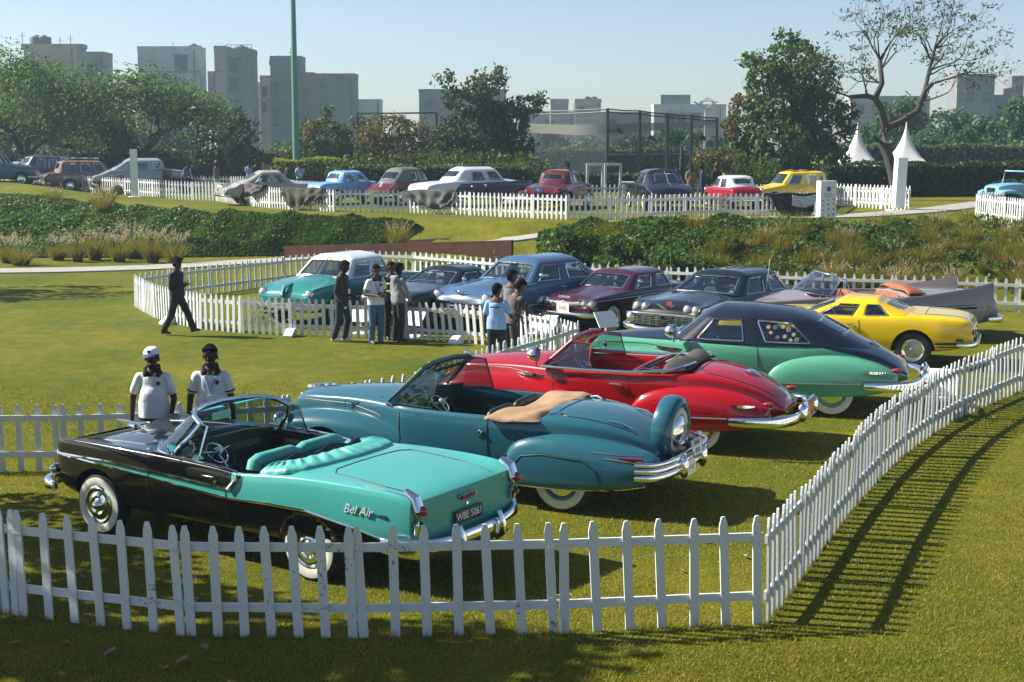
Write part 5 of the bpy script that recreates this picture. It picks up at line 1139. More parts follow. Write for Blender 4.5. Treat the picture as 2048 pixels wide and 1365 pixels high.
    b = [(-2.84, 0, 0), (-2.84, .4, 0), (-2.80, .7, 0), (-2.70, .88, 0), (-2.52, .96, 0)]
    for z, hh in ((.64, .06), (.57, .075), (.49, .085)): c.bumper([(x, y, z) for x, y, _ in b], hh, .05, 'rear_bumper')
    for y in (.33, -.33): c.blob('bumper_guard', (-2.88, y, .53), (.12, .11, .28), chrome)
    c.plate((-2.90, -.06, .69), .30, .17, R(-90), 'NW01|8765', plate_white, black_ink, R(-8), .085, chrome); event_plate(c, (-2.93, .22, .53), R(-90), 'G-01', .27, .2, R(-4))
    for sg in (1, -1): c.blob('bumper_light', (-2.84, sg * .30, .80), (.06, .14, .05), chrome); c.blob('bumper_light', (-2.86, sg * .32, .74), (.05, .09, .04), red_glass)
    # nose
    zz = lambda x: c.sz(x, 0) + .015
    q = MB(); q.sweep([(2.40, 0, zz(2.3)), (2.28, 0, zz(2.28)), (2.1, 0, zz(2.1)), (1.9, 0, zz(1.9))], [(.03, -.02), (.025, .015), (0, .028), (-.025, .015), (-.03, -.02)], scl=[1, 1.1, .8, .3]); c.part(q, 'bonnet_ornament', chrome)
    c.headlamp(2.44, .70, .74, .095); c.bumper([(2.66, 0, .48), (2.66, .5, .48), (2.58, .85, .49), (2.40, 1.0, .5)], .16, .06, 'front_bumper')
    g = MB()
    for k in range(14): g.box((2.47, -.65 + k * .1, .58), (.03, .02, .26))
    for z in (.46, .58, .70): g.box((2.475, 0, z), (.03, 1.35, .025))
    c.part(g, 'grille', chrome, None, False); c.side_line('bonnet_side_seam', [(2.2, .985), (1.4, 1.0), (.92, .93), (.86, .90)], .007, black_ink)
    q = MB()
    for sg in (1, -1): q.tube([(.86, sg * .72, 1.11), (.80, sg * .80, 1.16)], .015, k=6)
    c.part(q, 'screen_bracket', chrome)
lincoln()
# ---------------------------------------------------------------- 3 and 4: the two rounded post-war cars
RED = (.34, .002, .006); red = paint('bright_red_paint', RED, .25); red_hide = mat('red_leather', (.30, .012, .02), .4, bump=.15, bscale=9); MINT = (.088, .32, .205); mint = paint('mint_green_paint', MINT, .28); MID = (.010, .014, .024); midn = paint('midnight_paint', MID, .30)
grey_hood = mat('dark_hood_canvas', (.05, .048, .045), .85, bump=.3, bscale=40)
def rounded(c, body_m, side_m, inner, fast=False, skirtlow=.30):
    M_ = [body_m, inner, blackwell]; F_ = [side_m, inner, blackwell]
    c.body([2.42, 2.3, 2.0, 1.4, .85, .45, 0, -.6, -1.15, -1.5, -2.0, -2.35, -2.55, -2.66], [(2.42, .24), (2.3, .36), (2.0, .48), (1.4, .58), (.85, .76), (.45, .88), (0, .92), (-.9, .92), (-1.5, .84), (-2.1, .68), (-2.66, .44)], [(2.42, .55), (2.2, .4), (1.4, .32), (-1.6, .32), (-2.2, .36), (-2.66, .50)],
           [(2.42, .82), (2.3, .98), (1.4, 1.05), (.85, 1.06), (0, 1.05), (-.9, 1.05), (-1.5, 1.06), (-2.0, .97), (-2.35, .83), (-2.66, .60)], [(2.42, .86), (2.3, 1.03), (1.4, 1.14), (.85, 1.17), (-1.1, 1.10), (-1.5, 1.13), (-2.0, 1.05), (-2.35, .90), (-2.55, .76), (-2.66, .62)], cockpit=(.60, -1.12), ks=.93, kh=.70, mats=M_, lvl=3, kc=.88)
    c.fender('front_fender', [(2.46, .60, .86, .46), (2.38, .80, .93, .38), (2.05, .93, .99, .34), (1.5, .96, 1.0, .32), (.8, .90, .985, .30), (0, .80, .97, .29), (-.55, .68, .945, .29)], .40, F_, 3, arches(1.575, 0, .98, .42, 0, .35, .42, False))
    c.fender('rear_fender', [(-.58, .56, .92, .30), (-.66, .78, .98, .29), (-.95, .93, 1.01, .28), (-1.45, .96, 1.02, .28), (-1.95, .90, .99, .30), (-2.30, .78, .92, .36), (-2.52, .64, .84, .44)], .45, F_, 3)
    c.wheels(1.575, -1.575, .80, .355, 'ww', side_m, 'small')
    for sg in (1, -1):
        c.side_line('fender_spear', [(-.75, .50), (-2.0, .52)], .012, chrome, (sg,)); y = c.sy(-2.22, .66, sg)
        q = MB(); q.sweep([(-2.03, c.sy(-2.03, .69, sg), .69), (-2.12, c.sy(-2.12, .69, sg) + sg * .02, .69), (-2.22, c.sy(-2.22, .685, sg) + sg * .02, .685), (-2.34, c.sy(-2.34, .68, sg), .68)], [(.02, -.018), (.02, .018), (-.02, .018), (-.02, -.018)], scl=[.2, 1, 1.2, .5]); c.part(q, 'tail_ornament', chrome)
        c.blob('taillight', (-2.50, sg * .72, .70), (.16, .09, .07), red_glass)
        c.side_line('skirt_seam', [(-1.15, .31), (-1.10, .45), (-1.35, .60), (-1.8, .60), (-2.0, .50), (-2.08, .34)], .004, black_ink, (sg,)) if not fast else None
        h_ = .93; q = MB(); q.sweep([(.68, c.sy(.68, h_, sg), h_), (.82, c.sy(.82, h_, sg) + sg * .018, h_ + .004), (1.0, c.sy(1.0, h_, sg) + sg * .018, h_ + .006), (1.16, c.sy(1.16, h_, sg), h_ + .004)], [(.02, -.02), (.02, .02), (-.02, .02), (-.02, -.02)], scl=[.2, 1, 1, .3]); c.part(q, 'fender_vent', chrome)
    b = [(-2.84, 0, .49), (-2.84, .4, .49), (-2.79, .70, .50), (-2.66, .93, .50), (-2.34, 1.06, .50), (-2.05, 1.075, .50)]; c.bumper(b, .15, .065, 'rear_bumper')
    for y in (.36, -.36): c.blob('bumper_guard', (-2.88, y, .55), (.15, .13, .26), chrome)
    q = MB(); q.tube([(-2.88, -.36, .66), (-2.90, 0, .66), (-2.88, .36, .66)], .03, k=8); c.part(q, 'bumper_bar', chrome)
    c.bumper([(2.62, 0, .47), (2.62, .5, .47), (2.55, .85, .48), (2.38, 1.02, .49), (2.2, 1.05, .49)], .15, .06, 'front_bumper'); c.headlamp(2.40, .72, .76, .10)
    g = MB()
    for k in range(19): g.box((2.44, -.63 + k * .07, .60), (.03, .022, .24))
    c.part(g, 'grille', chrome, None, False)
    z = c.sz(2.2, 0); q = MB(); q.tube([(2.12, 0, z - .01), (2.22, 0, z + .06), (2.34, 0, z + .07)], [.02, .03, .01], k=7); c.part(q, 'bonnet_ornament', chrome)
    c.side_line('bonnet_side_seam', [(2.1, .97), (1.3, .985), (.95, .95)], .006, black_ink)
    xe = c.sx(0, .72, -1); q = MB(); q.sweep([(c.sx(0, .66, -1) - .01, 0, .66), (c.sx(0, .74, -1) - .03, 0, .74), (c.sx(0, .82, -1) - .015, 0, .82)], [(.05, -.015), (.05, .015), (-.05, .015), (-.05, -.015)], up=(1, 0, 0), scl=[.7, 1, .6]); c.part(q, 'boot_handle', chrome)
    z = c.sz(-2.1, 0); q = MB(); q.sweep([(-2.0, 0, c.sz(-2.0, 0) + .01), (-2.1, 0, z + .03), (-2.22, 0, c.sz(-2.22, 0) + .01)], [(.09, -.01), (.06, .02), (-.06, .02), (-.09, -.01)], scl=[.4, 1, .5]); c.part(q, 'boot_emblem', chrome)
def red_car():
    c = Car('bright red convertible with a red number plate between the teal and mint cars', 1.41, 20.3, R(157), GC, pitch=1.5); t = c.t
    rounded(c, red, red, red_hide)
    for sg in (1, -1):
        q = MB(); q.tube([(.72, sg * .84, 1.075), (.45, sg * .885, 1.075), (0, sg * .905, 1.065), (-.6, sg * .905, 1.065), (-1.1, sg * .86, 1.10), (-1.32, sg * .72, 1.15), (-1.40, sg * .4, 1.17)], .022, k=7); c.part(q, 'belt_moulding', chrome)
    c.side_line('door_seam', [(.55, 1.0), (.50, .34)], .005, black_ink); c.side_line('door_seam', [(-.58, 1.02), (-.60, .70)], .005, black_ink); c.handle(-.42, .90, .17)
    frame_screen(c, (.70, .76, 1.08), (.34, .60, 1.42), 0, paint('dark_red_frame', (.25, .006, .012)), glass_dark, .02, hr=.03)
    g = MB()
    for sg in (1, -1): g.box((.30, sg * .30, 1.385), (.24, .48, .018), 0, 0, Matrix.Rotation(R(18), 3, 'Y'))
    c.part(g, 'sun_visor', red_hide, None, False); c.steering(.20, .38, 1.03, .21, .45); c.bench(-.40, red_hide, .56, .68, 1.08, .5, .16); c.bench(-1.08, red_hide, .56, .62, .98, .4, .1)
    d = MB(); d.sweep([(.58, -.78, 1.0), (.60, 0, 1.04), (.58, .78, 1.0)], [(-.08, -.2), (.06, -.16), (.10, 0), (.04, .09), (-.08, .12)]); c.part(d, 'dashboard', red)
    boot_cover(c, grey_hood, [-1.02, -1.08, -1.2, -1.32, -1.42], [[(0, 1.05), (.3, 1.08), (.55, 1.10), (.72, 1.10), (.8, 1.04)], [(0, 1.14), (.3, 1.20), (.55, 1.22), (.72, 1.19), (.8, 1.05)], [(0, 1.2), (.3, 1.25), (.55, 1.25), (.7, 1.2), (.78, 1.06)], [(0, 1.19), (.3, 1.22), (.5, 1.21), (.62, 1.17), (.72, 1.08)], [(0, 1.12), (.3, 1.13), (.5, 1.13), (.6, 1.12), (.66, 1.1)]], 'folded_hood', .015, 5)
    q = MB()
    for sg in (1, -1):
        q.tube([(-.50, sg * .74, 1.02), (-.75, sg * .72, 1.10), (-1.0, sg * .70, 1.08), (-1.2, sg * .72, 1.12)], .014, k=5); q.tube([(-.62, sg * .66, .96), (-.9, sg * .66, 1.12), (-1.1, sg * .66, 1.05)], .012, k=5)
    q.tube([(-.62, -.62, 1.05), (-.62, .62, 1.05)], .02, k=6); q.tube([(-.8, -.62, 1.1), (-.8, .62, 1.1)], .02, k=6); c.part(q, 'hood_frame', black_trim)
    c.plate((-2.93, 0, .575), .36, .22, R(-90), 'RFA-1954', plate_red, mat('plate_yellow_ink', (.7, .55, .1), .4), R(-4), .10, chrome)
    c.top_line('boot_lid_seam', [(-1.50, 0), (-1.50, .42), (-1.62, .58), (-2.1, .52), (-2.5, .34)], .006, black_ink, True)
    q = MB(); q.lathe([(.001, .13), (.06, .12), (.10, .06), (.11, .0), (.105, -.02), (.001, -.02)], (.78, .86, 1.24), 'X', 20); q.tube([(.78, .84, 1.06), (.78, .86, 1.15)], .014, k=6); c.part(q, 'spotlight', chrome)
    c.mirror(.4, .88, 1.05, -1)
red_car()
def mint_car():
    c = Car('mint green fastback with a midnight black roof and badge stickers in its rear side window', 3.60, 22.75, R(163), GC, s_=1.03, pitch=1.0); t = c.t
    two = two_tone('mint_midnight_two_tone', MID, MINT, [(-3, 3), (-2.9, 3)], None, 0); nt, p = nodes_of(two)      # lower body painted by line below
    low = two_tone('midnight_over_mint', MINT, MID, [(3, 1.04), (.8, 1.05), (-1.0, 1.055), (-1.4, 1.02), (-1.9, .90), (-2.3, .74), (-2.66, .58)], None, 0)
    rounded(c, low, mint, black_in, True)
    cols = [(.92, 0, 1.13, .42, 0, 1.52), (.84, .60, 1.10, .36, .53, 1.465), (.62, .84, 1.06, .25, .65, 1.43), (-.43, .885, 1.05, -.28, .695, 1.46), (-.48, .885, 1.05, -.33, .695, 1.46), (-1.34, .86, 1.04, -.98, .665, 1.40), (-1.85, .66, .99, -1.12, .58, 1.42), (-2.22, .42, .91, -1.20, .46, 1.44), (-2.28, 0, .93, -1.22, 0, 1.48)]
    c.greenhouse(cols, 1.60, [(0, 1, 'windscreen'), (2, 3, 'side_window'), (4, 5, 'rear_side_window'), (7, 8, 'rear_window')], midn, 3, glass, low=.03, high=.91, inset=.56, rear_low=.50, crown=lambda x, z: z - .07 * max(0, -.2 - x) ** 1.3)
    c.bench(-.30, black_in, .56, .68, 1.10, .5, .16); c.bench(-1.15, black_in, .56, .62, 1.05, .4, .1); c.steering(.22, .38, 1.06, .21, .4)
    c.side_line('belt_moulding', [(.85, 1.055), (0, 1.045), (-.9, 1.045)], .010, chrome)
    c.side_line('door_seam', [(.55, 1.02), (.50, .34)], .005, black_ink); c.side_line('door_seam', [(-.47, 1.02), (-.50, .70)], .005, black_ink)
    f = [(1, .3, .2), (.1, .4, .6), (.7, .6, .1), (.6, .1, .1), (.8, .8, .8), (.2, .5, .2), (.1, .15, .4), (.5, .45, .1), (.7, .3, .1), (.15, .35, .5), (.6, .6, .5)]
    rr = random.Random(8)
    for k, (dx, dz) in enumerate([(-.62, 1.30), (-.72, 1.30), (-.84, 1.31), (-.66, 1.22), (-.92, 1.27), (-1.00, 1.20), (-.60, 1.16), (-.76, 1.15), (-.87, 1.17), (-.96, 1.12), (-1.05, 1.13)]):
        h = c.bvh2.ray_cast(Vector((dx, 3, dz)), Vector((0, -1, 0))); y = .70 + (1.40 - dz) * .42
        q = MB(); q.lathe([(.001, 0), (.036, 0), (.036, .004), (.001, .004)], (0, 0, 0), 'Z', 14); Mx = Matrix.Translation((dx, y, dz)) @ Matrix.Rotation(R(-68), 4, 'X'); q.v = [tuple(Mx @ Vector(p)) for p in q.v]
        o = c.part(q, 'window_sticker', mat('sticker_colour_%s' % 'abcdefghijk'[k], tuple(v * .32 for v in f[k]), .5), None, False)
        q = MB(); q.lathe([(.001, 0), (.022, 0), (.022, .003), (.001, .003)], (0, 0, .004), 'Z', 10); q.v = [tuple(Mx @ Vector(p)) for p in q.v]; c.part(q, 'sticker_centre', mat('sticker_centre_%s' % 'abc'[k % 3], [(.35, .32, .18), (.08, .08, .1), (.3, .3, .3)][k % 3], .5), o, False)
    q = MB(); q.lathe([(.001, .13), (.06, .12), (.10, .06), (.11, .0), (.105, -.02), (.001, -.02)], (.80, .88, 1.22), 'X', 20); q.tube([(.80, .84, 1.05), (.80, .87, 1.14)], .014, k=6); c.part(q, 'spotlight', chrome)
mint_car()
# ---------------------------------------------------------------- the other cars: one builder, own proportions
def saloon(label, X, Y, psi, P, L=4.6, wb=2.7, w=.88, h=1.5, belt=.98, hood=.92, deck=.90, fo=.75, roof=None, wsb=.75, wst=.30, rt=-.95, rb=-1.45, wr=.64, bp=(-.25,), cp=None, front=None, rear=None, ww=True, r=.33, inner=None, lvl=2, group=GC, zt=None, zc=None, wcur=None, zb=.27, ks=.93, dip=.02,
           ff=None, rf=None, cut=True, ctop=.86, tall=None, side_trim=(), high=.93, ang=0, rimc=None, cap='small', wins=None, rcut=True, cat='car', s_=1, wheel_y=None, kh=.74, dome=.02):
    c = Car(label, X, Y, psi, group, cat, s_=s_); xf, xr = wb / 2 + fo, wb / 2 + fo - L; a = wb / 2; pm = P if not isinstance(P, tuple) else paint('%s' % P[0], P[1]); inn = inner or black_in
    zt = zt or [(xf, hood - .26), (xf - .08, hood - .05), (xf - .4, hood), (wsb, belt), (rb, belt), (xr + .45, deck), (xr + .10, deck - .05), (xr, deck - .26)]
    zc = zc or [(xf, hood - .24), (xf - .12, hood - .02), (xf - .5, hood + .03), (wsb + .1, belt + .07), (rb - .05, belt + .05), (xr + .4, deck + .03), (xr + .1, deck - .04), (xr, deck - .26)]
    wc = wcur or [(xf, w * .80), (xf - .12, w * .93), (xf - .6, w), (xr + .6, w), (xr + .12, w * .93), (xr, w * .82)]
    xs = sorted({round(p[0], 3) for q in (zt, zc, wc) for p in q} | {a + .45, a - .45, -a + .45, -a - .45, 0}, reverse=True); xs = [x for i, x in enumerate(xs) if i == 0 or xs[i - 1] - x > .045]
    M_ = [pm, inn, blackwell]; cu = arches(a, -a, w, r + .07, r + .06, r, .30, rcut) if cut else ()
    c.body(xs, wc, [(xf, zb + .14), (xf - .3, zb + .04), (a, zb), (-a, zb), (xr + .3, zb + .05), (xr, zb + .16)], zt, zc, (wsb - .08, rb + .10), ks, kh, dip, M_, lvl, cu)
    fmat = M_
    if ff: c.fender('front_fender', ff, w * .42, fmat, lvl, arches(a, 0, ff[2][2], r + .07, 0, r, .4, False))
    if rf: c.fender('rear_fender', rf, w * .45, fmat, lvl, [q for q in arches(0, -a, rf[2][2], .01, r + .06, r, .4) if q[0] == -a] if rcut else ())
    c.wheels(a, -a, wheel_y or (max(w, ff[2][2] if ff else 0) - .12), r, 'ww' if ww else 'plain', rimc, cap)
    if roof is not False:
        rm = roof or pm; zz = lambda x: ip(x, zt) - .015; wb_ = lambda x: ip(x, wc) * ks - .005; cpx = cp or (rb + .42, rt - .02)
        ty = lambda x: wr; lerp = lambda f: wst - .10 + (cpx[1] - wst + .10) * f
        cols = [(wsb + .10, 0, zz(wsb) + .05, wst + .05, 0, h - .06 - dome * .6), (wsb + .02, wb_(wsb) * .90, zz(wsb) + .02, wst, wr * .90, h - .065 - dome), (wsb - .09, wb_(wsb), zz(wsb), wst - .05, wr, h - .085 - dome)]
        for b in bp:
            f = (wsb - .16 - b) / (wsb - .16 - cpx[0]); cols += [(b + .018, wb_(b), zz(b), lerp(f) + .018, wr + .012, h - .08 - dome), (b - .018, wb_(b), zz(b), lerp(f) - .018, wr + .012, h - .08 - dome)]
        cols += [(cpx[0], wb_(cpx[0]) - .005, zz(cpx[0]), cpx[1], wr, h - .085 - dome), (rb + .14, wb_(rb) * .86, zz(rb), rt + .02, wr * .88, h - .085 - dome), (rb, wb_(rb) * .62, zz(rb) + .01, rt - .01, wr * .74, h - .075 - dome), (rb - .06, 0, zz(rb) + .03, rt - .05, 0, h - .065 - dome * .6)]
        n = len(cols); W_ = [(0, 1, 'windscreen')] + [(2 + 2 * i, 3 + 2 * i, 'side_window') for i in range(len(bp) + 1)] + [(n - 2, n - 1, 'rear_window')]
        if wins: W_ = wins(n)
        c.greenhouse(cols, h, W_, rm, 2 if lvl > 1 else 1, glass, high=high, low=.03, trim_r=.012 if lvl > 1 else .016)
    c.bench(wsb - 1.0, inn, .50, w * .7, belt + .04, .45, .12); 
    if rb < -.8: c.bench(max(rb + .25, wsb - 1.85), inn, .50, w * .66, belt, .42, .10)
    c.steering(wsb - .45, .36 if ang == 0 else -.36, belt + .02, .19, .4)
    c.side_line('door_seam', [(wsb - .16, belt - .06), (wsb - .18, zb + .1)], .005, black_ink)
    for b in list(bp)[:2]: c.side_line('door_seam', [(b, belt - .06), (b - .02, zb + .1)], .005, black_ink); c.handle(b + .14, belt - .14, .13)
    for (pts, rr_, mm) in side_trim: c.side_line('side_trim', pts, rr_, mm)
    c.xf, c.xr, c.w_, c.zt_ = xf, xr, w, zt
    if front: front(c)
    if rear: rear(c)
    return c
def simple_bumper(c, z, f=True, out=.10, h=.12, wrap=.28, guards=.34, m=chrome):
    x = c.xf + out if f else c.xr - out; sg = 1 if f else -1; w = c.w_
    c.bumper([(x, 0, z), (x, w * .5, z), (x - sg * .05, w * .82, z), (x - sg * .16, w * 1.01, z), (x - sg * (.16 + wrap), w * 1.06, z)], h, .055, 'front_bumper' if f else 'rear_bumper', m)
    if guards:
        for y in (guards, -guards): c.blob('bumper_guard', (x + sg * .04, y, z + .04), (.10, .09, .22), m)
def bars(c, name, x, y0, y1, zs, m=chrome, th=.02, vert=0):
    g = MB()
    for z in zs: g.box((x, (y0 + y1) / 2, z), (.03, y1 - y0, th))
    for k in range(vert): g.box((x - .005, y0 + (y1 - y0) * (k + .5) / vert, (zs[0] + zs[-1]) / 2), (.025, .012, abs(zs[-1] - zs[0])))
    return c.part(g, name, m, None, False)
def tails(c, y, z, d=(.05, .12, .10), m=None, n=1):
    for sg in (1, -1):
        x = c.sx(sg * y, z, -1); c.blob('taillight', (x - .01, sg * y, z), d, m or red_glass)
def bonnet_seams(c, x0, x1, y): c.top_line('bonnet_seam', [(x0, y), (x1, y * .9)], .005, black_ink, True); c.top_line('bonnet_seam', [(x0, 0), (x0, y)], .005, black_ink, True)
# ---- second row, left to right
twoton = two_tone  # alias
sea = ('sea_green_paint', (.022, .21, .19)); snow = paint('white_roof_paint', (.72, .73, .74)); navyslate = ('slate_blue_paint', (.050, .105, .20)); blackp = ('black_gloss_paint', (.006, .007, .010)); maroon = ('dark_maroon_paint', (.050, .008, .017)); taupe = ('taupe_metallic_paint', (.25, .215, .21)); yellow = ('chrome_yellow_paint', (.72, .47, .004))
def f_stude(c):
    c.headlamp(c.xf - .03, .66, .76, .10); simple_bumper(c, .46); bars(c, 'grille', c.xf - .01, -.45, .45, [.52, .58, .64], vert=0)
    q = MB(); q.sweep([(c.xf + .02, 0, .60), (c.xf + .03, 0, .75), (c.xf - .04, 0, .92), (c.xf - .35, 0, c.sz(c.xf - .35, 0) + .01)], [(.05, -.03), (.05, .03), (-.05, .03), (-.05, -.03)], scl=[.5, 1, 1, .3], up=(0, 1, 0)); c.part(q, 'nose_ornament', chrome)
    c.plate((c.xf + .14, -.32, .36), .42, .12, R(90), 'WYT 0047', plate_black, white_ink); q = MB(); q.tube([(wsx, 0, z) for wsx, z in ((.98, 1.12), (.55, 1.49))], .012, k=6); c.part(q, 'windscreen_divider', chrome)
    for sg in (1,):
        xx, zz = -.05, .72; y = c.sy(xx, zz, sg); q = MB(); q.lathe([(.001, 0), (.20, 0), (.20, .004), (.001, .004)], (xx, y + .002, zz), 'Y', 24); o = c.part(q, 'door_roundel', mat('roundel_dark', (.02, .03, .05), .5)); q = MB(); q.lathe([(.001, 0), (.13, 0), (.13, .003), (.001, .003)], (xx, y + .008, zz - .02), 'Y', 20); c.part(q, 'roundel_centre', mat('roundel_pink', (.45, .12, .16), .5), o)
saloon('two-tone sea green saloon with a white roof behind the standing men', -4.02, 33.9, R(-120), sea, L=4.9, wb=2.87, w=.88, h=1.56, belt=1.02, hood=.94, deck=.96, fo=.85, roof=snow, wsb=.92, wst=.48, rt=-.75, rb=-1.25, wr=.63, bp=(-.10,), inner=mat('grey_cloth_interior', (.16, .15, .15), .8), dome=.055, front=f_stude, dip=.06,
       zc=[(2.285, .70), (2.15, .95), (1.8, 1.02), (1.0, 1.10), (-1.3, 1.06), (-1.7, 1.02), (-2.3, .92), (-2.615, .66)], side_trim=[([(2.0, .60), (-2.3, .60)], .010, chrome)])
def f_mustang(c):
    for sg in (1, -1): pass
    c.headlamp(c.xf - .04, .62, .68, .085); simple_bumper(c, .46, h=.09, guards=.3); bars(c, 'grille', c.xf - .03, -.5, .5, [.56, .66, .76], black_trim, .08); bars(c, 'grille_bar', c.xf, -.5, .5, [.66], chrome, .02)
    for sg in (1, -1): q = MB(); q.tube([(.66, sg * .2 - .3, c.sz(.66, sg * .2 - .3) + .02), (.55, sg * .2 + .12, 1.02)], .008, k=4); c.part(q, 'wiper', chrome)
    c.mirror(.35, .80, .93, 1)
saloon('low black fastback coupe between the sea green saloon and the slate blue car', -1.62, 33.0, R(-124), blackp, L=4.66, wb=2.74, w=.86, h=1.31, belt=.90, hood=.86, deck=.90, fo=.80, wsb=.62, wst=-.02, rt=-.85, rb=-1.75, wr=.58, bp=(-.62,), cp=(-1.15, -.80), front=f_mustang, ww=False, dip=-.02, cap='mag')
def f_fast(c):
    c.headlamp(c.xf - .03, .72, .80, .105); simple_bumper(c, .46, h=.15); bars(c, 'grille', c.xf + .03, -.62, .62, [.54, .62, .70], chrome, .035)
    q = MB(); q.prism([(-.16, .05), (0, -.06), (.16, .05), (.13, .06), (0, -.02), (-.13, .06)], -.01, .01, 0, lambda y, z, h: (c.sx(0, .86) + .02 + h, y, .88 + z)); c.part(q, 'bonnet_badge', chrome, None, False)
    q = MB(); q.tube([(c.xf - .1, 0, c.sz(c.xf - .1, 0)), (c.xf - .0, 0, c.sz(c.xf - .1, 0) + .06)], [.03, .012], k=7); c.part(q, 'bonnet_ornament', chrome)
    c.plate((c.xf + .13, 0, .40), .46, .12, R(90), '1194', plate_black, white_ink); q = MB(); q.tube([(1.06, 0, 1.14), (.55, 0, 1.53)], .012, k=6); c.part(q, 'windscreen_divider', chrome); c.mirror(.72, .86, 1.08, 1)
    for sg in (1, -1): c.blob('wing_light', (c.xf - .08, sg * .80, .58), (.10, .14, .09), chrome)
saloon('slate blue fastback saloon with a split windscreen and chrome grille', .42, 32.65, R(-131), navyslate, L=5.30, wb=3.05, w=.92, h=1.60, belt=1.06, hood=1.0, deck=.80, fo=.90, wsb=.95, wst=.45, rt=-1.05, rb=-2.1, wr=.64, bp=(-.22,), cp=(-1.2, -.95), dome=.06, front=f_fast, dip=.07,
       zc=[(2.425, .74), (2.3, .96), (1.9, 1.05), (1.05, 1.15), (-1.6, 1.10), (-2.0, 1.03), (-2.5, .86), (-2.875, .60)], zt=[(2.425, .70), (2.33, .90), (2.0, .985), (.95, 1.06), (-1.3, 1.06), (-2.0, .98), (-2.5, .80), (-2.875, .55)],
       rf=[(-.75, .60, .93, .28), (-.82, .80, .98, .27), (-1.2, .92, .99, .27), (-1.7, .92, .985, .28), (-2.3, .82, .94, .32), (-2.80, .62, .84, .42)], rcut=False, side_trim=[([(1.9, .58), (.1, .58)], .012, chrome)])
def f_corv(c):
    for y in (.70, .50): c.headlamp(c.xf - .02, y, .68, .075)
    for sg in (1, -1): q = MB(); q.tube([(c.xf - .01, sg * .40, .78), (c.xf - .01, sg * .82, .78), (c.xf - .03, sg * .83, .59), (c.xf - .01, sg * .40, .59)], .012, k=6, closed=True, up=(1, 0, 0)); c.part(q, 'headlight_surround', chrome)
    simple_bumper(c, .45, h=.11, guards=0); q = MB(); q.tube([(c.xf + .01, -.40, .71), (c.xf + .04, 0, .66), (c.xf + .01, .40, .71)], .016, k=6); c.part(q, 'nose_trim', chrome)
    event_plate(c, (c.xf + .06, .02, .60), R(90), 'F-05', .34, .26); txt('CORVAIR', .075, Matrix.Translation((c.xf - .02, 0, .81)) @ Matrix.Rotation(R(90), 4, 'Z') @ Matrix.Rotation(R(62), 4, 'X'), chrome, c.t, name='bonnet_lettering')
    for y in (-.45, .1): q = MB(); q.tube([(.62, y, c.sz(.62, y) + .02), (.52, y + .42, .99)], .008, k=4); c.part(q, 'wiper', chrome)
    c.mirror(.40, .78, .93, 1)
saloon('dark maroon compact saloon with paired headlights and a white event plate', 2.46, 32.5, R(-129.5), maroon, L=4.57, wb=2.74, w=.84, h=1.30, belt=.89, hood=.84, deck=.85, fo=.72, wsb=.72, wst=.22, rt=-.95, rb=-1.35, wr=.62, bp=(-.30,), cp=(-1.05, -.95), front=f_corv, r=.315, dip=.03,
       side_trim=[([(2.0, .74), (-2.3, .74)], .010, chrome)])
def f_chev(c):
    for y in (.70, .50): c.headlamp(c.xf - .03, y, .84, .082)
    c.bumper([(c.xf + .12, 0, .40), (c.xf + .12, .5, .40), (c.xf + .06, .8, .43), (c.xf - .08, .98, .46), (c.xf - .5, 1.02, .46)], .13, .06, 'front_bumper'); c.bumper([(c.xf + .05, 0, .72), (c.xf + .05, .6, .72), (c.xf - .02, .88, .70), (c.xf - .1, .96, .66)], .05, .03, 'grille_top_bar')
    bars(c, 'grille', c.xf + .03, -.70, .70, [.50, .535, .57, .605, .64, .675], chrome, .014, 9)
    for sg in (1, -1):
        q = MB(); q.lathe([(.10, -.02), (.11, .02), (.08, .05), (.001, .06)], (c.xf + .03, sg * .78, .60), 'X', 16); c.part(q, 'parking_light', chrome)
        q = MB(); q.tube([(c.xf - .1, sg * .60, 1.0), (c.xf - .02, sg * .60, 1.03), (c.xf + .04, sg * .60, 1.02)], [.01, .02, .006], k=6); c.part(q, 'fender_ornament', chrome)
        for k in range(4): q = MB(); x_ = 1.72 - k * .10; q.box((x_, c.sy(x_, .90, sg), .90), (.03, .02, .12), 0, 0, Matrix.Rotation(R(20), 3, 'Y')); c.part(q, 'fender_hash_mark', chrome, None, False)
    q = MB(); q.prism([(-.22, .06), (0, -.07), (.22, .06), (.18, .07), (0, -.02), (-.18, .07)], -.01, .01, 0, lambda y, z, h: (c.sx(0, .84) + .02 + h, y, .85 + z)); o = c.part(q, 'nose_vee', chrome, None, False)
    q = MB(); q.box((c.sx(0, .9) + .0, 0, .92), (.04, .14, .06)); c.part(q, 'nose_crest', mat('crest_red', (.35, .05, .05), .35), o, False)
    c.plate((c.xf + .16, -.12, .345), .44, .13, R(90), 'DLF 6381', plate_black, white_ink, 0, .10)
    for y in (-.45, .1): q = MB(); q.tube([(.80, y, c.sz(.80, y) + .02), (.66, y + .45, 1.13)], .008, k=4); c.part(q, 'wiper', chrome)
    q = MB(); q.tube([(1.1, -.70, .98), (1.1, -.72, 1.75)], .006, k=4); c.part(q, 'aerial', chrome)
saloon('black saloon with four headlights and a full-width chrome grille beside the maroon compact', 4.61, 30.5, R(-128.5), blackp, L=5.31, wb=2.985, w=.97, h=1.47, belt=1.0, hood=.95, deck=.92, fo=.98, wsb=.92, wst=.28, rt=-1.05, rb=-1.55, wr=.66, bp=(-.25,), cp=(-1.2, -1.0), front=f_chev, dip=.05, inner=mat('blue_grey_cloth', (.05, .07, .08), .8),
       side_trim=[([(2.2, .86), (-.2, .80), (-2.6, .72)], .010, chrome)])
brown_hide = mat('saddle_leather', (.26, .085, .03), .45, var=.15, vscale=4)
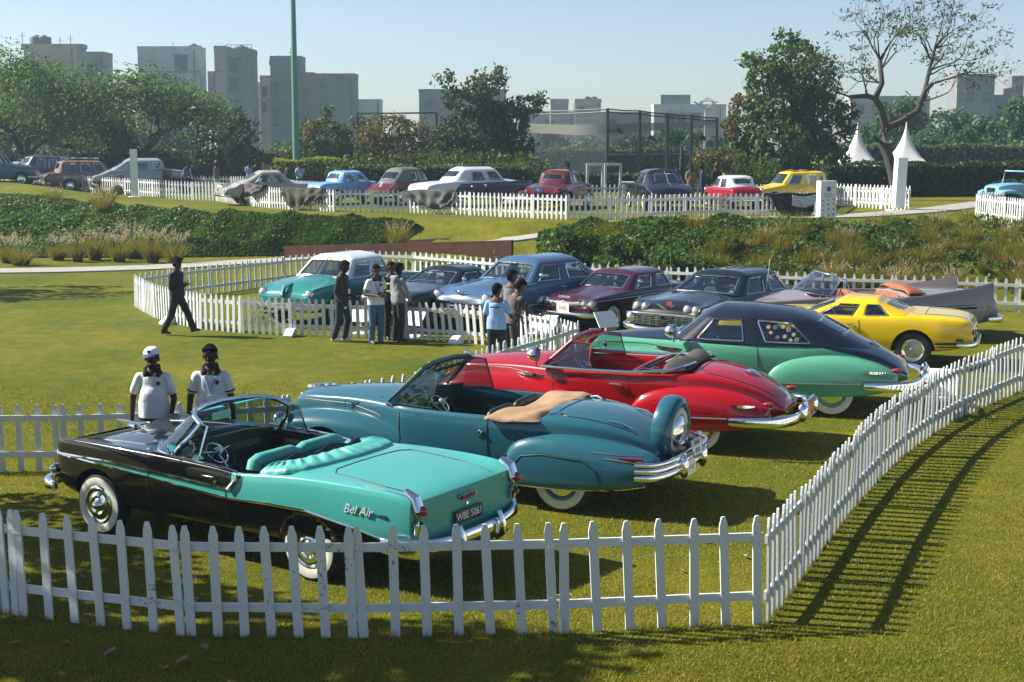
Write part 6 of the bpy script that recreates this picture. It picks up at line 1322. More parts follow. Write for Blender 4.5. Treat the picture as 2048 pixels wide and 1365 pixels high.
def r_fin(c):
    for sg in (1, -1):
        mb = MB(); n = 5; st = [(-.7, .92, .90), (-1.4, .97, .935), (-2.0, 1.05, .945), (-2.45, 1.11, .935), (-2.85, 1.20, .91), (-2.98, 1.23, .90)]
        rings = [[(x, sg * (y - .20), .74), (x, sg * (y - .07), z - .35 * (z - .74)), (x, sg * (y - .005), z), (x, sg * (y + .02), z - .04), (x, sg * (y + .035), .74)] for x, z, y in st]
        for r in rings: mb.v += r
        for i in range(5):
            for j in range(5): a, b = i * 5 + j, i * 5 + (j + 1) % 5; mb.f.append((a, b, b + 5, a + 5)); mb.m.append(0)
        mb.f += [(0, 1, 2, 3, 4), (25, 26, 27, 28, 29)]; mb.m += [0, 0]; mb.build('tail_fin', c.body_o.data.materials[0], c.t, True, 35)
        c.side_line('side_moulding', [(.2, .70), (-1.2, .74), (-2.6, .78)], .020, chrome, (sg,)); c.side_line('side_moulding', [(-.6, .66), (-2.6, .70)], .022, black_trim, (sg,))
        q = MB(); q.tube([(-2.80, sg * .64, .56), (-2.80, sg * .90, .60), (-2.78, sg * .90, .76), (-2.80, sg * .64, .74)], .022, k=6, closed=True, up=(1, 0, 0)); o = c.part(q, 'taillight_surround', chrome); q = MB(); q.box((-2.78, sg * .77, .665), (.03, .22, .13)); c.part(q, 'taillight', mat('pale_lens', (.6, .5, .5), .15), o, False)
    simple_bumper(c, .46, False, h=.15); q = MB(); base = [(1.02, 0, 1.04), (.98, .4, 1.03), (.82, .68, 1.01), (.55, .82, .98)]; top = [(.55, 0, 1.42), (.52, .35, 1.41), (.42, .56, 1.39), (.26, .66, 1.34)]
    mir = lambda P_: [(x, -y, z) for x, y, z in P_[::-1]] + P_[1:]
    B, T_ = mir(base), mir(top); q.grid([[Vector(a).lerp(Vector(b), f) for a, b in zip(B, T_)] for f in (0, .5, 1)]); c.part(q, 'windscreen', glassmat('bluish_glass', (.75, .85, .95), .7))
    f = MB(); f.tube(T_, .022, k=7); f.tube(B, .012, k=5)
    for sg in (1, -1): f.tube([(.26, sg * .66, 1.34), (.40, sg * .74, 1.15), (.55, sg * .82, .98)], .02, k=7)
    c.part(f, 'windscreen_frame', chrome)
    for sg in (1, -1): v = [(.52, sg * .84, .98), (.12, sg * .86, .97), (.14, sg * .70, 1.30), (.25, sg * .67, 1.32)]; g = MB(); g.tube(v, .012, k=5, closed=True); c.part(g, 'vent_window_frame', chrome)
    boot_cover(c, brown_hide, [-1.15, -1.2, -1.32, -1.48, -1.6], [[(0, 1.02), (.4, 1.05), (.7, 1.04), (.82, .98)], [(0, 1.12), (.4, 1.13), (.7, 1.10), (.82, 1.0)], [(0, 1.15), (.4, 1.15), (.7, 1.11), (.8, 1.0)], [(0, 1.13), (.4, 1.12), (.7, 1.07), (.78, .99)], [(0, 1.03), (.4, 1.03), (.66, 1.01), (.72, .98)]], seed=9)
    for y in (.70, .50): c.headlamp(c.xf - .02, y, .70, .08)
    simple_bumper(c, .45, h=.14); bars(c, 'grille', c.xf, -.75, .75, [.54, .60, .66], chrome, .018, 12)
    q = MB(); q.tube([(1.7, .1, c.sz(1.7, .1)), (1.62, .1, 1.7)], .006, k=4); c.part(q, 'aerial', chrome)
saloon('long taupe convertible with tall tail fins and saddle brown seats at the back right', 7.05, 30.3, R(-173), taupe, L=5.65, wb=3.1, w=.98, h=1.4, belt=.97, hood=.92, deck=.98, fo=.92, roof=False, wsb=.95, rb=-1.25, rear=r_fin, inner=brown_hide, dip=.03, zt=[(2.47, .66), (2.38, .86), (2.0, .92), (.95, .97), (-1.2, .95), (-2.2, .98), (-3.0, .94), (-3.18, .72)])
def r_yel(c):
    simple_bumper(c, .48, False, .08, .10, .2, 0); tails(c, .62, .70, (.04, .34, .13)); 
    for sg in (1, -1): c.side_line('side_stripe', [(-.95, .47), (-2.3, .50)], .035, black_trim, (sg,), .3, lift=-.6); c.side_line('side_stripe', [(-.95, .40), (-2.25, .43)], .014, black_trim, (sg,), lift=-.2); q = MB(); q.box((-2.18, c.sy(-2.18, .56, sg), .56), (.16, .02, .05)); c.part(q, 'side_marker', black_trim, None, False)
    q = MB(); q.box((c.xr - .005, 0, .70), (.03, 1.35, .17)); c.part(q, 'tail_panel', chrome, None, False); q = MB(); q.lathe([(.001, -.03), (.05, -.02), (.055, 0)], (c.xr - .01, 0, .70), 'X', 16); c.part(q, 'fuel_cap', chrome)
    bonnet_seams(c, -1.55, -2.3, .55)
saloon('bright yellow notchback coupe with black lower stripes beyond the mint fastback', 6.43, 27.35, R(160), yellow, L=4.75, wb=2.74, w=.90, h=1.27, belt=.93, hood=.90, deck=.93, fo=.95, wsb=.62, wst=.02, rt=-.75, rb=-1.32, wr=.60, bp=(-.38,), cp=(-.98, -.72), rear=r_yel, ww=False, dip=-.01, cap='mag', r=.335,
       zt=[(2.32, .66), (2.24, .84), (1.9, .89), (.62, .93), (-.7, .94), (-1.3, .985), (-1.9, .97), (-2.35, .93), (-2.43, .80)], zc=[(2.32, .70), (2.2, .90), (.7, 1.0), (-1.35, 1.0), (-2.3, .96), (-2.43, .80)], inner=black_in)
# ---- upper lawn cars (seen small over the fence)
def up(px, py, dz=0): p = at(px, py, 1.45); return p.x, p.y
def V_(px, Y): return xat(px, Y, 1.45), Y
def r_basic(c, ty=.6, tz=.72, bz=.44, pl=None):
    simple_bumper(c, bz, False, .08, .10, .2, .3); tails(c, ty, tz, (.05, .10, .12)); simple_bumper(c, bz, True, .08, .10); c.headlamp(c.xf - .03, c.w_ * .72, .70, .09)
    if pl: c.plate((c.xr - .03, 0, pl[0]), .42, .12, R(-90), pl[1], pl[2], pl[3])
def P_(name, col, rough=.3): return (name, col)
Yb = 60.2
x, y = V_(1315, 57.6)
def r_blk(c):
    r_basic(c, .66, .66, .46); c.plate((c.xr - .06, 0, .60), .50, .13, R(-90), 'BYT 7624', plate_white, black_ink); q = MB(); q.tube([(-1.1, 0, 1.53), (-1.5, 0, 1.35), (-1.95, 0, 1.03)], .02, k=6); c.part(q, 'rear_window_divider', chrome); q = MB(); q.tube([(-1.98, 0, c.sz(-1.98, 0) + .01), (-2.3, 0, c.sz(-2.3, 0) + .01)], .018, k=6); c.part(q, 'boot_moulding', chrome)
saloon('glossy black saloon seen from behind with a divided sloping rear window', x, y, R(97), P_('black_gloss_paint', (.006, .007, .010)), L=5.0, wb=2.9, w=.93, h=1.62, belt=1.05, hood=1.0, deck=.95, fo=.8, wsb=.95, wst=.5, rt=-.95, rb=-1.95, wr=.66, bp=(-.1,), cp=(-1.15, -.95), dome=.06, rear=r_blk, lvl=2, group=GU, dip=.03,
       zt=[(2.25, .7), (2.15, .9), (1.8, 1.0), (.95, 1.05), (-1.9, 1.0), (-2.4, .86), (-2.75, .66)])
x, y = V_(1122, 58.5)
mar = P_('claret_paint', (.105, .012, .02))
def r_mar(c): r_basic(c, .70, .72, .46); c.plate((c.xr - .03, .1, .80), .36, .20, R(-90), '56', plate_blue, white_ink); bonnet_seams(c, -1.35, -1.95, .5)
saloon('claret saloon with a bright red sunroof parked tail-on in the middle of the upper lawn', x, y, R(68), mar, L=4.3, wb=2.5, w=.80, h=1.56, belt=1.02, hood=.95, deck=.93, fo=.72, roof=None, wsb=.75, wst=.35, rt=-.72, rb=-1.1, wr=.60, bp=(-.12,), cp=(-.75, -.70), dome=.05, rear=r_mar, group=GU, dip=.05, inner=mat('tan_cloth_interior', (.25, .16, .10), .7),
       rf=[(-.62, .60, .80, .30), (-.70, .80, .86, .29), (-1.2, .88, .88, .29), (-1.6, .80, .85, .32), (-2.05, .62, .76, .42)])
c_ = bpy.data.objects['roof']
q = MB(); q.grid([[(.18 - .8 * u, -.48 + .96 * v, 1.568 - .035 * (2 * v - 1) ** 2 - .03 * (2 * u - 1) ** 2) for v in [k / 6 for k in range(7)]] for u in [k / 6 for k in range(7)]])
sr = q.build('sunroof_panel', paint('signal_red_paint', (.55, .02, .015)), [o for o in bpy.data.objects if o.get('label', '').startswith('claret')][0])
x, y = V_(958, 60.5)
twob = two_tone('white_over_petrol', (.010, .045, .085), (.62, .65, .70), [(2.9, 1.1), (1.0, 1.02), (-.8, .98), (-1.5, .95), (-1.9, .55), (-2.9, .45)], None, 0)
def r_ben(c): r_basic(c, .6, .6, .46)
saloon('white over petrol blue limousine with flowing wings beside the grey car cover', x, y, R(35), twob, L=5.35, wb=3.12, w=.90, h=1.66, belt=1.06, hood=1.05, deck=1.0, fo=.72, roof=paint('pearl_white_paint', (.60, .63, .68)), wsb=.85, wst=.5, rt=-1.15, rb=-1.7, wr=.64, bp=(-.1,), cp=(-.85, -.8), dome=.07, rear=r_ben, group=GU, dip=.06,
       zc=[(2.28, .9), (2.1, 1.02), (1.0, 1.15), (-1.75, 1.1), (-2.4, .95), (-3.07, .6)], ff=[(2.30, .7, .80, .4), (2.2, .88, .86, .36), (1.7, .98, .92, .33), (1.0, .96, .93, .31), (.2, .82, .92, .3), (-.6, .66, .9, .3)], rf=[(-.75, .60, .88, .30), (-.85, .85, .93, .29), (-1.4, .98, .95, .29), (-2.1, .85, .92, .33), (-2.8, .62, .82, .42)], rcut=False)
x, y = V_(815, 62)
def r_cv(c):
    r_basic(c, .5, .7, .42); q = MB()
    for k in (-1, 0, 1): q.tube([(-1.62 - .0, .05 * k + .02, .98), (-1.75, .05 * k, .82), (-1.86, .05 * k + .02, .70)], .012, k=5)
    c.part(q, 'stripe_emblem', white_ink)
saloon('small claret and black tin-snail style car with a grey canvas roof and arched side windows', x, y, R(54), P_('claret_paint', (.105, .012, .02)), L=3.83, wb=2.4, w=.70, h=1.60, belt=1.0, hood=.88, deck=.8, fo=.55, roof=mat('grey_canvas_roof', (.10, .10, .10), .8), wsb=.75, wst=.42, rt=-.85, rb=-1.5, wr=.55, bp=(.0,), cp=(-.72, -.55), dome=.08, rear=r_cv, group=GU, dip=.04, r=.31,
       zc=[(1.75, .65), (1.6, .9), (.85, 1.06), (-1.3, 1.02), (-1.7, .86), (-2.08, .58)], zt=[(1.75, .55), (1.6, .75), (1.2, .85), (.75, 1.0), (-1.3, 1.0), (-1.7, .82), (-2.08, .52)],
       rf=[(-.75, .45, .70, .28), (-.85, .66, .75, .28), (-1.2, .76, .76, .28), (-1.6, .66, .74, .3), (-1.9, .45, .7, .36)], ff=[(1.75, .5, .68, .36), (1.68, .66, .73, .32), (1.3, .78, .76, .30), (.9, .66, .74, .28), (.7, .45, .7, .28)])
x, y = V_(700, 62.5)
saloon('pale sky blue small saloon with a red taillight next to the olive car cover', x, y, R(43), P_('sky_blue_paint', (.17, .37, .72)), L=4.0, wb=2.34, w=.76, h=1.45, belt=.94, hood=.9, deck=.92, fo=.72, wsb=.68, wst=.28, rt=-.72, rb=-1.02, wr=.60, bp=(-.12,), cp=(-.78, -.70), rear=lambda c: r_basic(c, .64, .68, .42), group=GU, dip=.0, r=.30, ww=True, inner=mat('tan_cloth_interior', (.25, .16, .10), .7))
x, y = V_(545, 61.5)
saloon('beige fastback car behind the brown car cover', x, y, R(24), P_('beige_paint', (.36, .33, .27)), L=4.3, wb=2.4, w=.80, h=1.48, belt=.93, hood=.88, deck=.78, fo=.85, wsb=.70, wst=.28, rt=-.62, rb=-1.55, wr=.60, bp=(-.15,), cp=(-1.0, -.62), rear=lambda c: r_basic(c, .6, .62, .42), group=GU, dip=.02, r=.32, ww=False, inner=mat('tan_cloth_interior', (.25, .16, .10), .7))
x, y = V_(1463, 58.5)
saloon('little cherry red car with a white roof seen from behind', x, y, R(106), P_('cherry_red_paint', (.30, .012, .03)), L=3.05, wb=2.04, w=.70, h=1.35, belt=.88, hood=.82, deck=.84, fo=.5, roof=snow, wsb=.55, wst=.25, rt=-.85, rb=-1.15, wr=.56, bp=(-.15,), cp=(-.85, -.80), rear=lambda c: r_basic(c, .58, .62, .36), group=GU, dip=.0, r=.27, ww=False)
x, y = V_(1578, 59.5)
saloon('small yellow estate car with a folded brown roof panel behind the navy cover', x, y, R(195), P_('chrome_yellow_paint', (.72, .47, .004)), L=3.6, wb=2.0, w=.70, h=1.50, belt=.92, hood=.82, deck=.9, fo=.6, wsb=.62, wst=.25, rt=-1.35, rb=-1.55, wr=.58, bp=(-.25, -1.0), cp=(-1.28, -1.2), rear=lambda c: r_basic(c, .58, .62, .40), group=GU, dip=.0, r=.29, ww=False, inner=mat('tan_cloth_interior', (.25, .16, .10), .7))
q = MB(); q.grid([[(.12 - .8 * u, -.42 + .84 * v, 1.515 - .04 * (2 * v - 1) ** 2 + .02 * sin(u * 9)) for v in [k / 6 for k in range(7)]] for u in [k / 6 for k in range(7)]])
q.build('roof_panel', mat('brown_roof_vinyl', (.16, .08, .04), .7), [o for o in bpy.data.objects if o.get('label', '').startswith('small yellow estate')][0])
# far left group
x, y = V_(305, 76)
lim = two_tone('silver_over_black', (.010, .011, .013), (.27, .29, .31), [(2.9, .62), (1.0, .80), (.6, .4), (-1.2, .42), (-1.6, .95), (-2.9, .6)], None, 0)
def r_lim(c): r_basic(c, .62, .62, .46); q = MB(); q.box((1.95, 0, .98), (.10, .42, .50)); c.part(q, 'radiator_shell', chrome, None, False)
saloon('silver and black pre-war limousine with separate wings and its front door open', x, y, R(20), lim, L=5.2, wb=3.3, w=.80, h=1.82, belt=1.18, hood=1.12, deck=.95, fo=.45, roof=paint('silver_roof_paint', (.30, .33, .36)), wsb=.62, wst=.48, rt=-1.35, rb=-2.15, wr=.66, bp=(-.05,), cp=(-1.05, -.95), dome=.08, rear=r_lim, group=GU, dip=.0, r=.37, ww=False,
       wcur=[(2.1, .30), (1.9, .36), (.9, .48), (.5, .78), (-1.2, .80), (-2.0, .78), (-2.8, .66), (-3.1, .5)], ff=[(2.12, .5, .82, .36), (2.05, .78, .86, .36), (1.65, .90, .88, .36), (1.1, .76, .87, .34), (.6, .48, .86, .32), (.3, .38, .85, .30)], rf=[(-.85, .40, .85, .32), (-1.0, .72, .87, .32), (-1.6, .95, .88, .33), (-2.2, .80, .87, .36), (-2.7, .52, .84, .42)])
dq = MB(); dq.box((.05, 0, .62), (.98, .05, .95)); lim_o = [o for o in bpy.data.objects if o.get('label', '').startswith('silver and black pre-war')][0]; dd = dq.build('front_door', paint('black_gloss_paint', (.006, .007, .010)), lim_o, False); dd.location = (.55, -.85, .1); dd.rotation_euler = (0, 0, R(-55))
x, y = V_(188, 77)
saloon('brown weathered estate car with a loaded roof rack', x, y, R(28), P_('faded_brown_paint', (.16, .12, .10)), L=4.9, wb=2.8, w=.88, h=1.66, belt=1.02, hood=.96, deck=1.0, fo=.8, roof=mat('rusty_roof', (.13, .07, .05), .7, var=.3), wsb=.75, wst=.40, rt=-1.75, rb=-2.0, wr=.66, bp=(-.1, -.9), cp=(-1.75, -1.65), rear=lambda c: r_basic(c, .7, .7, .46), group=GU, dip=.03, ww=False)
rk = MB(); wag = [o for o in bpy.data.objects if o.get('label', '').startswith('brown weathered estate')][0]
for yy in (-.5, -.25, 0, .25, .5): rk.tube([(.2, yy, 1.76), (-1.6, yy, 1.76)], .018, k=5)
for xx in (.2, -.4, -1.0, -1.6): rk.tube([(xx, -.55, 1.62), (xx, -.55, 1.78), (xx, .55, 1.78), (xx, .55, 1.62)], .018, k=5)
rk.build('roof_rack', steel, wag)
x, y = V_(112, 78.5)
saloon('dark blue tall hearse-like saloon with a rounded grey back', x, y, R(40), P_('dark_navy_paint', (.03, .05, .09)), L=4.9, wb=2.9, w=.84, h=1.85, belt=1.12, hood=1.05, deck=1.0, fo=.6, roof=paint('dark_navy_roof', (.05, .07, .11)), wsb=.7, wst=.5, rt=-1.5, rb=-1.95, wr=.66, bp=(-.1, -.8), cp=(-1.4, -1.3), rear=lambda c: r_basic(c, .6, .7, .46), group=GU, dip=.03, ww=False)
x, y = V_(58, 80)
saloon('pale grey small rounded saloon between the blue car and the tall navy car', x, y, R(38), P_('pale_grey_paint', (.25, .28, .31)), L=4.0, wb=2.4, w=.76, h=1.5, belt=.98, hood=.9, deck=.85, fo=.6, wsb=.6, wst=.3, rt=-.8, rb=-1.3, wr=.58, bp=(-.1,), rear=lambda c: r_basic(c, .55, .6, .44), group=GU, ww=False)
x, y = V_(-4, 74)
saloon('dark blue pickup-nosed car cut off by the left edge of the picture', x, y, R(8), P_('dusk_blue_paint', (.05, .08, .13)), L=4.6, wb=2.7, w=.84, h=1.65, belt=1.05, hood=1.0, deck=.95, fo=.7, wsb=.6, wst=.25, rt=-.8, rb=-1.2, wr=.62, bp=(-.1,), rear=lambda c: r_basic(c, .6, .7, .46), group=GU, ww=False)
# jeep
def jeep():
    Y = 55.5; x = xat(2048, Y, 1.45); pb = paint('pale_blue_paint', (.20, .42, .58)); c = Car('pale blue open jeep inside the fence corner at the right edge', x, Y, R(200), GU, 'jeep', 'jeep'); c.xf, c.xr, c.w_ = 1.6, -1.7, .72
    xs = [1.6, 1.45, 1.0, .6, 0, -.6, -1.2, -1.7]; c.body(xs, [(1.6, .42), (1.4, .50), (.7, .62), (.5, .72), (-1.7, .72)], [(1.6, .5), (1.0, .45), (-1.7, .45)], [(1.6, .95), (1.4, 1.05), (.6, 1.08), (.3, .98), (-1.7, .98)], [(1.6, .98), (1.4, 1.08), (.6, 1.12), (-1.6, 1.0), (-1.7, .98)], (.45, -1.45), .97, .9, 0, [pb, black_in, blackwell], 1)
    c.fender('front_fender', [(1.7, .80, .70, .68), (1.62, .86, .74, .70), (1.2, .90, .76, .72), (.8, .86, .75, .66), (.62, .6, .74, .45)], .42, [pb, black_in, blackwell], 1)
    c.wheels(1.15, -1.1, .64, .37, 'plain', pb, 'small'); f = MB(); f.tube([(.55, -.66, 1.1), (.45, -.66, 1.55), (.45, .66, 1.55), (.55, .66, 1.1)], .03, k=6); c.part(f, 'windscreen_frame', pb)
    c.headlamp(1.6, .34, .86, .09); g = MB()
    for k in range(7): g.box((1.625, -.2 + k * .067, .78), (.02, .03, .3))
    c.part(g, 'grille', black_trim, None, False); c.bench(-.3, black_in, .7, .6, 1.2, .4, .1); c.steering(.2, -.3, 1.1, .19, .4); simple_bumper(c, .56, True, .06, .12, .05, 0, pb)
jeep()
# ================================================================ other things in the park
corten = mat('rusted_steel', (.075, .026, .013), .85, .2, var=.35, vscale=2.2, bump=.25, bscale=14); wht = mat('white_board', (.80, .80, .79), .5, var=.03, vscale=3); ink = mat('sign_ink', (.06, .06, .07), .5)
def wall3(label, pts, th=.12, base=-.1):
    """a steel retaining wall: pts (x,y,z top)"""
    x0, y0 = pts[0][0], pts[0][1]; t = thing('retaining_wall', label, 'wall', (x0, y0, 0)); 
    for k, (a, b) in enumerate(zip(pts[:-1], pts[1:])):
        d = Vector((b[0] - a[0], b[1] - a[1], 0)).normalized(); n_ = Vector((-d.y, d.x, 0)) * th / 2; e = d * .004; mb = MB()
        A, B = Vector((a[0] - x0, a[1] - y0, 0)) + e, Vector((b[0] - x0, b[1] - y0, 0)) - e
        V = []
        for P, zt in ((A, a[2]), (B, b[2])):
            for s_, z in ((-1, base), (1, base), (1, zt), (-1, zt)): V.append(P + n_ * s_ + Vector((0, 0, z)))
        mb.add(V, [(0, 1, 2, 3), (7, 6, 5, 4), (0, 4, 5, 1), (1, 5, 6, 2), (2, 6, 7, 3), (3, 7, 4, 0)]); mb.build('panel', corten, t, False)
def ptz(px, py, Y): p = atd(px, py, Y); return (p.x, Y, p.z)
wall3('long rusty steel wall in front of the rising footpath with a square right end', [ptz(570, 493, 49.2), ptz(690, 490, 48.0), ptz(800, 487, 46.9), ptz(910, 484, 45.8), ptz(1025, 480.5, 44.6)], base=-.2)
wall3('shorter rusty steel wall behind the rising footpath', [ptz(668, 488, 50.8), ptz(760, 483.5, 50.2), ptz(850, 479, 49.4), ptz(918, 475, 48.8)], base=-.2)
# green pole
def pole():
    Y = 80; x = pxX(596, Y); z0 = gz(x, Y); t = thing('lamp_pole', 'tall slim tapering green pole rising out of the top of the picture', 'pole', (x, Y, z0)); gp = mat('pole_green', (.09, .27, .18), .45, .1); bp_ = mat('pole_black', (.01, .01, .01), .6)
    MB().tube([(0, 0, .85), (0, 0, 6), (0, 0, 16)], [.20, .17, .10], k=16).build('shaft', gp, t); MB().tube([(0, 0, 0), (0, 0, .86)], [.24, .215], k=16).build('base_sleeve', bp_, t)
    b = MB(); b.box((0, 0, 16.1), (.3, .3, .25)); b.tube([(-.8, 0, 16.2), (.8, 0, 16.2)], .05, k=6)
    b.box((-.8, -.1, 16.2), (.5, .3, .35)); b.box((.8, -.1, 16.2), (.5, .3, .35)); b.build('lamp_head', steel, t)
pole()
# sports court netting
def netmat():
    m = bpy.data.materials.new('sports_net'); m.use_nodes = True; nt = m.node_tree; N = nt.nodes; L = nt.links; p = N['Principled BSDF']; p.inputs['Base Color'].default_value = (.03, .05, .06, 1); p.inputs['Roughness'].default_value = .8
    t = N.new('ShaderNodeBsdfTransparent'); mx = N.new('ShaderNodeMixShader'); mx.inputs[0].default_value = .34; L.new(t.outputs[0], mx.inputs[1]); L.new(p.outputs[0], mx.inputs[2]); L.new(mx.outputs[0], N['Material Output'].inputs['Surface']); return m
shade_cloth = bpy.data.materials.new('shade_cloth'); shade_cloth.use_nodes = True
def shade():
    nt = shade_cloth.node_tree; N = nt.nodes; L = nt.links; p = N['Principled BSDF']; p.inputs['Base Color'].default_value = (.36, .34, .30, 1); p.inputs['Roughness'].default_value = .9
    t = N.new('ShaderNodeBsdfTransparent'); mx = N.new('ShaderNodeMixShader'); mx.inputs[0].default_value = .85; L.new(t.outputs[0], mx.inputs[1]); L.new(p.outputs[0], mx.inputs[2]); L.new(mx.outputs[0], N['Material Output'].inputs['Surface'])
shade()
def netting():
    dk = mat('netting_pole_dark', (.012, .022, .028), .5); nm = netmat()
    P = [(1042, 224, 92), (1215, 218, 86), (1280, 222, 86.5), (1335, 228, 87), (1383, 232, 87.5), (1434, 236, 88)]
    W = [atd(px, py, Y) for px, py, Y in P]; x0, y0 = W[1].x, W[1].y; z0 = gz(x0, y0); t = thing('sports_netting', 'tall netting of a sports court with dark poles and a sagging beige shade band', 'netting', (x0, y0, z0)); O = Vector((x0, y0, z0))
    for p in W: MB().tube([Vector((p.x, p.y, z0)) - O, p - O], .10, k=8).build('pole', dk, t)
    for a, b in zip(W[:-1], W[1:]):
        q = MB()
        for dz in (0, -.18): q.tube([a - O + Vector((0, 0, dz)), (a + b) / 2 - O + Vector((0, 0, dz - .05)), b - O + Vector((0, 0, dz))], .035, k=5)
        q.build('top_cable', dk, t)
        g = MB(); g.add([Vector((a.x, a.y, z0 + .1)) - O, Vector((b.x, b.y, z0 + .1)) - O, b - O, a - O], [(0, 1, 2, 3)]); g.build('net_panel', nm, t, False)
    B = [(1050, 247, 251 + 14, 93), (1100, 249, 268, 92), (1150, 250, 271, 90.5), (1210, 249, 270, 89.5), (1280, 247, 264, 89.8), (1340, 245, 259, 90.2), (1400, 243, 253, 90.6), (1436, 242, 251, 91)]
    rows = [[atd(px, y1, Y) - O for px, y1, y2, Y in B], [atd(px, (y1 + y2) / 2, Y) - O for px, y1, y2, Y in B], [atd(px, y2, Y) - O for px, y1, y2, Y in B]]
    MB().grid(rows).build('shade_band', shade_cloth, t)
    for (px, py, Y, dx, i) in [(1234, 262, 86, 20, 1), (1298, 276, 86.5, 18, 2), (1353, 276, 87, 18, 3), (1400, 275, 87.5, 17, 4), (1448, 279, 88, 16, 5)]:
        a = atd(px - dx, py + 2, Y) - O; b = atd(px, py, Y) - O; q = MB(); q.tube([a, b], .035, k=5); q.box(b + Vector((.16, 0, -.02)), (.45, .3, .22), 0, 0, Matrix.Rotation(R(35), 3, 'Y')); q.build('floodlight', dk, t)
    g = MB(); g.tube([Vector((W[1].x, W[1].y - .1, z0 + 1.9)) - O, Vector((W[5].x, W[5].y - .1, z0 + 1.9)) - O], .03, k=5); g.build('mid_rail', steel, t)
    p1 = [atd(px, py, 96) for px, py in ((714, 228), (873, 226))]; z1 = gz(p1[0].x, 96); t2 = thing('goal_frame', 'thin dark post-and-bar frame behind the shrubs left of the tall leafy tree', 'frame', (p1[0].x, 96, z1)); O2 = Vector((p1[0].x, 96, z1))
    for p in p1: MB().tube([Vector((0, 0, 0)) + Vector((p.x - p1[0].x, 0, 0)), p - O2], .09, k=8).build('post', dk, t2)
    MB().tube([p1[0] - O2, p1[1] - O2], .06, k=6).build('crossbar', dk, t2)
netting()
def lamp_post():
    Y = 98; p = atd(1411, 216, Y); z0 = gz(p.x, Y); t = thing('street_lamp', 'slim pale lamp post with two arms behind the netting', 'street lamp', (p.x, Y, z0)); lp = mat('lamp_grey', (.45, .47, .48), .5, .3); h = p.z - z0
    MB().tube([(0, 0, 0), (0, 0, h)], [.10, .06], k=8).build('post', lp, t)
    for sg in (-1, 1): MB().tube([(0, 0, h - .05), (sg * .45, 0, h + .22)], .035, k=6).build('arm', lp, t); q = MB(); q.box((sg * .6, 0, h + .30), (.5, .2, .08), 0, 0, Matrix.Rotation(R(-30 * sg), 3, 'Y')); q.build('lamp_head', lp, t)
lamp_post()
# tents
tent_m = mat('tent_canvas', (.80, .78, .74), .8, bump=.15, bscale=5)
def tent(label, px, ytop, ybot, hw, Y):
    a = atd(px, ytop, Y); k = Y / FPX; b = atd(px, ybot, Y); z0 = gz(a.x, Y); t = thing('tent', label, 'tent', (a.x, Y, z0)); W = hw * k; zb = b.z - z0; zt = a.z - z0; n = 24; rows = []
    for s in range(13):
        f = s / 12; r = W * (.03 + .36 * f + .61 * f ** 2.0); z = zt + (zb - zt) * f; row = []
        for j in range(n):
            q = 2 * pi * j / n + pi / 4; sq = 1 / max(abs(cos(q)), abs(sin(q))); rr_ = r * (1 + (min(sq, 1.41) - 1) * f) * (1 - .02 * (j % 3 == 0)); row.append((rr_ * cos(q), rr_ * sin(q), z))
        rows.append(row)
    MB().grid(rows, cv=True).build('canopy', tent_m, t, True, 60)
    q = MB()
    for s in range(25): pass
    v = MB(); v.grid([[(W * 1.0 * cos(2 * pi * j / 24 + pi / 4) * (1 / max(abs(cos(2 * pi * j / 24 + pi / 4)), abs(sin(2 * pi * j / 24 + pi / 4)))), W * sin(2 * pi * j / 24 + pi / 4) * (1 / max(abs(cos(2 * pi * j / 24 + pi / 4)), abs(sin(2 * pi * j / 24 + pi / 4)))), z) for j in range(24)] for z in (zb, zb - .3)], cv=True); v.build('valance', tent_m, t)
    for sx in (-1, 1):
        for sy in (-1, 1): MB().tube([(sx * W * .98, sy * W * .98, 0), (sx * W * .98, sy * W * .98, zb)], .05, k=6).build('leg', steel, t)
    MB().tube([(0, 0, zt - .1), (0, 0, zt + .15)], .04, k=6).build('finial', tent_m, t)
tent('white pointed tent canopy left of the bare tree trunk above the dark hedge', 1716, 252, 333, 40, 84)
tent('white pointed tent canopy right of the bare tree trunk above the tall pillar', 1813, 250, 322, 32, 88)
